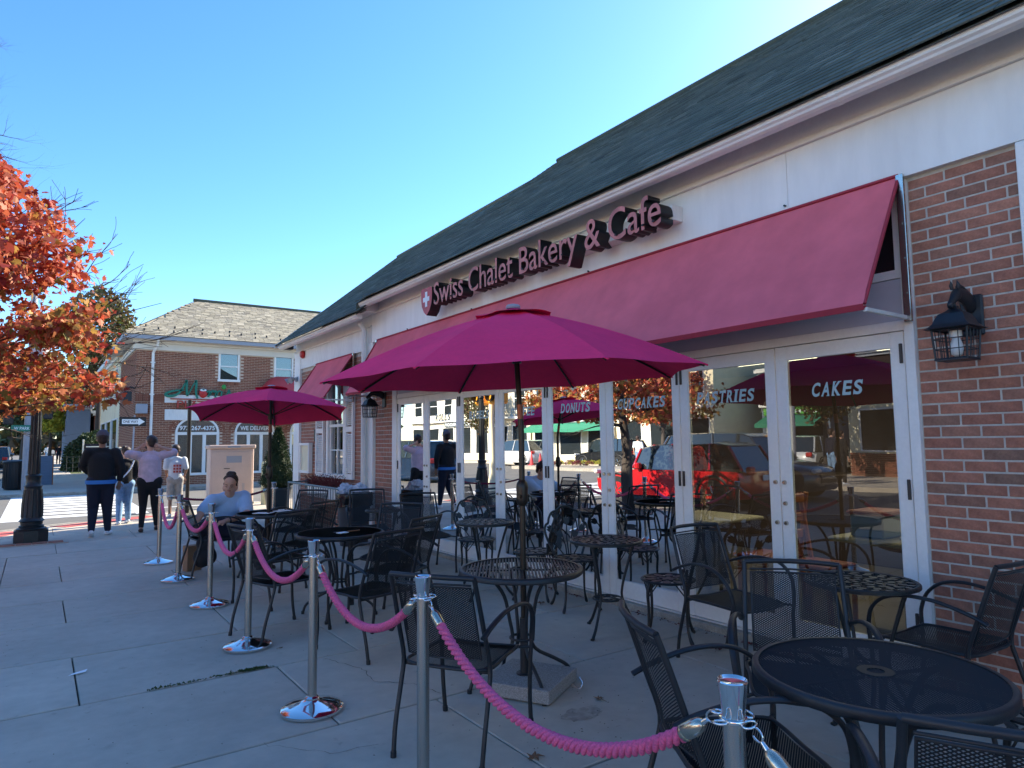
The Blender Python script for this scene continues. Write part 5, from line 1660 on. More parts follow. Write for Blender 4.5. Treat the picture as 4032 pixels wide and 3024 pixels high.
t = thing('traffic_signal', 'grey signal pole with a green street name sign across the side street', 'traffic signal', (-.30, 29.4, 0))
mb = MB(); mb.tube([(0, 0, 0), (0, 0, 7)], [.125, .10], 16); mb.build('pole', MT['concrete_pole'], t, True)
mb = MB(); mb.bbox(-.48, .30, -.20, -.19, 2.06, 2.28, .005); gs = mb.build('street_name_sign', MT['green_sign'], t)
place_text('lettering', 'W PARK PL', gs, MT['vinyl_w'], (-.40, -.2015, 2.11), (1, 0, 0), (0, 0, 1), .60, .11, .0004, .01)
mb = MB(); mb.bbox(.42, .72, -.16, .06, 2.5, 3.1, .03); mb.tube([(0, 0, 2.8), (.5, 0, 2.8)], .03, 8); mb.build('pedestrian_signal', MT['sign_black'], t)
mb = MB(); mb.bbox(-.72, -.42, -.16, .06, 2.3, 3.2, .03); mb.build('signal_head', MT['sign_black'], t)
t = thing('steel_post', 'thin pale post leaning beside the black street bin', 'post', (-.34, 29.0, 0))
mb = MB(); mb.tube([(0, 0, 0), (.10, 0, 1.4)], .035, 8); mb.build('post', MT['concrete_pole'], t, True)
t = thing('street_bin', 'black ribbed street bin across the side street, left of the lamp', 'bin', (-.62, 29.9, 0))
mb = MB(); mb.lathe([(.0, .02), (.30, .02), (.33, .08), (.33, .95), (.0, .95)], n=24); mb.build('body', MT['black'], t, True, 40)
mb = MB()
for k in range(24):
    a = 2*PI*k/24; mb.tube([(.345*math.cos(a), .345*math.sin(a), .08), (.345*math.cos(a), .345*math.sin(a), .95)], .012, 5)
mb.build('rib', MT['black'], t)
mb = MB(); mb.lathe([(.36, .95), (.38, .98), (.36, 1.02), (.2, 1.06)], n=24); mb.build('lid', MT['black'], t, True)
t = thing('sandwich_board', 'dark sandwich board standing on the far pavement', 'sign board', (.20, 33.0, 0))
for s_ in (-1, 1):
    mb = MB(); mb.add([(-.32, s_*.28, 0), (.32, s_*.28, 0), (.32, s_*.03, 1.15), (-.32, s_*.03, 1.15), (-.32, s_*.25, 0), (.32, s_*.25, 0), (.32, 0, 1.15), (-.32, 0, 1.15)], [(0, 1, 2, 3), (4, 7, 6, 5), (0, 4, 5, 1), (2, 6, 7, 3), (0, 3, 7, 4), (1, 5, 6, 2)])
    mb.build('panel', MT['grayhouse'], t)
    mb = MB()
    for q in (-.34, .34): mb.tube([(q, s_*.29, 0), (q, s_*.03, 1.18)], .02, 4)
    mb.build('frame', MT['wood'], t)
# ================================================================== people
def tcap(p0, p1, r0, r1, fl=(1, 1), side=None, n=14, m=5):
    """tapered capsule as its own closed mesh, fl = width/depth scale across (side, other)"""
    p0, p1 = Vector(p0), Vector(p1); ax = p1-p0; L_ = ax.length; t = ax.normalized() if L_ > 1e-6 else Vector((0, 0, 1))
    sd_ = Vector(side) if side is not None else Vector((1, 0, 0))
    sd_ = sd_-t*sd_.dot(t)
    if sd_.length < .05: sd_ = Vector((0, 1, 0))-t*t.y
    sd_.normalize(); ot = t.cross(sd_)
    vs = []; rings = []
    for i in range(m):
        a = -PI/2+(PI/2)*(i+.5)/m; rings.append((p0+t*math.sin(a)*r0*min(fl), r0*math.cos(a)))
    for i in range(m):
        a = (PI/2)*(i+.5)/m; rings.append((p1+t*math.sin(a)*r1*min(fl), r1*math.cos(a)))
    for c, r_ in rings:
        for k in range(n):
            q = 2*PI*k/n; vs.append(c+sd_*math.cos(q)*r_*fl[0]+ot*math.sin(q)*r_*fl[1])
    fs = [(i*n+k, i*n+(k+1) % n, (i+1)*n+(k+1) % n, (i+1)*n+k) for i in range(2*m-1) for k in range(n)]
    fs.append(tuple(reversed(range(n)))); fs.append(tuple((2*m-1)*n+k for k in range(n)))
    return vs, fs
def blob(name, caps, m, parent, vox=.013, sm=6, extra=None, warp=None):
    mb = MB()
    for c in caps:
        vs, fs = tcap(*c) if not isinstance(c, dict) else tcap(**c)
        mb.add(vs, fs)
    me = mb.mesh('tmp', m)
    o = bpy.data.objects.new('tmp', me); COL.objects.link(o)
    md = o.modifiers.new('r', 'REMESH'); md.mode = 'VOXEL'; md.voxel_size = vox; md.use_smooth_shade = True
    ms = o.modifiers.new('s', 'SMOOTH'); ms.iterations = sm; ms.factor = .5
    dg = bpy.context.evaluated_depsgraph_get()
    out = bpy.data.meshes.new_from_object(o.evaluated_get(dg))
    bpy.data.objects.remove(o)
    out.materials.clear(); out.materials.append(m)
    if warp:
        for v in out.vertices: v.co = warp(v.co)
    if extra:
        bm = bmesh.new(); bm.from_mesh(out)
        ex = extra.mesh('e', m, True, 70); bm.from_mesh(ex); bm.to_mesh(out); bm.free()
    out.polygons.foreach_set('use_smooth', [True]*len(out.polygons))
    return link(name, out, parent)

def fingers(wr, hand, palm_n, sgn, L_=.085, curl=.5):
    """palm is a capsule; five fingers as their own chains"""
    mb = MB(); d = (Vector(hand)-Vector(wr)).normalized(); pn = Vector(palm_n); pn = (pn-d*pn.dot(d)).normalized(); sd_ = d.cross(pn)*sgn
    h0 = Vector(hand)
    for i, (o_, l_) in enumerate(((-.027, .062), (-.009, .070), (.009, .066), (.026, .052))):
        a = h0+sd_*o_+d*.012; b = a+d*l_*.5+pn*.012*curl; c = b+d*l_*.34+pn*.032*curl; e = c+d*l_*.12+pn*.024*curl
        mb.tube([a-d*.02, a, b, c, e], [.009, .0088, .0082, .0074, .005], 6)
    a = h0-d*.045-sd_*.028; b = a+d*.03-sd_*.022+pn*.008; c = b+d*.03-sd_*.006+pn*.014
    mb.tube([a, b, c], [.011, .0095, .006], 6)
    return mb

def head_caps(c, fwd, upv, s=1.0):
    f = Vector(fwd).normalized(); u = Vector(upv).normalized(); u = (u-f*u.dot(f)).normalized(); r_ = f.cross(u)
    P = lambda a, b, d: tuple(Vector(c)+r_*a*s+f*b*s+u*d*s)
    return P, r_, [(P(0, -.015, .03), P(0, .01, .035), .083*s, .078*s, (.92, 1.05), r_),
            (P(0, .028, -.03), P(0, .045, -.075), .058*s, .036*s, (1.05, .95), r_),
            (P(0, .082, .0), P(0, .095, -.020), .008*s, .014*s, (1, 1), r_),
            (P(-.075, -.005, .0), P(-.08, -.008, -.02), .014*s, .012*s, (.6, 1), f), (P(.075, -.005, 0), P(.08, -.008, -.02), .014*s, .012*s, (.6, 1), f),
            (P(0, .078, -.048), P(0, .080, -.052), .016*s, .015*s, (1.4, .8), r_),
            (P(-.03, .068, .022), P(.03, .068, .022), .014*s, .014*s, (1, .6), u)]

def face(t, P, r_, s, skin):
    for sx in (-1, 1):
        mb = MB(); mb.tube([P(sx*.018, .080, .003), P(sx*.031, .083, .001), P(sx*.044, .074, .002)], [.002*s, .0042*s, .002*s], 6); mb.build('eyelid', MT['hair'], t, True)
        mb = MB(); mb.tube([P(sx*.014, .083, .024), P(sx*.032, .083, .029), P(sx*.048, .072, .024)], [.003*s, .004*s, .002*s], 5); mb.build('eyebrow', MT['hair'], t, True)
    mb = MB(); mb.tube([P(-.022, .083, -.048), P(0, .093, -.046), P(.022, .083, -.048)], [.003*s, .0065*s, .003*s], 6); mb.build('lips', mat('lips', (0.33, .10, .09), .5), t, True)

def walker(label, loc, rz, H, fat, J, skin, top, bottom, shoe, hair='hair', group=None, cap_m=None, tank=None, dim=None):
    """J overrides of joints in local space, facing +y, in metres for height H"""
    t = thing('person', label, 'person', (*loc, 0), rz, group)
    k = H
    B = dict(hipL=(-.058*k, 0, .52*k), hipR=(.058*k, 0, .52*k), kneeL=(-.062*k, .01, .285*k), kneeR=(.062*k, .01, .285*k),
             ankL=(-.062*k, -.01, .045*k), ankR=(.062*k, -.01, .045*k), shL=(-.112*k, 0, .803*k), shR=(.112*k, 0, .803*k),
             elL=(-.145*k, -.02, .645*k), elR=(.145*k, -.02, .645*k), wrL=(-.15*k, .03, .50*k), wrR=(.15*k, .03, .50*k),
             haL=(-.148*k, .045, .455*k), haR=(.148*k, .045, .455*k), chest=(0, 0, .74*k), waist=(0, 0, .60*k), neck=(0, .005, .855*k), head=(0, .02, .93*k), look=(0, 1, 0))
    B.update(J or {})
    V = {a: Vector(b) for a, b in B.items()}
    f = fat; s = k/1.72*1.04; hs_ = s*1.13
    P, r_, hc = head_caps(V['head'], V['look'], (0, 0, 1), hs_)
    nk = V['neck']
    body = hc+[(tuple(nk-Vector((0, 0, .05))), tuple(V['head']-Vector((0, .01, .05))), .052*s, .050*s)]
    for q in 'LR':
        body += [(V['sh'+q], V['el'+q], .045*s*f, .036*s*f), (V['el'+q], V['wr'+q], .036*s*f, .025*s), (V['wr'+q], V['ha'+q], .026*s, .034*s, (1, .6)),
                 (V['kn'+'ee'+q], V['ank'+q], .045*s*f, .036*s), (V['hip'+q], V['knee'+q], .07*s*f, .048*s*f)]
    body += [(V['waist'], V['chest'], .09*s*f, .10*s*f, (1.2, .8)), (V['shL'], V['shR'], .04*s, .04*s), (V['hipL']+Vector((0, 0, .02)), V['hipR']+Vector((0, 0, .02)), .055*s*f, .055*s*f)]
    ex = MB()
    for q, sg_ in (('L', 1), ('R', -1)):
        e_ = fingers(V['wr'+q], V['ha'+q], (0, 1, 0) if abs((V['ha'+q]-V['wr'+q]).normalized().y) < .8 else (0, 0, -1), sg_)
        ex.add(e_.v, e_.f)
    blob('body', body, MT[skin], t, .014, 4, ex)
    # top
    caps = [(V['waist']-Vector((0, 0, .07*k)), V['waist'], .118*s*f, .122*s*f, (1.22, .92)), (V['waist'], V['chest'], .120*s*f, .118*s*f, (1.28, .88)),
            (V['chest'], (V['shL']+V['shR'])/2-Vector((0, 0, .045)), .115*s*f, .080*s*f, (1.30, .85)), (nk-Vector((0, .01, .035)), V['shL']*.9+nk*.1-Vector((0, 0, .03)), .050*s, .056*s), (nk-Vector((0, .01, .035)), V['shR']*.9+nk*.1-Vector((0, 0, .03)), .050*s, .056*s)]
    for q in 'LR':
        e = V['el'+q]
        if top[1] == 'long': caps += [(V['sh'+q], e, .066*s*f, .054*s*f), (e, V['wr'+q], .054*s*f, .040*s)]
        else: caps += [(V['sh'+q], V['sh'+q].lerp(e, .85), .066*s*f, .062*s*f)]
    hem = .525*k
    blob('shirt', caps, MT[top[0]], t, .014, 5, warp=lambda c: Vector((c.x, c.y, max(c.z, hem+.004*math.sin(c.x*40)))))
    if tank: 
        mb = MB(); mb.lathe([(.144*s*f, .503*k), (.150*s*f, .54*k)], n=24, cap=False); mb.v = [(x*1.18, y*.88, z) for x, y, z in mb.v]; mb.build('undershirt', MT[tank], t, True)
    caps = [(V['hipL']+Vector((0, -.01, .005*k)), V['hipR']+Vector((0, -.01, .005*k)), .094*s*f, .094*s*f, (1, 1)), (V['hipL']*.9+Vector((0, 0, .035*k)), V['hipR']*.9+Vector((0, 0, .035*k)), .090*s*f, .090*s*f, (1, 1))]
    for q in 'LR':
        a, b, c = V['hip'+q], V['knee'+q], V['ank'+q]
        w = bottom[1]
        caps += [(a, b, .088*s*f, .066*s*f*w), (b, b.lerp(c, .93 if bottom[2] == 'long' else .1), .066*s*f*w, .050*s*w)]
    blob('trousers', caps, MT[bottom[0]], t, .014, 5)
    for q in 'LR':
        a = V['ank'+q]
        d = V['toe'+q] if 'toe'+q in V else Vector((0, 1, -.15))
        d = d.normalized()
        h_ = a+Vector((0, 0, -.03*s))
        blob('shoe', [(h_-d*.045, h_+d*.05, .040*s, .042*s, (.95, .8)), (h_+d*.05, h_+d*.145-Vector((0, 0, .006)), .042*s, .032*s, (1.1, .65)), (h_-d*.05-Vector((0, 0, .02)), h_+d*.15-Vector((0, 0, .022)), .034*s, .034*s, (1.1, .42))], MT[shoe], t, .010, 3)
    # hair
    hcps = [(P(0, -.028, .045), P(0, -.005, .058), .085*hs_, .075*hs_, (.98, 1.0), r_), (P(0, -.05, -.01), P(0, -.045, .03), .066*hs_, .07*hs_, (1.05, .8), r_)]
    blob('hair', hcps, MT[cap_m or hair], t, .012, 3)
    return t, V, P, s

# man in black, mid stride
t, V, P, s = walker('man in a black jumper, navy trousers and grey cap walking away, nearest of the walkers', (.90, 13.35), -.05, 1.735, 1.26,
    dict(kneeL=(-.10, .06, .47), ankL=(-.115, -.12, .10), toeL=(0, .9, -.55), kneeR=(.10, .07, .50), ankR=(.125, .10, .075), toeR=(.35, 1, 0),
         elL=(-.27, .10, 1.18), wrL=(-.20, .26, 1.06), haL=(-.16, .33, 1.08), elR=(.29, -.02, 1.14), wrR=(.27, .03, .90), haR=(.26, .05, .82)),
    'skin2', ('black_cloth', 'long'), ('navy_cloth', 1.0, 'long'), 'shoe', tank='blue_cloth')
blob('cap', [(P(0, -.022, .062), P(0, .0, .070), .100*s, .090*s, (.98, 1.02)), (P(0, .06, .045), P(0, .10, .035), .05*s, .045*s, (1.2, .25))], mat('grey cap cloth', (.10, .09, .11), .9), t, .011, 3)
# man in lavender shirt, hands behind his head
t, V, P, s = walker('man in a lavender shirt with both elbows raised and hands at his head', (1.64, 13.45), -.12, 1.66, 1.2,
    dict(kneeL=(-.09, .06, .47), ankL=(-.11, -.04, .07), kneeR=(.09, .10, .48), ankR=(.13, .14, .08), elL=(-.36, .12, 1.36), wrL=(-.20, .20, 1.45), haL=(-.13, .19, 1.50),
         elR=(.39, -.02, 1.39), wrR=(.20, -.08, 1.46), haR=(.11, -.08, 1.50), look=(-.55, .83, 0)),
    'skin1', ('lav_cloth', 'short'), ('black_cloth', .85, 'long'), 'shoe_dark', 'hair')
blob('beard', [(P(-.03, .05, -.06), P(.03, .05, -.06), .032*s, .032*s)], MT['hair'], t, .012, 2)
# woman with a crossbody strap
t, V, P, s = walker('woman in a black top and pale jeans with a white strap across her back', (1.42, 15.1), .1, 1.48, 1.05,
    dict(kneeL=(-.08, .02, .42), ankL=(-.10, -.06, .06), kneeR=(.07, .06, .42), ankR=(.09, .10, .07), elL=(-.21, .02, .97), wrL=(-.17, .14, .80), haL=(-.15, .18, .74), elR=(.21, .0, .97), wrR=(.15, .14, .80), haR=(.12, .18, .76)),
    'skin1', ('black_cloth', 'long'), ('denim', 1.15, 'long'), 'shoe', 'hair')
mb = MB(); mb.tube(catmull([(.12, -.10, 1.22), (.06, -.155, 1.08), (-.03, -.165, .95), (-.13, -.13, .84)], 4), .016, 6, flat=(.4, 1)); mb.build('strap', MT['shoe'], t, True)
mb = MB(); mb.ball(P(-.04, -.05, .10), (.04, .04, .035), 10, 7); mb.build('hair_bun', MT['hair'], t, True)
mb = MB(); mb.ball(P(-.11, -.01, .07), (.045, .03, .04), 10, 7); mb.build('hair_flower', MT['cream'], t, True)
# youth in white
t, V, P, s = walker('youth in a white shirt with a red grid print on the back and pale shorts', (2.42, 15.9), -.05, 1.50, 1.0,
    dict(kneeL=(-.08, .04, .42), ankL=(-.09, -.02, .06), kneeR=(.08, .05, .42), ankR=(.10, .06, .07), elL=(-.19, .0, 1.0), wrL=(-.15, .12, .86), haL=(-.13, .15, .80), elR=(.21, -.01, 1.0), wrR=(.17, .05, .82), haR=(.16, .07, .75)),
    'skin2', ('white_cloth', 'short'), ('khaki', 1.25, 'short'), 'shoe', 'hair')
mb = MB()
for i in range(3):
    for j in range(3):
        x, z = -.035+i*.055, .95+j*.062
        mb.add([(x-.02, -.128-.0, z-.022), (x+.022, -.130, z-.022), (x+.022, -.128, z+.022), (x-.02, -.126, z+.022)], [(0, 1, 2, 3)])
mb.build('print', MT['red_sign'], t, fix=False)

# seated woman
t = thing('person', 'seated woman in a pale blue tee, hair up, looking down and reaching to her side', 'person', (0, 0, 0))
hd = Vector((1.935, 8.70, 1.025)); look = Vector((-.42, -.86, -.38))
P, r_, hc = head_caps(hd, look, (-.05, -.25, 1), 1.0)
shL, shR = Vector((1.74, 8.74, .835)), Vector((2.13, 8.86, .845))
elL, wrL, haL = Vector((1.60, 8.62, .71)), Vector((1.53, 8.50, .62)), Vector((1.515, 8.47, .565))
elR, wrR, haR = Vector((2.10, 8.56, .66)), Vector((1.83, 8.42, .615)), Vector((1.765, 8.40, .60))
wa, hp = Vector((1.86, 8.90, .52)), Vector((1.80, 8.80, .50))
body = hc+[(hd+Vector((.0, .04, -.11)), hd+Vector((0, .01, -.05)), .060, .056), (shL, elL, .058, .048), (elL, wrL, .047, .030), (wrL, haL, .028, .036, (1, .6)),
           (shR, elR, .060, .050), (elR, wrR, .048, .030), (wrR, haR, .028, .036, (1, .6)), (wa, Vector((1.93, 8.82, .78)), .13, .12, (1.25, .85)), (shL, shR, .06, .06),
           (hd+Vector((-.05, .0, -.045)), hd+Vector((.04, 0, -.05)), .045, .045)]
ex = MB()
for wr_, ha_, sg_, pn in ((wrL, haL, 1, (1, 0, 0)), (wrR, haR, -1, (0, 0, -1))):
    e_ = fingers(wr_, ha_, pn, sg_, curl=.8); ex.add(e_.v, e_.f)
blob('body', body, MT['skin1'], t, .010, 4, ex)
blob('shirt', [(wa-Vector((0, 0, .04)), wa+Vector((.02, -.02, .10)), .175, .172, (1.2, .95)), (wa+Vector((.02, -.02, .10)), Vector((1.935, 8.83, .76)), .170, .148, (1.28, .88)),
               (Vector((1.935, 8.83, .77)), (shL+shR)/2+Vector((0, .03, .02)), .14, .09, (1.45, .85)), (shL, shR, .078, .084), (shL, shL.lerp(elL, .80), .082, .078), (shR, shR.lerp(elR, .72), .090, .086)], MT['lt_cloth'], t, .012, 5)
kL, kR = Vector((2.22, 8.62, .46)), Vector((2.20, 8.40, .45))
blob('trousers', [(Vector((1.74, 8.80, .50)), Vector((1.84, 8.62, .50)), .15, .14), (Vector((1.80, 8.84, .49)), kL, .13, .085), (Vector((1.84, 8.62, .49)), kR, .13, .085), (kL, Vector((2.26, 8.62, .10)), .08, .055), (kR, Vector((2.22, 8.36, .10)), .08, .055)], MT['navy_cloth'], t, .014, 5)
for a in (Vector((2.27, 8.60, .045)), Vector((2.23, 8.34, .045))):
    blob('shoe', [(a-Vector((.04, 0, 0)), a+Vector((.13, 0, -.01)), .042, .036, (1, .8))], MT['shoe_dark'], t, .012, 3)
blob('hair', [(P(0, -.034, .040), P(0, -.012, .046), .0855, .079, (.98, 1.04), r_), (P(0, -.05, -.03), P(0, -.045, .03), .066, .074, (1.10, .8), r_), (P(-.068, .012, .012), P(-.070, -.005, -.035), .013, .010), (P(.068, .012, .012), P(.070, -.005, -.035), .013, .010)], MT['hair'], t, .008, 2)
blob('hair_bun', [(P(-.02, -.05, .108), P(.02, -.05, .112), .037, .035), (P(-.03, -.04, .12), P(-.052, -.035, .112), .014, .008), (P(.035, -.035, .12), P(.056, -.03, .115), .013, .008)], MT['hair'], t, .008, 2)
mb = MB(); mb.tube([P(math.sin(q)*.082, -.005+.0*q, .045+math.cos(q)*.078) for q in [-1.4+2.8*i/12 for i in range(13)]], .006, 6); mb.build('hair_band', MT['rubber'], t, True)
face(t, P, r_, 1.0, 'skin1')
mb = MB(); w0 = elR.lerp(wrR, .86); ax = (wrR-elR).normalized(); u_ = ax.orthogonal().normalized(); v_ = ax.cross(u_)
mb.tube([w0+u_*math.cos(q)*.036+v_*math.sin(q)*.036 for q in [2*PI*i/14 for i in range(14)]], .008, 6, closed=True); mb.build('wristband', MT['rubber'], t, True)
# bag and coat hanging at her side
blobm = MT['black_cloth']
t = thing('handbag', 'black bag hanging from the armrest below the hand of the seated woman', 'bag', (1.60, 8.38, .20))
blob('bag_body', [((-.04, 0, .02), (.05, 0, .05), .10, .10, (1.1, .8)), ((-.02, 0, .15), (.04, 0, .18), .09, .08, (1.2, .7))], blobm, t, .014, 4)
mb = MB(); mb.tube(catmull([(-.07, 0, .2), (-.04, -.01, .34), (.02, -.01, .36), (.06, 0, .2)], 4), .009, 6); mb.build('strap', blobm, t, True)
t = thing('paper_bag', 'brown paper bag on the paving below the chair of the seated woman', 'bag', (1.58, 8.98, .0), .3)
mb = MB(); mb.bbox(-.09, .09, -.06, .06, 0, .30, .004); mb.build('bag_body', mat('brown paper', (.28, .16, .09), .85, bump=(20, .6)), t)

# far pedestrians
for i, (x, y, h, c1, c2, lab) in enumerate([(1.55, 72, 1.7, 'black_cloth', 'navy_cloth', 'distant person in dark clothes walking on the far pavement'), (.9, 88, 1.7, 'white_cloth', 'denim', 'distant person in white, left of the dark one far down the pavement'),
        (2.1, 96, 1.65, 'red', 'black_cloth', 'distant person in red beside the hedge far down the pavement')]):
    walker(lab, (x, y), .1*i, h, 1.0, None, 'skin1', (c1, 'long'), (c2, 1.0, 'long'), 'shoe_dark')
# people seen in the door glass
walker('woman in a dark coat walking on the sunny opposite pavement', (-12.7, 10.7), 2.0, 1.7, 1.0, None, 'skin1', ('black_cloth', 'long'), ('black_cloth', 1.0, 'long'), 'shoe', group=None)
walker('man in dark clothes and glasses walking opposite, ahead of the woman', (-13.3, 11.3), 2.1, 1.78, 1.05, None, 'skin1', ('navy_cloth', 'long'), ('denim', 1.0, 'long'), 'shoe', group=None)
walker('person in a white shirt standing at the tree across the road', (-17.2, 23.2), 1.2, 1.7, 1.0, None, 'skin1', ('white_cloth', 'short'), ('denim', 1.0, 'long'), 'shoe')
walker('customer in a red jacket standing inside the bakery', (6.7, 5.75), 2.0, 1.68, 1.1, None, 'skin2', ('jacket', 'long'), ('black_cloth', 1.0, 'long'), 'shoe_dark')
# ================================================================== pizzeria across the side street
YM = 28.3; KM = YM/21.0
mx = lambda x: x*KM
mz = lambda z: 1.5+(z-1.5)*KM
pz = thing('pizzeria_building', 'two storey brick pizzeria with a pale slate roof and arched windows across the side street', 'building', (0, 0, 0))
X0, X1 = 2.88, 16.0
ZE = mz(4.18)
ARCH = [(mx(3.16), mx(4.32)), (mx(4.75), mx(5.91)), (mx(6.37), mx(7.53)), (mx(7.95), mx(9.1))]
zs, zsp = mz(.65), mz(1.87)
WIN = [(mx(4.27), mx(4.83), mz(3.40), mz(4.23)-.02), (mx(5.87), mx(6.43), mz(3.40), mz(4.23)-.02), (mx(7.5), mx(8.06), mz(3.4), mz(4.23)-.02)]
def hole(x, z):
    for a, b in ARCH:
        if a < x < b and zs < z:
            if z < zsp: return True
            c, r_ = (a+b)/2, (b-a)/2
            if (x-c)**2+((z-zsp)/(.62/r_) )**2 < r_*r_ if True else False: return True
    for a, b, c, d in WIN:
        if a < x < b and c < z < d: return True
    return False
AR = .62
# wall body as a strip of rectangles round the openings (columns), mortar coloured
mb = MB()
def wallcol(xa, xb, spans):
    for z0, z1 in spans:
        mb.add([(xa, YM+.012, z0), (xb, YM+.012, z0), (xb, YM+.012, z1), (xa, YM+.012, z1)], [(0, 1, 2, 3)])
edges = sorted(set([X0, X1]+[e for a, b in ARCH for e in (a, b)]+[e for a, b, c, d in WIN for e in (a, b)]+[a+(b-a)*k/12 for a, b in ARCH for k in range(1, 12)]))
for xa, xb in zip(edges[:-1], edges[1:]):
    xm = (xa+xb)/2; cuts = []
    for a, b in ARCH:
        if a < xm < b:
            c, r_ = (a+b)/2, (b-a)/2; cuts.append((zs, zsp+AR*math.sqrt(max(0, 1-((xm-c)/r_)**2))))
    for a, b, c, d in WIN:
        if a < xm < b: cuts.append((c, d))
    z = -.1; sp = []
    for c, d in sorted(cuts): sp.append((z, c)); z = d
    sp.append((z, ZE)); wallcol(xa, xb, sp)
mb.box(X0+.012, X0+.25, YM+.02, 34, -.1, ZE); mb.box(X0, X1, 36, 36.2, -.1, ZE); mb.box(X1-.2, X1, YM, 36, -.1, ZE)
mb.build('wall', MT['mortar2'], pz, fix=False)
# bricks
st = MB(); rr = random.Random(21); nb = 0; bme = {}
z = 0.02; r_i = 0
while z < ZE-.05:
    x = X0+(0.1 if r_i % 2 else 0.0)
    if r_i % 2:
        st.box(X0, X0+.09, YM, YM+.05, z, z+.052)
    while x < X1-.2:
        xe = x+.20
        zc = z+.026
        if not (hole(x+.02, zc) or hole(xe-.02, zc) or hole((x+xe)/2, zc)):
            d = rr.uniform(-.002, .002)
            if nb < 300 and 3.6 < z < 5.0 and x < 8:
                if 'b' not in bme:
                    q = MB(); q.box(0, .20, 0, .05, 0, .052); bme['b'] = q.mesh('brick', MT['brick2o'])
                link('brick', bme['b'], pz, (x, YM+d, z)); nb += 1
            else:
                st.add([(x, YM+d, z), (xe, YM+d, z), (xe, YM+d, z+.052), (x, YM+d, z+.052), (x, YM+.03, z-.0), (xe, YM+.03, z), (xe, YM+.03, z+.052), (x, YM+.03, z+.052)], [(0, 1, 2, 3), (3, 2, 6, 7), (4, 5, 1, 0), (0, 3, 7, 4), (1, 5, 6, 2)])
        x += .212
    # flank wall towards the far street
    y = YM+.06+(0.1 if r_i % 2 else 0)
    while y < 33.9:
        st.add([(X0, y, z), (X0, y+.2, z), (X0, y+.2, z+.052), (X0, y, z+.052)], [(0, 1, 2, 3)]); y += .212
    z += .0665; r_i += 1
# arch voussoirs
for a, b in ARCH:
    c, r_ = (a+b)/2, (b-a)/2
    for ring in (0, 1):
        n = 30
        for k in range(n):
            t0, t1 = PI*k/n+.012, PI*(k+1)/n-.012
            q = []
            for rad_, tt in ((1.02+ring*.15, t0), (1.02+ring*.15, t1), (1.15+ring*.15, t1), (1.15+ring*.15, t0)):
                q.append((c+r_*rad_*math.cos(tt), YM-.004, zsp+(AR+(rad_-1)*r_)*math.sin(tt)))
            st.add(q, [(0, 1, 2, 3)])
# soldier band at the storey line and corner quoins
zb = mz(2.73)
x = X0+.02
while x < 3.9:
    st.box(x, x+.055, YM-.012, YM+.02, zb, zb+.26); x += .068
o = st.build('brick_rest', MT['brick2_s'] if 'brick2_s' in MT else MT['brick2'], pz, fix=False); tag(o, kind='stuff')
# windows
def sash(a, b, z0, z1, label='window'):
    w = link('window', None, pz)
    mb = MB(); f = .055
    mb.bbox(a-.02, a+f, YM-.03, YM+.05, z0, z1, .004); mb.bbox(b-f, b+.02, YM-.03, YM+.05, z0, z1, .004); mb.box(a+f, b-f, YM-.028, YM+.05, z1-f, z1); mb.bbox(a-.05, b+.05, YM-.06, YM+.05, z0-.06, z0+.03, .004)
    mb.box(a+f, b-f, YM-.02, YM+.04, (z0+z1)/2-.025, (z0+z1)/2+.025); mb.build('frame', MT['white'], w)
    mb = MB(); mb.box(a+f, b-f, YM+.02, YM+.024, z0+.03, z1-f); mb.build('pane', MT['glass2'], w)
    mb = MB(); mb.box(a+f, b-f, YM+.12, YM+.13, z0, z1); mb.build('blind', MT['greypaint'], w)
    mb = MB()
    for q in range(8):
        mb.box(a+(b-a)*q/8+.006, a+(b-a)*(q+1)/8-.006, YM-.008, YM+.02, z0-.19, z0-.065)
    o = mb.build('brick_sill', MT['brick2'], w)
for a, b, c, d in WIN: sash(a, b, c, d)
texts = ['973-267-4375', 'WE DELIVER', 'PIZZA', None]
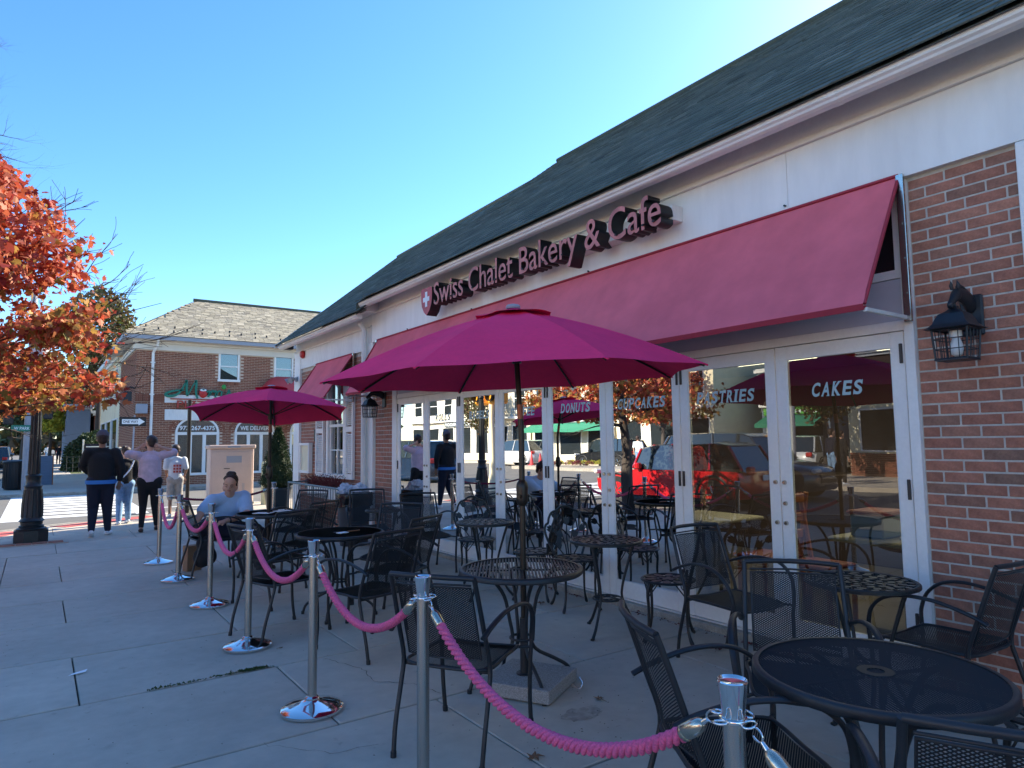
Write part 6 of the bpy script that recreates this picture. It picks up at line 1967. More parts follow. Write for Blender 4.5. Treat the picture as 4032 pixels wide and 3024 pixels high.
for i, (a, b) in enumerate(ARCH):
    c, r_ = (a+b)/2, (b-a)/2
    w = link('arched_window', None, pz)
    mb = MB()
    arc = lambda rad_, y: [(c+rad_*r_*math.cos(PI*k/24), y, zsp+AR*(1-(1-rad_)*r_/AR)*math.sin(PI*k/24)) for k in range(25)]
    o_, i_ = arc(1.0, YM-.01), arc(.90, YM-.01)
    for k in range(24): mb.add([o_[k], o_[k+1], i_[k+1], i_[k]], [(0, 1, 2, 3)])
    i2 = [(x, YM+.08, z) for x, y, z in i_]
    for k in range(24): mb.add([i_[k], i_[k+1], i2[k+1], i2[k]], [(0, 1, 2, 3)])
    mb.bbox(a, b, YM-.02, YM+.06, zsp-.10, zsp+.01, .004); mb.bbox(a, b, YM-.04, YM+.06, zs, zs+.09, .004)
    for q0, q1 in ((a, a+.09), (b-.09, b), (a+(b-a)*.30, a+(b-a)*.30+.12), (a+(b-a)*.62, a+(b-a)*.62+.12)):
        mb.bbox(q0, q1, YM-.018, YM+.06, zs+.09, zsp-.10, .004)
    mb.build('frame', MT['white'], w)
    mb = MB(); mb.box(a+.05, b-.05, YM+.03, YM+.034, zs+.05, zsp); mb.build('pane', MT['glass2'], w)
    mb = MB(); pa = [(x, z) for x, y, z in arc(.92, 0)]; mb.prism(pa, lambda u, v, d: (u, d, v), YM+.03, YM+.034); mb.build('arch_pane', MT['glass2'], w)
    if texts[i]:
        wd = (b-a)*.80*(.9 if i else 1)*(1 if i < 2 else .5)
        place_text('lettering', texts[i], w, MT['vinyl_w'], (c-wd/2, YM+.026, zsp+.08), (1, 0, 0), (0, 0, 1), wd, .17, .001, .018)
    mb = MB(); mb.box(a+.1, b-.1, YM+.9, YM+.95, 0, zsp+.7); mb.box(c-.4, c+.5, YM+.85, YM+.88, zsp-.05, zsp+.8); mb.build('drape', MT['inwall'], w)
    mb = MB(); mb.box(c-.02, b-.12, YM+.3, YM+.32, zsp, zsp+.55); mb.build('red_blind', MT['coral'], w)
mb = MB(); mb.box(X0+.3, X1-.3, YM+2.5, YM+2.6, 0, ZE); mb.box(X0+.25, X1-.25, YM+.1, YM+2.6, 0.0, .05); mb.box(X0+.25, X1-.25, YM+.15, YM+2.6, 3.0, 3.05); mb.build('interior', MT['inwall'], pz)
# cornice, gutter, downpipe
gz = mz(4.53)
mb = MB(); mb.box(X0-.05, X1, YM-.06, YM+.05, ZE-.01, ZE+.24); mb.box(X0-.12, X1, YM-.16, YM+.05, ZE+.24, ZE+.32); mb.box(X0-.3, X1, YM-.42, YM+.05, ZE+.322, ZE+.38)
mb.box(X0-.05, X0+.03, YM+.05, 34, ZE-.01, ZE+.24); mb.box(X0-.42, X0+.03, YM+.05, 34, ZE+.322, ZE+.38)
mb.build('cornice', MT['trim'], pz)
mb = MB(); mb.box(X0-.46, X1, YM-.50, YM-.36, gz-.14, gz); mb.box(X0-.50, X0-.36, YM-.36, 34, gz-.14, gz); mb.build('gutter', MT['greypaint'], pz)
mb = MB(); dx = mx(2.54); mb.tube([(dx+.12, YM-.42, gz-.12), (dx+.10, YM-.30, gz-.35), (dx, YM-.07, gz-.6), (dx, YM-.07, .1)], .05, 8)
for q in (1.2, 3.4, 4.6): mb.box(dx-.08, dx+.08, YM-.10, YM, q, q+.04)
mb.build('downpipe', MT['white'], pz)
# hip roof
e0 = (X0-.5, YM-.5, gz); e1 = (X1+.5, YM-.5, gz); rdg = mz(5.62); RY = YM+4.1
rz = 1.5+(5.67-1.5)*RY/21; rx0 = 3.6*RY/21; rx1 = 13.5
e3 = (X0-.5, 36.7, gz); e2 = (X1+.5, 36.7, gz)
mb = MB(); r0, r1 = (rx0, RY, rz), (rx1, RY, rz)
mb.add([e0, e1, r1, r0], [(0, 1, 2, 3)]); mb.add([e0, r0, e3], [(0, 1, 2)]); mb.add([e3, r0, r1, e2], [(0, 1, 2, 3)]); mb.add([e1, e2, r1], [(0, 1, 2)])
mb.build('roof', MT['slate2o'], pz, fix=False)
st = MB(); rr = random.Random(31); ns = 0
sl2 = math.hypot(RY-(YM-.5), rz-gz); c2, s2 = (RY-(YM-.5))/sl2, (rz-gz)/sl2
rowh = .17; n_r = int(sl2/rowh)
sm_ = {}
for r_ in range(n_r+1):
    q = r_*rowh; y, z = YM-.52+q*c2, gz+.01+q*s2
    f = min(1, q/sl2); xa = X0-.5+(rx0-X0+.5)*f; xb = 11.5
    x = xa+rr.uniform(-.1, .0)
    while x < xb:
        w = rr.choice([.2, .26, .32]); th = rr.uniform(.012, .028)
        if x > xa-.02:
            P = [(0, 0), (.21, 0), (.21, .006), (-rr.uniform(0, .02), th)]
            if ns < 300 and r_ < 12 and x < 9:
                if w not in sm_:
                    qm = MB(); qm.prism([(0, 0), (.21, 0), (.21, .006), (-.008, .02)], lambda u, v, d: (d, u*c2-v*s2, u*s2+v*c2), 0, w-.012); sm_[w] = qm.mesh('slate', MT['slate2o'])
                link('slate', sm_[w], pz, (x, y, z)); ns += 1
            else:
                vs = [(d, y+u*c2-v*s2, z+u*s2+v*c2) for d in (x, x+w-.012) for u, v in P]
                st.add(vs, [(3, 2, 6, 7), (0, 3, 7, 4), (0, 1, 2, 3), (7, 6, 5, 4)])
        x += w
# left hip face, a few courses seen edge on
for r_ in range(n_r+1):
    f = r_/n_r; 
    for k in range(26):
        y0 = YM-.5+(RY-YM+.5)*f+k*.3*(1-f)
        x0 = X0-.52+(rx0-X0+.5)*f; z0 = gz+(rz-gz)*f
        st.add([(x0, y0, z0+.02), (x0, y0+.28*(1-f), z0+.02), (x0+.12, y0+.28*(1-f), z0+.12), (x0+.12, y0, z0+.12)], [(0, 1, 2, 3)])
o = st.build('slate_rest', MT['slate2'], pz, fix=False); tag(o, kind='stuff')
mb = MB(); mb.tube([(rx0-.1, RY, rz+.04), (rx1, RY, rz+.04)], .10, 6, flat=(.8, 1.2)); mb.build('ridge_cap', MT['shingle_o'], pz)
mb = MB()
for r_, off in ((2.2, 0), (3.7, .5), (5.2, .1)):
    q = r_*rowh; y, z = YM-.5+q*c2, gz+.04+q*s2; x = X0+.2+off
    while x < 10.5:
        mb.box(x-.025, x+.025, y-.03, y+.01, z, z+.08); x += 1.0
mb.build('snow_guard', MT['black'], pz)
# dome awning over the pizzeria door
t = thing('dome_awning', 'bright red rounded awning over the pizzeria entrance', 'awning', (0, 0, 0))
mb = MB(); ax0, ax1 = mx(5.45), 9.2; zt_, zb_ = mz(3.58), mz(2.25)
n = 10; V = []
for i in range(n+1):
    a = (PI/2)*i/n
    yy = YM-1.15*math.sin(a); zz = zb_+(zt_-zb_)*math.cos(a)**.8
    V.append((yy, zz))
for i in range(n):
    (y0, z0), (y1, z1) = V[i], V[i+1]
    f0, f1 = math.sin(PI/2*(i)/n), math.sin(PI/2*(i+1)/n)
    mb.add([(ax0+.75*(1-f0*.0)-.0, y0, z0), (ax1, y0, z0), (ax1, y1, z1), (ax0+.75, y1, z1)], [(0, 1, 2, 3)])
    # rounded end towards the left
    c = (ax0+.75, YM)
    for k in range(8):
        b0, b1 = PI/2*k/8, PI/2*(k+1)/8
        def pt(yv, zv, b): R_ = YM-yv; return (c[0]-R_*math.sin(b)*.8, YM-R_*math.cos(b), zv)
        mb.add([pt(y0, z0, b0), pt(y1, z1, b0), pt(y1, z1, b1), pt(y0, z0, b1)], [(0, 1, 2, 3)])
mb.add([(ax0-.17, YM, zb_), (ax0+.1, YM-.8, zb_), (ax0+.75, YM-1.15, zb_), (ax1, YM-1.15, zb_), (ax1, YM-1.15, zb_-.22), (ax0+.75, YM-1.15, zb_-.22), (ax0+.1, YM-.8, zb_-.22), (ax0-.17, YM, zb_-.22)], [(0, 1, 6, 7), (1, 2, 5, 6), (2, 3, 4, 5)])
mb.build('canopy', MT['coral'], t, True, 50, fix=False)

# Morris sign: script letters over red serif capitals on a white backing
t = thing('pizzeria_sign', 'green script sign Morris over red PIZZERIA letters with a tomato for the o', 'sign', (0, 0, 0))
def S_(u, v, d=0):     # u,v in metres of the sign plane measured at Y=21, brought to the wall
    return (mx(u), YM-.10-d, mz(v))
def stroke(name, pts, w, m, parent=t, dep=.07, smooth=True):
    P = catmull([(a, b, 0) for a, b in pts], 6); n = len(P); mb = MB()
    W_ = [w(i/(n-1)) if callable(w) else w for i in range(n)]
    L_, R_ = [], []
    for i in range(n):
        tg = (P[min(i+1, n-1)]-P[max(i-1, 0)]); tg = Vector((tg.x, tg.y)).normalized() if tg.length > 1e-8 else Vector((1, 0))
        nn = Vector((-tg.y, tg.x))
        L_.append((P[i].x+nn.x*W_[i], P[i].y+nn.y*W_[i])); R_.append((P[i].x-nn.x*W_[i], P[i].y-nn.y*W_[i]))
    for i in range(n-1):
        q = [L_[i], L_[i+1], R_[i+1], R_[i]]
        f = [S_(*a, dep) for a in q]; b = [S_(*a, 0) for a in q]
        mb.add(f+b, [(0, 1, 2, 3), (0, 4, 5, 1), (3, 2, 6, 7)])
    mb.add([S_(*L_[0], dep), S_(*R_[0], dep), S_(*R_[0], 0), S_(*L_[0], 0)], [(0, 1, 2, 3)]); mb.add([S_(*L_[-1], dep), S_(*R_[-1], dep), S_(*R_[-1], 0), S_(*L_[-1], 0)], [(0, 1, 2, 3)])
    return mb.build(name, m, parent, fix=False)
G = MT['green_sign']
g2 = mat('sign return green', (.006, .06, .04), .5)
mb = MB(); mb.box(mx(2.86), mx(4.72), YM-.10, YM-.02, mz(2.70), mz(2.925)); mb.build('backing', MT['white_old'], t)
stroke('letter', [(3.34, 3.06), (3.15, 3.05), (2.93, 2.985), (2.87, 2.93), (2.93, 2.885), (3.08, 2.90), (3.20, 2.97), (3.30, 3.12), (3.40, 3.34)], lambda f: .016+.020*math.sin(PI*f), G)
stroke('letter', [(3.385, 3.36), (3.40, 3.26), (3.405, 3.10), (3.415, 2.96), (3.43, 2.90)], lambda f: .034-.008*f, G)
stroke('letter', [(3.43, 2.90), (3.50, 3.05), (3.58, 3.22), (3.65, 3.34)], .017, G)
stroke('letter', [(3.64, 3.36), (3.655, 3.24), (3.65, 3.08), (3.66, 2.95), (3.70, 2.83)], lambda f: .036-.014*f, G)
for x0 in (3.985, 4.165):
    stroke('letter', [(x0-.05, 3.02), (x0, 3.06), (x0+.035, 3.04), (x0+.02, 2.97), (x0, 2.88)], .022, G)
    stroke('letter', [(x0+.03, 2.93), (x0+.06, 3.01), (x0+.11, 3.07), (x0+.15, 3.055)], .020, G)
stroke('letter', [(4.345, 3.06), (4.335, 2.97), (4.34, 2.90), (4.39, 2.88), (4.45, 2.95)], .022, G)
stroke('letter', [(4.44, 2.92), (4.50, 3.00), (4.54, 3.11), (4.56, 3.04), (4.60, 2.97), (4.58, 2.89), (4.50, 2.87), (4.43, 2.89)], .020, G)
mb = MB(); c = S_(3.845, 2.985); mb.ball((c[0], c[1]-.02, c[2]), (.155, .06, .175), 18, 12); mb.build('tomato', MT['red'], t, True)
mb = MB(); c = S_(3.845, 3.06); mb.ball((c[0], c[1]-.035, c[2]+.02), (.12, .05, .065), 14, 8); mb.build('tomato_top', MT['vinyl_w'], t, True)
mb = MB()
for k in range(5):
    a = PI*.15+k*PI*.18; mb.tube([(c[0], c[1]-.09, c[2]+.03), (c[0]+.07*math.cos(a), c[1]-.075, c[2]+.03+.05*math.sin(a))], [.014, .004], 5)
mb.build('stalk', G, t)
mb = MB(); c = S_(4.40, 3.19); mb.ball((c[0], c[1]-.03, c[2]), (.085, .05, .10), 12, 8); mb.build('basil_leaf', mat('basil green', (.03, .28, .05), .5), t, True)
me = place_text('lettering', 'PIZZERIA', t, MT['red_sign'], S_(3.17, 2.555), (1, 0, 0), (0, 0, 1), (4.70-3.17)*KM, .21*KM, .06, .006)
mb = MB(); mb.box(mx(3.0), mx(4.75), YM-.16, YM-.10, mz(2.795), mz(2.825)); mb.build('underline', MT['red_sign'], t)
mb = MB(); mb.bbox(mx(2.875), mx(4.3), YM-.05, YM-.005, mz(2.21), mz(2.515), .01); o = mb.build('blank_sign_panel', MT['white_old']); tag(o, 'blank pale grey panel under the pizzeria sign', 'sign panel')
mb = MB(); mb.bbox(mx(2.15), mx(2.43), YM-.30, YM-.02, mz(2.38), mz(2.64), .02); o = mb.build('loudspeaker', MT['greypaint']); tag(o, 'grey box speaker on the brick corner above the one way sign', 'speaker')
t = thing('wall_lamp', 'black lamp bracket on the street corner of the pizzeria, among the red leaves', 'lamp', (X0-.1, YM-.05, mz(2.85)))
mb = MB(); mb.tube([(.08, 0, .3), (-.05, 0, .35), (-.2, 0, .3)], .03, 6); mb.build('bracket', MT['black'], t)
mb = MB(); mb.bbox(-.30, -.02, -.12, .12, -.20, .18, .03); mb.build('housing', MT['black'], t)

# ================================================================== far street
def simple_building(name, label, x0, x1, y0, y1, h, wall, wins, roof=None, group=None, face='x0', floors=None, trim='white', pane='darkglass'):
    t = thing(name, label, 'building', (0, 0, 0), 0, group)
    mb = MB(); mb.box(x0, x1, y0, y1, -.1, h); mb.build('wall', MT[wall], t)
    for (u0, u1, z0, z1, kind) in wins:
        w = link(kind, None, t)
        mb = MB(); pm = MB(); g = .06
        if face == 'x0':    # faces -X
            mb.box(x0-.05, x0-.004, u0-g, u1+g, z0-g, z0); mb.box(x0-.05, x0-.004, u0-g, u1+g, z1, z1+g); mb.box(x0-.05, x0-.004, u0-g, u0, z0, z1); mb.box(x0-.05, x0-.004, u1, u1+g, z0, z1)
            mb.box(x0-.04, x0-.004, u0, u1, (z0+z1)/2-.025, (z0+z1)/2+.025) if kind == 'window' else None
            pm.box(x0-.015, x0-.005, u0, u1, z0, z1)
        elif face == 'x1':
            mb.box(x1+.004, x1+.05, u0-g, u1+g, z0-g, z0); mb.box(x1+.004, x1+.05, u0-g, u1+g, z1, z1+g); mb.box(x1+.004, x1+.05, u0-g, u0, z0, z1); mb.box(x1+.004, x1+.05, u1, u1+g, z0, z1)
            mb.box(x1+.004, x1+.04, u0, u1, (z0+z1)/2-.025, (z0+z1)/2+.025) if kind == 'window' else None
            pm.box(x1+.005, x1+.015, u0, u1, z0, z1)
        else:
            mb.box(u0-g, u1+g, y0-.05, y0-.004, z0-g, z0); mb.box(u0-g, u1+g, y0-.05, y0-.004, z1, z1+g); mb.box(u0-g, u0, y0-.05, y0-.004, z0, z1); mb.box(u1, u1+g, y0-.05, y0-.004, z0, z1)
            pm.box(u0, u1, y0-.015, y0-.005, z0, z1)
        mb.build('frame', MT[trim], w); pm.build('pane', MT[pane], w)
    mb = MB(); mb.box(x0-.25, x1+.25, y0-.25, y1+.25, h+.001, h+.22); mb.box(x0-.12, x1+.12, y0-.12, y1+.12, h-.16, h-.001); mb.build('cornice', MT[trim], t)
    return t
simple_building('shop_building', 'narrow cream fronted shop beyond the pizzeria', X0, 12, 34.1, 45, 5.6, 'cream', [(34.6, 37.2, .6, 2.7, 'shop_window'), (37.8, 40.4, .6, 2.7, 'shop_window'), (41, 44, .6, 2.7, 'shop_window'), (34.9, 35.9, 3.7, 5, 'window'), (37.5, 38.5, 3.7, 5, 'window'), (40.2, 41.2, 3.7, 5, 'window')])
simple_building('grey_house', 'grey blue sided house beyond the dark hedge', 1.75, 3.3, 62, 72, 4.55, 'grayhouse', [(63, 64, 2.4, 3.6, 'window'), (66, 67, 2.4, 3.6, 'window')], trim='greypaint')
simple_building('brick_house', 'brown brick house right of the grey house', 3.6, 12, 62.5, 72, 4.1, 'brick', [(4.2, 5.0, 1.5, 3, 'window')], face='y0')
t = thing('garden_sign', 'dark lettered board on a white post before the hedge', 'sign', (2.15, 46, 0))
mb = MB(); mb.bbox(-.04, .04, -.04, .04, 0, 1.9, .01); mb.build('post', MT['white'], t)
mb = MB(); mb.bbox(.06, .85, -.02, .02, 1.0, 1.65, .01); mb.build('board', MT['navy_cloth'], t)
mb = MB(); mb.box(.14, .78, -.024, -.0215, 1.46, 1.52); mb.build('line', MT['vinyl_w'], t)
t = thing('garden_fence', 'low black wire fence before the hedge', 'fence', (2.3, 46.5, 0))
for k in range(8):
    mb = MB(); mb.tube([(-.9+k*.3, 0, 0), (-.9+k*.3, 0, .95)], .015, 4); mb.build('post', MT['black'], t)
mb = MB()
for z in (.3, .6, .92): mb.tube([(-.9, 0, z), (1.3, 0, z)], .01, 4)
mb.build('rail', MT['black'], t)

# ================================================================== trees
def tree(label, loc, trunk_h, trunk_r, crown, n, size, m, seed, limbs=6, name='tree', group=None, core=True, lean=(0, 0)):
    """crown: list of (dx,dy,z,rx,ry,rz)"""
    t = thing(name, label, 'tree', (*loc, 0), 0, group)
    rr = random.Random(seed)
    mb = MB(); mb.tube(catmull([(0, 0, 0), (lean[0]*.3, lean[1]*.3, trunk_h*.5), (lean[0], lean[1], trunk_h), (lean[0]*1.2, lean[1]*1.2, trunk_h*1.7)], 5), [trunk_r*(1.25-.9*i/15) for i in range(16)], 10)
    mb.build('trunk', MT['bark'], t, True)
    top = Vector((lean[0], lean[1], trunk_h*.9))
    for i in range(limbs):
        c = crown[i % len(crown)]
        e = Vector((c[0]+rr.uniform(-.6, .6)*c[3], c[1]+rr.uniform(-.6, .6)*c[4], c[2]+rr.uniform(-.2, .6)*c[5]))
        s_ = top+Vector((0, 0, rr.uniform(-.2, .5)*trunk_h*.4))
        mid = s_.lerp(e, .5)+Vector((rr.uniform(-.2, .2), rr.uniform(-.2, .2), .15))
        mb = MB(); p = catmull([s_, mid, e], 5); mb.tube(p, [trunk_r*.42*(1-.85*k/(len(p)-1)) for k in range(len(p))], 6); mb.build('limb', MT['bark'], t, True)
    vol = [c[3]*c[4]*c[5] for c in crown]; tot = sum(vol); pts = []
    for c, v in zip(crown, vol):
        for _ in range(int(n*v/tot)):
            d = Vector((rr.gauss(0, 1), rr.gauss(0, 1), rr.gauss(0, 1))).normalized()
            q = rr.uniform(.35, 1)**.5*(1+.16*math.sin(d.x*7+seed)*math.sin(d.z*6+d.y*5))
            pts.append((c[0]+d.x*c[3]*q, c[1]+d.y*c[4]*q, c[2]+d.z*c[5]*q))
    leaves('foliage', MT[m], pts, size, t, seed, aspect=.8)
    return t
# main red maple at the kerb
t = thing('red_maple', 'red and orange maple at the left, its crown reaching over the street lamp', 'tree', (-1.42, 9.75, 0))
t.scale = (.92, .92, .92)
rr = random.Random(77)
mb = MB(); mb.tube(catmull([(0, 0, 0), (.02, .03, .7), (-.03, .05, 1.4), (.02, .1, 2.2), (.05, .15, 3.2), (0, .1, 4.6), (.0, .1, 5.4)], 5), [.15-.004*i for i in range(31)], 12)
mb.build('trunk', MT['bark'], t, True)
TIPS = []
def limb(p0, d0, L_, r0, depth, mb):
    """recursive limb; returns tips"""
    n = 7; P = [Vector(p0)]; d = Vector(d0).normalized()
    for i in range(n):
        d = (d+Vector((rr.gauss(0, .11), rr.gauss(0, .11), rr.gauss(.03, .08)))).normalized()
        P.append(P[-1]+d*L_/n)
    mb.tube(P, [r0*(1-.75*i/n) for i in range(n+1)], 6 if depth < 2 else 5)
    if depth >= 3:
        TIPS.append(P); return
    k_ = 4 if depth == 0 else 4
    for j in range(k_):
        i = rr.randint(2, n-1) if j < k_-1 else n
        ax = Vector((rr.gauss(0, 1), rr.gauss(0, 1), rr.gauss(0, .5))).normalized()
        nd = (d*.9+ax*.75).normalized()
        limb(P[i], nd, L_*rr.uniform(.5, .72), r0*(1-.75*i/n)*.75, depth+1, mb)
    if depth == 2: TIPS.append(P)
LB = []
for i in range(30):
    z = 1.9+i*.155+rr.uniform(-.1, .1)
    a = i*2.4+rr.uniform(-.3, .3)
    f = max(0, (z-1.9)/4.6)
    L_ = 1.65*(1-.55*f)*rr.uniform(.8, 1.1)
    el = .10+.65*f
    mb = MB(); limb((0.02, .12, z), (math.cos(a)*math.cos(el), math.sin(a)*math.cos(el), math.sin(el)), L_, .045, 0, mb)
    mb.build('limb', MT['bark'], t, True, fix=False)
def maple_leaves(name, m, pts, size, parent, seed):
    rr = random.Random(seed); V = []; F = []
    prof = [(0, 0), (.28, .10), (.48, .34), (.22, .42), (.30, .78), (.10, .66), (0, 1.0), (-.10, .66), (-.30, .78), (-.22, .42), (-.48, .34), (-.28, .10)]
    for p in pts:
        s_ = size*rr.uniform(.45, 1.55)
        d = Vector((rr.gauss(0, .8), rr.gauss(0, .8), rr.gauss(-.45, .6))).normalized()
        e = d.orthogonal().normalized(); e = Quaternion(d, rr.uniform(0, 6.28)) @ e
        nn = d.cross(e); b = len(V); cup = rr.uniform(-.25, .45)
        for (x, y) in prof:
            V.append(tuple(Vector(p)+e*x*s_+d*y*s_+nn*(abs(x)*cup*s_)))
        F.append(tuple(b+i for i in (0, 1, 2, 3, 4, 5, 6))); F.append(tuple(b+i for i in (0, 6, 7, 8, 9, 10, 11)))
    mb = MB(); mb.v = V; mb.f = F; mb.m = [0]*len(F)
    o = mb.build(name, m, parent, fix=False); o['kind'] = 'stuff'; return o
red, ora = [], []
wx = lambda p: Vector((p[0]-1.5, p[1]+10.6, p[2]))
def keep(q):
    """crown silhouette of the photographed tree: fuller low and left, open towards the top right"""
    r_ = math.hypot(q.x, q.y); z = q.z
    lim = 2.5 if z < 4.1 else max(.55, 2.5-(z-4.1)*1.25)
    return r_ < lim and z > 1.9 + .12*r_
for P in TIPS:
    for _ in range(5):
        i = rr.randint(0, len(P)-2); q = P[i].lerp(P[i+1], rr.random())
        for _ in range(rr.randint(2, 6)):
            p = q+Vector((rr.gauss(0, .11), rr.gauss(0, .11), rr.gauss(-.04, .10)))
            if not keep(p): continue
            u = rr.random()
            low = (3.6-p.z)*.35+.28*math.sin(p.x*2.2+1)*math.cos(p.y*1.9)
            (ora if u < .18+low else red).append(p)
print('leaves', len(red), len(ora), len(TIPS))
maple_leaves('foliage', MT['leaf_red'], red, .088, t, 1)
maple_leaves('foliage', MT['leaf_or'], ora, .088, t, 2)
# bare twig tree tops reaching right
mb = MB()
def twig(p0, d0, L_, r0, dep):
    n = 6; P = [Vector(p0)]; d = Vector(d0).normalized()
    for i in range(n):
        d = (d+Vector((rr.gauss(0, .09), rr.gauss(0, .09), rr.gauss(.0, .07)))).normalized(); P.append(P[-1]+d*L_/n)
    mb.tube(P, [max(.003, r0*(1-.7*i/n)) for i in range(n+1)], 5)
    if dep > 0:
        for j in range(4):
            i = rr.randint(1, n-1); nd = (d+Vector((rr.gauss(0, .5), rr.gauss(0, .5), rr.gauss(0, .4)))).normalized(); twig(P[i], nd, L_*rr.uniform(.35, .55), r0*.6, dep-1)
for (sx, sz, dx, dz, L_) in ((1.3, 2.9, 1, .55, 1.5), (1.2, 2.6, 1, .22, 1.55), (1.4, 3.2, .9, .6, 1.2), (1.3, 2.35, 1, .12, 1.4), (.9, 3.9, 1, .35, 1.2), (.8, 4.3, .9, .5, 1.1), (.7, 4.5, .9, .3, 1.1), (1.0, 3.6, 1, .3, 1.3), (1.4, 3.0, 1, .45, 1.7), (1.5, 2.8, 1, .35, 1.6), (1.1, 3.9, 1, .5, 1.2)):
    twig((sx, rr.uniform(-.4, .6), sz), (dx, rr.uniform(-.3, .3), dz), L_, .012, 2)
mb.build('bare_twigs', MT['bark'], t, True, fix=False)

tree('dark evergreen hedge tree rising behind the roofs of the far street', (5.2, 78), 3.0, .16, [(0, 0, 5.4, 1.9, 1.9, 2.4), (.6, 1, 4.2, 1.6, 1.6, 1.4)], 5000, .26, 'leaf_mid', 3, group='trees along the far street')
tree('yellow green tree on the verge, just right of the lamp shaft', (.8, 64), 2.6, .12, [(0, 0, 4.3, .85, .85, 1.1), (.2, 0, 3.4, 1.0, .9, .7)], 3000, .22, 'leaf_yel', 5, group='trees along the far street')
tree('large dark green tree at the left edge, beyond the side street', (-3.4, 46), 3.2, .25, [(0, 0, 5.5, 2.6, 2.6, 2.6), (1.2, -1, 4.4, 1.7, 1.7, 1.6)], 6500, .28, 'leaf_mid', 7, group='trees along the far street')
tree('tall tree with thinning leaves standing over the pizzeria roof line', (3.2, 52), 4.5, .2, [(0, 0, 9.0, 2.2, 2.2, 3.0)], 4500, .28, 'leaf_mid', 11, group='trees along the far street')
tree('big green tree closing the view down the far street', (-1.2, 92), 4, .35, [(0, 0, 7, 4.2, 3, 4), (4, 2, 6, 3.5, 3, 3)], 7000, .5, 'leaf_green', 13, group='trees along the far street')
tree('broad autumn tree at the end of the far street', (5.5, 100), 4, .35, [(0, 0, 7, 4.5, 3, 4.5)], 5000, .5, 'leaf_mid', 17, group='trees along the far street')
tree('orange leaved tree at the far left beyond the parked car', (-5.5, 75), 3.5, .3, [(0, 0, 5.8, 3.2, 3, 3.2)], 5000, .42, 'leaf_or', 19, group='trees along the far street')
tree('brown leaved tree right of the hedge behind the white building', (7, 58), 4, .3, [(0, 0, 6.2, 3, 3, 2.6)], 5000, .35, 'leaf_mid', 23, group='trees along the far street')
# hedge
t = thing('hedge', 'large rounded dark green hedge along the far pavement', 'hedge', (3.0, 50.5, 0))
rr = random.Random(41); pts = []
for i in range(9000):
    d = Vector((rr.gauss(0, 1), rr.gauss(0, 1), abs(rr.gauss(0, 1)))).normalized(); q = rr.uniform(.9, 1.03)*(1+.06*math.sin(d.x*9)*math.sin(d.z*7))
    pts.append((d.x*1.75*q, d.y*3.0*q, .05+d.z*2.35*q))
leaves('foliage', MT['leaf_green'], pts, .16, t, 6, aspect=.8)
mb = MB(); mb.ball((0, 0, .3), (1.55, 2.7, 1.85), 20, 12); mb.build('foliage_core', MT['leaf_green'], t, True)
poly_sheet('lawn', [(1.6, 45), (2.9, 45), (2.9, 54), (1.6, 54)], .006, mat('lawn grass', (.10, .12, .03), .95, noise=(20, .3)))
# distant wood closing the horizon
pts = []; rr = random.Random(55)
for i in range(16000):
    a = rr.uniform(-.45, 1.75); R_ = rr.uniform(170, 200); h_ = 9+4*math.sin(a*23)+3*math.sin(a*61)
    pts.append((R_*math.sin(a), R_*math.cos(a), rr.uniform(0, 1)**.8*h_))
o = leaves('distant_trees', MT['leaf_mid'], pts, 2.4, None, 8, aspect=.9); tag(o, 'distant belt of autumn trees on the horizon', 'trees')

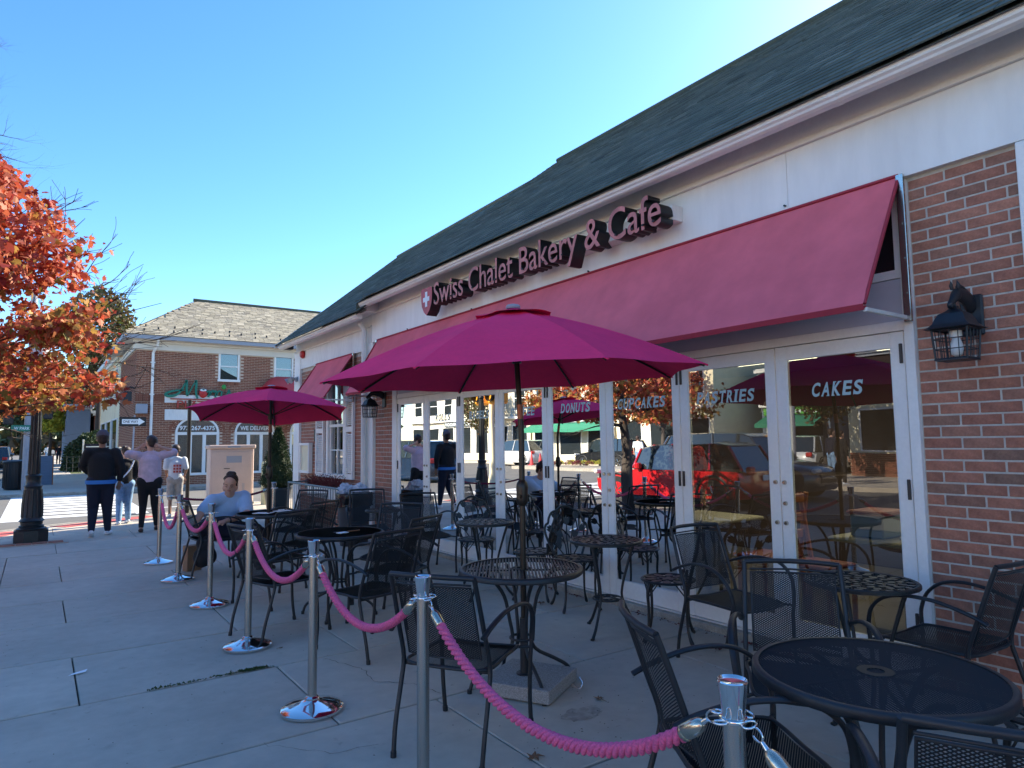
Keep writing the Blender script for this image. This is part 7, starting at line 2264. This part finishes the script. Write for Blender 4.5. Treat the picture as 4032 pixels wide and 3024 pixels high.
# ================================================================== cars
def car(name, label, loc, rz, paint, L_=4.5, W_=1.85, H_=1.66, group=None, light=None):
    t = thing(name, label, 'car', loc, rz, group)
    gz0 = .22; hl = L_/2; belt = H_*.60
    prof = [(-hl, .42), (-hl-.02, .62), (-hl+.03, .86), (-hl+.12, belt), (hl-1.25, belt-.0), (hl-.45, belt-.12), (hl-.08, belt-.28), (hl+.02, .62), (hl, .40), (hl-.15, gz0+.03), (-hl+.15, gz0+.03)]
    sect = [(0, .80, -.07), (.10, .96, -.02), (.25, 1.0, 0), (.5, 1.0, 0), (.75, 1.0, 0), (.90, .96, -.02), (1, .80, -.07)]
    mb = MB(); n = len(prof); V = []
    for (s_, k, ins) in sect:
        x = (s_-.5)*W_
        for (u, v) in prof: V.append((x, u*(1 if abs(k-1) < .01 else (.97 if k > .9 else .90)), v if v < belt-.2 else v+(ins*.5)))
    F = [(i*n+k, i*n+(k+1) % n, (i+1)*n+(k+1) % n, (i+1)*n+k) for i in range(len(sect)-1) for k in range(n)]
    F.append(tuple(range(n))); F.append(tuple((len(sect)-1)*n+k for k in reversed(range(n)))); mb.add(V, F)
    mb.build('body', paint, t, True, 35)
    gh = [(-hl+.16, belt-.02), (-hl+.50, H_-.06), (-hl+.9, H_), (.35, H_-.02), (.72, H_-.12), (hl-1.30, belt-.02)]
    def green(nm, grow, m, zt=0):
        mb = MB(); V = []; n2 = len(gh)
        for sx in (-1, 1):
            for (u, v) in gh:
                f = (v-belt)/(H_-belt); V.append((sx*(W_*.47-.13*max(0, f)+grow), u, v+zt))
        F = [(i, (i+1) % n2, n2+(i+1) % n2, n2+i) for i in range(n2)]; F.append(tuple(range(n2))); F.append(tuple(reversed(range(n2, 2*n2)))); mb.add(V, F)
        return mb.build(nm, m, t, True, 30)
    green('glasshouse', 0, MT['carglass'])
    mb = MB(); V = []
    rf = [(-hl+.48, H_-.05), (-hl+.9, H_+.015), (.33, H_+.0), (.70, H_-.10)]
    for sx in (-1, 1):
        for (u, v) in rf:
            f = (v-belt)/(H_-belt); V.append((sx*(W_*.47-.13*f+.012), u, v+.012))
    n2 = 4; mb.add(V, [(i, i+1, n2+i+1, n2+i) for i in range(3)])
    for sx in (-1, 1):
        X = lambda z: sx*(W_*.47-.13*max(0, (z-belt)/(H_-belt))+.012)
        for (u0, z0, u1, z1, w_) in ((-hl+.16, belt, -hl+.50, H_-.05, .05), (-.35, belt, -.45, H_, .05), (hl-1.30, belt, .70, H_-.10, .04), (-hl+.95, belt, -hl+1.0, H_, .04)):
            mb.tube([(X(z0), u0, z0), (X(z1), u1, z1)], w_*.7, 5)
    mb.build('roof', paint, t, True, 40)
    for sx in (-1, 1):
        for sy in (-1, 1):
            w = link('wheel', None, t, (sx*(W_/2-.10), sy*(hl-.86), .345))
            mb = MB(); mb.lathe([(.20, -.10), (.33, -.11), (.345, -.07), (.345, .07), (.33, .11), (.20, .10)], n=24, cap=False); mb.v = [(z, y, x) for x, y, z in mb.v]; mb.build('tyre', MT['rubber'], w, True)
            mb = MB(); 
            for k in range(5):
                a = 2*PI*k/5; mb.tube([(sx*.085, .04*math.cos(a), .04*math.sin(a)), (sx*.09, .21*math.cos(a), .21*math.sin(a))], .028, 5)
            mb.tube([(sx*.06, .22*math.cos(2*PI*i/20), .22*math.sin(2*PI*i/20)) for i in range(20)], .02, 6, closed=True); mb.tube([(sx*.03, 0, 0), (sx*.03+sx*.01, 0, 0)], .2, 16); mb.build('rim', MT['steel'], w, True)
            mb = MB(); mb.tube([(sx*(W_/2+.002), sy*(hl-.86)+.41*math.cos(PI*i/12), .345+.41*math.sin(PI*i/12)) for i in range(13)], .035, 6); mb.build('wheel_arch', MT['rubber'], t, True)
    for sx in (-1, 1):
        mb = MB(); mb.bbox(sx*.62-.2, sx*.62+.2, hl-.12, hl-.01, .72, .84, .03); mb.build('headlight', MT['bulb'], t)
        mb = MB(); mb.bbox(sx*.70-.14, sx*.70+.14, -hl-.01, -hl+.10, .80, .98, .03); mb.build('taillight', MT['red'], t)
        mb = MB(); mb.bbox(sx*(W_/2+.05)-.09, sx*(W_/2+.05)+.09, .62, .75, belt-.02, belt+.14, .03); mb.build('mirror', paint, t)
        mb = MB()
        for q in (-.42, .60, -1.35): mb.box(sx*(W_/2+.001)-.003, sx*(W_/2+.001)+.003, q-.006, q+.006, .40, belt-.05)
        mb.build('door_seam', MT['rubber'], t)
    mb = MB(); mb.bbox(-.55, .55, hl-.02, hl+.015, .46, .74, .02); mb.build('grille', MT['rubber'], t)
    mb = MB(); mb.box(-.26, .26, -hl-.035, -hl-.02, .66, .78); mb.build('number_plate', MT['paper'], t)
    return t
pr = mat('red car paint', (.42, .008, .012), .25, coat=1.0); pg = mat('grey car paint', (.10, .10, .10), .25, .5, coat=1.0); pw = mat('white car paint', (.6, .6, .6), .3, coat=1.0); pk = mat('black car paint', (.01, .011, .013), .2, coat=1.0)
pb = mat('dark blue car paint', (.015, .03, .06), .25, coat=1.0)
car('parked_car', 'black sport utility car parked at the far left of the side street', (-2.4, 57, ZR), 0, pk)
car('parked_car', 'white car parked far away at the left edge behind the black one', (-2.6, 68, ZR), 0, pw)
car('red_car', 'red car waiting on the main street, mirrored in the door glass', (-4.7, 10.9, ZR), heading(.12, .99), pr, 4.4, 1.8, 1.48)
car('grey_car', 'large grey car turning on the main street, mirrored in the door glass', (-7.9, 11.2, ZR), heading(-.05, -1), pg, 4.9, 1.95, 1.75)
car('white_car', 'white car parked across the main street, mirrored in the middle doors', (-18.9, 35.0, ZR), 0, pw)
car('dark_car', 'dark car driving away beyond the crossing, mirrored in the first doors', (-5.2, 25.0, ZR), 0, pb)
car('dark_car', 'black car parked beside the cream corner shop across the street', (-19.2, 27.0, ZR), 0, pk)
car('white_car', 'white car beyond the cream corner shop, mirrored in the cakes door', (-21.5, 16.0, ZR), 1.57, pw)

# ================================================================== across the main street (mirrored in the glass)
def shop_row(name, label, y0, y1, h, wall, sign=None, signm=None, can=None, x=-22.8, storeys=2, trim='white', dep=10, tx=None):
    wins = []
    n = max(1, int((y1-y0)/2.4)); w_ = (y1-y0)/n
    for i in range(n):
        a = y0+i*w_
        wins.append((a+.35, a+w_-.35, .55, 2.7, 'shop_window'))
        for s_ in range(1, storeys): wins.append((a+.65, a+w_-.65, 3.9+(s_-1)*2.9, 5.6+(s_-1)*2.9, 'window'))
    t = simple_building(name, label, x-dep, x, y0, y1, h, wall, wins, face='x1', trim=trim)
    mb = MB(); mb.box(x+.004, x+.30, y0, y1, 3.25, 3.42); mb.build('string_course', MT[trim], t)
    if sign:
        yc = (y0+y1)/2; wd = min(5.5, (y1-y0)*.8)
        mb = MB(); mb.bbox(x+.01, x+.16, yc-wd/2-.2, yc+wd/2+.2, 2.78, 3.22, .02); s_ = mb.build('sign_board', MT[signm], t)
        # shop side faces +X: reading direction is +Y
        place_text('lettering', sign, s_, MT[tx or 'vinyl_w'], (x+.165, yc-wd/2, 2.86), (0, 1, 0), (0, 0, 1), wd, .28, .004, .01)
    if can:
        mb = MB(); mb.add([(x+.01, y0+.2, 2.75), (x+.01, y1-.2, 2.75), (x+1.2, y1-.2, 2.3), (x+1.2, y0+.2, 2.3), (x+1.2, y1-.2, 2.1), (x+1.2, y0+.2, 2.1)], [(0, 1, 2, 3), (3, 2, 4, 5)]); mb.build('canopy', MT[can], t, fix=False)
    return t
MT['green_canvas'] = mat('green awning canvas', (.03, .22, .13), .8)
MT['green_bright'] = mat('bright green board', (.10, .38, .05), .5)
MT['grey_board'] = mat('grey sign board', (.10, .12, .12), .5)
MT['orange_txt'] = mat('orange letters', (.6, .22, .08), .5)
shop_row('stone_building', 'cream stone two storey building with the grey showroom sign opposite', 38.5, 56, 8.2, 'stone', 'RUNNERS SHOWROOM', 'grey_board')
shop_row('stone_building', 'cream stone building with a green canopy opposite', 30.0, 38.3, 8.2, 'stone', 'PANCAKE HOUSE', 'vinyl_w', 'green_canvas', tx='sign_black')
shop_row('stone_building', 'pale stone bank with tall windows opposite', 22.5, 29.8, 7.4, 'cream', None, None, None, storeys=2)
t = shop_row('green_shop', 'dark fronted shop with a bright green sign opposite', 17.6, 21.5, 5.2, 'grayhouse', 'Chakra', 'green_bright', 'green_canvas', x=-26, storeys=1)
t = shop_row('dark_shop', 'dark shop with small orange letters opposite', 13.6, 17.4, 6.0, 'inwall', 'RESTAURANT', 'sign_black', None, x=-28, storeys=1, trim='greypaint', tx='orange_txt')
t = simple_building('corner_shop', 'cream corner shop with brick base and a large window opposite', -28, -18.0, -8, 12.9, 3.7, 'cream', [(9.6, 12.4, 1.0, 2.55, 'shop_window'), (5.2, 8.4, 1.0, 2.55, 'shop_window'), (1.0, 4.6, 1.0, 2.55, 'shop_window')], face='x1')
st = MB(); rr = random.Random(71)
for r_ in range(12):
    z = .03+r_*.072; y = -7.9+(.1 if r_ % 2 else 0)
    while y < 12.85: st.box(-18.0, -17.93, y, min(y+.2, 12.88), z, z+.058); y += .212
o = st.build('brick', MT['brick2'], t, fix=False); tag(o, kind='stuff')
place_text('lettering', "GRILL & CO", t, MT['wood'], (-17.98, 7.9, 2.85), (0, 1, 0), (0, 0, 1), 3.6, .38, .03, .01)
simple_building('brick_block', 'red brick block opposite, beyond the corner shop', -31, -19.5, -30, -9, 7.5, 'brick', [(-28+3*i, -26.4+3*i, 4, 5.6, 'window') for i in range(6)], face='x1')

def street_lamp2(label, x, y, h=3.9, name='street_lamp', m='cast'):
    t = thing(name, label, 'street lamp', (x, y, 0), 0, 'lamps along the main street')
    mb = MB(); mb.lathe([(.22, 0), (.22, .2), (.15, .28), (.14, .8), (.09, 1.0), (.06, 1.1), (.045, h-.7)], n=16); mb.build('post', MT[m], t, True, 40)
    mb = MB(); mb.lathe([(.08, h-.7), (.16, h-.5), (.17, h-.3), (.05, h)], n=16); mb.build('globe', MT['bulb'], t, True)
street_lamp2('street lamp on the near kerb by the grey car', -1.95, 3.6)
street_lamp2('street lamp across the main street by the corner shop', -12.4, 8.6)
# signal mast with yellow heads at the crossing
t = thing('traffic_signal', 'pale signal mast with yellow heads on the crossing, mirrored in the third door', 'traffic signal', (-1.05, 14.15, 0))
mb = MB(); mb.lathe([(.26, -.1), (.26, .05), (.20, .15), (.12, .45), (.075, .7), (.06, 5.6)], n=18); mb.build('mast', MT['cream'], t, True, 40)
for s_ in (-1, 1):
    mb = MB(); mb.bbox(-.22, .22, s_*.30-.20, s_*.30+.20, 2.45, 3.5, .05); h_ = mb.build('signal_head', MT['yellow'], t)
    for k in range(3):
        mb = MB(); mb.tube([(.22, s_*.30, 2.65+k*.32), (.34, s_*.30, 2.65+k*.32)], .13, 12, cap=False); mb.build('visor', MT['sign_black'], h_)
t = thing('traffic_signal', 'grey signal pole with a yellow head by the corner shop opposite', 'traffic signal', (-13.2, 12.6, 0))
mb = MB(); mb.tube([(0, 0, 0), (0, 0, 4.2)], .10, 12); mb.build('mast', MT['concrete_pole'], t, True)
mb = MB(); mb.bbox(-.2, .2, .15, .65, 2.3, 3.3, .05); mb.build('signal_head', MT['yellow'], t)
mb = MB(); mb.bbox(-.02, .02, -.5, .5, 3.6, 3.85, .01); mb.build('street_name_sign', MT['paper'], t)
# flower bed and cones on the island
t = thing('flower_bed', 'bed of yellow and purple flowers on the traffic island', 'flowers', (-16.9, 28.0, .05))
rr = random.Random(91)
for nm, m, cx in (('yellow_flowers', 'leaf_yel', -.4), ('purple_flowers', 'leaf_hea', .35)):
    pts = []
    for k in range(7):
        c = (cx+rr.uniform(-.4, .4), -1.6+k*.55, .12)
        for _ in range(220):
            d = Vector((rr.gauss(0, 1), rr.gauss(0, 1), abs(rr.gauss(0, 1)))).normalized(); pts.append((c[0]+d.x*.25, c[1]+d.y*.25, c[2]+d.z*.22))
    leaves(nm, MT[m], pts, .06, t, 3)
for i, (x, y) in enumerate(((-17.6, 30.6), (-17.2, 30.9), (-17.0, 31.5))):
    mb = MB(); mb.box(-.18, .18, -.18, .18, 0, .03); mb.lathe([(.13, .03), (.03, .70)], n=14)
    o = mb.build('traffic_cone', MT['coral'], None, True, 40); o.location = (x, y, .05); tag(o, ['orange traffic cone nearest the flowers on the island', 'orange traffic cone in the middle of the three on the island', 'orange traffic cone farthest from the flowers on the island'][i], 'cone', 'cones on the traffic island')
# maple on the opposite island giving the red crown in the glass
tree('young maple with brown red leaves on the opposite kerb', (-20.8, 24.5), 2.2, .13, [(0, 0, 4.6, 2.2, 2.2, 2.2), (0, .6, 3.4, 1.7, 1.7, 1.0)], 6000, .16, 'leaf_red', 61, group='trees on the main street')
tree('leafy green street tree beside the corner shop opposite', (-15.5, 12.6), 2.0, .10, [(0, 0, 3.6, 1.2, 1.2, 1.6)], 3000, .14, 'leaf_mid', 63, group='trees on the main street')
tree('small green street tree before the showroom building', (-20.8, 42.0), 2.2, .10, [(0, 0, 4.2, 1.6, 1.6, 2.0)], 3500, .18, 'leaf_mid', 65, group='trees on the main street')
t = thing('lane_sign', 'white lane arrow sign on a post on the traffic island', 'traffic sign', (-16.6, 24.5, .05))
mb = MB(); mb.tube([(0, 0, 0), (0, 0, 3.0)], .04, 8); mb.build('post', MT['concrete_pole'], t, True)
mb = MB(); mb.bbox(.045, .065, -.40, .40, 2.1, 2.9, .01); pl = mb.build('plate', MT['vinyl_w'], t)
mb = MB()
for k in (-.22, 0, .22):
    mb.box(.0655, .069, k-.02, k+.02, 2.2, 2.65); mb.add([(.067, k-.07, 2.65), (.067, k+.07, 2.65), (.067, k, 2.8)], [(0, 1, 2)])
mb.build('arrow', MT['sign_black'], pl, fix=False)

# ================================================================== inside the bakery
def wood_chair(x, y, rz, lab):
    t = thing('wooden_chair', lab, 'chair', (x, y, .03), rz, 'wooden chairs inside the bakery')
    mb = MB(); mb.bbox(-.2, .2, -.2, .2, .43, .46, .01); mb.build('seat', MT['seatred'], t)
    for sx in (-1, 1):
        mb = MB(); mb.tube([(sx*.18, .18, 0), (sx*.18, .18, .43)], .02, 6); mb.build('leg', MT['wood'], t)
        mb = MB(); mb.tube([(sx*.18, -.22, 0), (sx*.18, -.18, .45), (sx*.18, -.26, 1.0)], .022, 6); mb.build('leg', MT['wood'], t)
    mb = MB()
    for z in (.62, .76, .92): mb.bbox(-.18, .18, -.255, -.225, z, z+.07, .005)
    mb.build('backrest', MT['wood'], t)
def wood_table(x, y, lab):
    t = thing('cafe_table', lab, 'table', (x, y, .03), 0, 'tables inside the bakery')
    mb = MB(); mb.bbox(-.38, .38, -.38, .38, .70, .735, .01); mb.build('tabletop', MT['tabletop'], t)
    mb = MB(); mb.tube([(0, 0, .02), (0, 0, .70)], .03, 8); mb.bbox(-.28, .28, -.03, .03, 0, .04, .01); mb.bbox(-.029, .029, -.28, .28, .001, .041, .01); mb.build('pedestal', MT['black'], t)
for i, (x, y) in enumerate(((5.25, 2.45), (5.3, 4.3), (5.3, 6.2), (5.3, 8.1))):
    wood_table(x, y, ['pale table inside behind the cakes door, with boxes on it', 'pale table inside behind the cupcakes door', 'pale table inside behind the coffee door', 'pale table inside behind the leftmost doors'][i])
    wood_chair(x, y+.68, PI, ['orange wooden chair inside, left of the table with boxes', 'orange wooden chair inside, left of the table behind the cupcakes door', 'orange wooden chair inside, left of the table behind the coffee door', 'orange wooden chair inside at the far left'][i])
    wood_chair(x, y-.68, 0, ['orange wooden chair inside, right of the table with boxes', 'orange wooden chair inside, right of the table behind the cupcakes door', 'orange wooden chair inside, right of the table behind the coffee door', 'orange wooden chair inside, right of the leftmost table'][i])
mb = MB(); mb.bbox(-.16, .16, -.12, .12, 0, .16, .01); o = mb.build('tray_box', MT['grayhouse']); o.location = (5.12, 2.58, .768); tag(o, 'grey blue box on the inside table behind the cakes door', 'box')
mb = MB(); mb.bbox(-.18, .18, -.14, .14, 0, .03, .01); o = mb.build('tray', MT['seatred']); o.location = (5.12, 2.58, .931); tag(o, 'red tray on the grey blue box inside', 'tray')
mb = MB(); mb.bbox(-.14, .14, -.2, .2, 0, .02, .005); o = mb.build('newspaper', MT['paper']); o.location = (5.2, 2.2, .768); tag(o, 'folded newspaper on the inside table behind the cakes door', 'newspaper')
for i, (x, y) in enumerate(((5.9, 1.8), (5.9, 3.9), (6.2, 6.3))):
    t = thing('pendant_lamp', ['dark pendant lamp inside behind the cakes door', 'dark pendant lamp inside behind the cupcakes door', 'dark pendant lamp inside behind the coffee door'][i], 'lamp', (x, y, 1.75), 0, 'pendant lamps in the bakery')
    mb = MB(); mb.tube([(0, 0, .2), (0, 0, .70)], .006, 5); mb.build('cord', MT['black'], t)
    mb = MB(); mb.lathe([(.14, 0), (.10, .10), (.04, .16), (.02, .20)], n=16, cap=False); mb.build('shade', MT['inwall'], t, True)
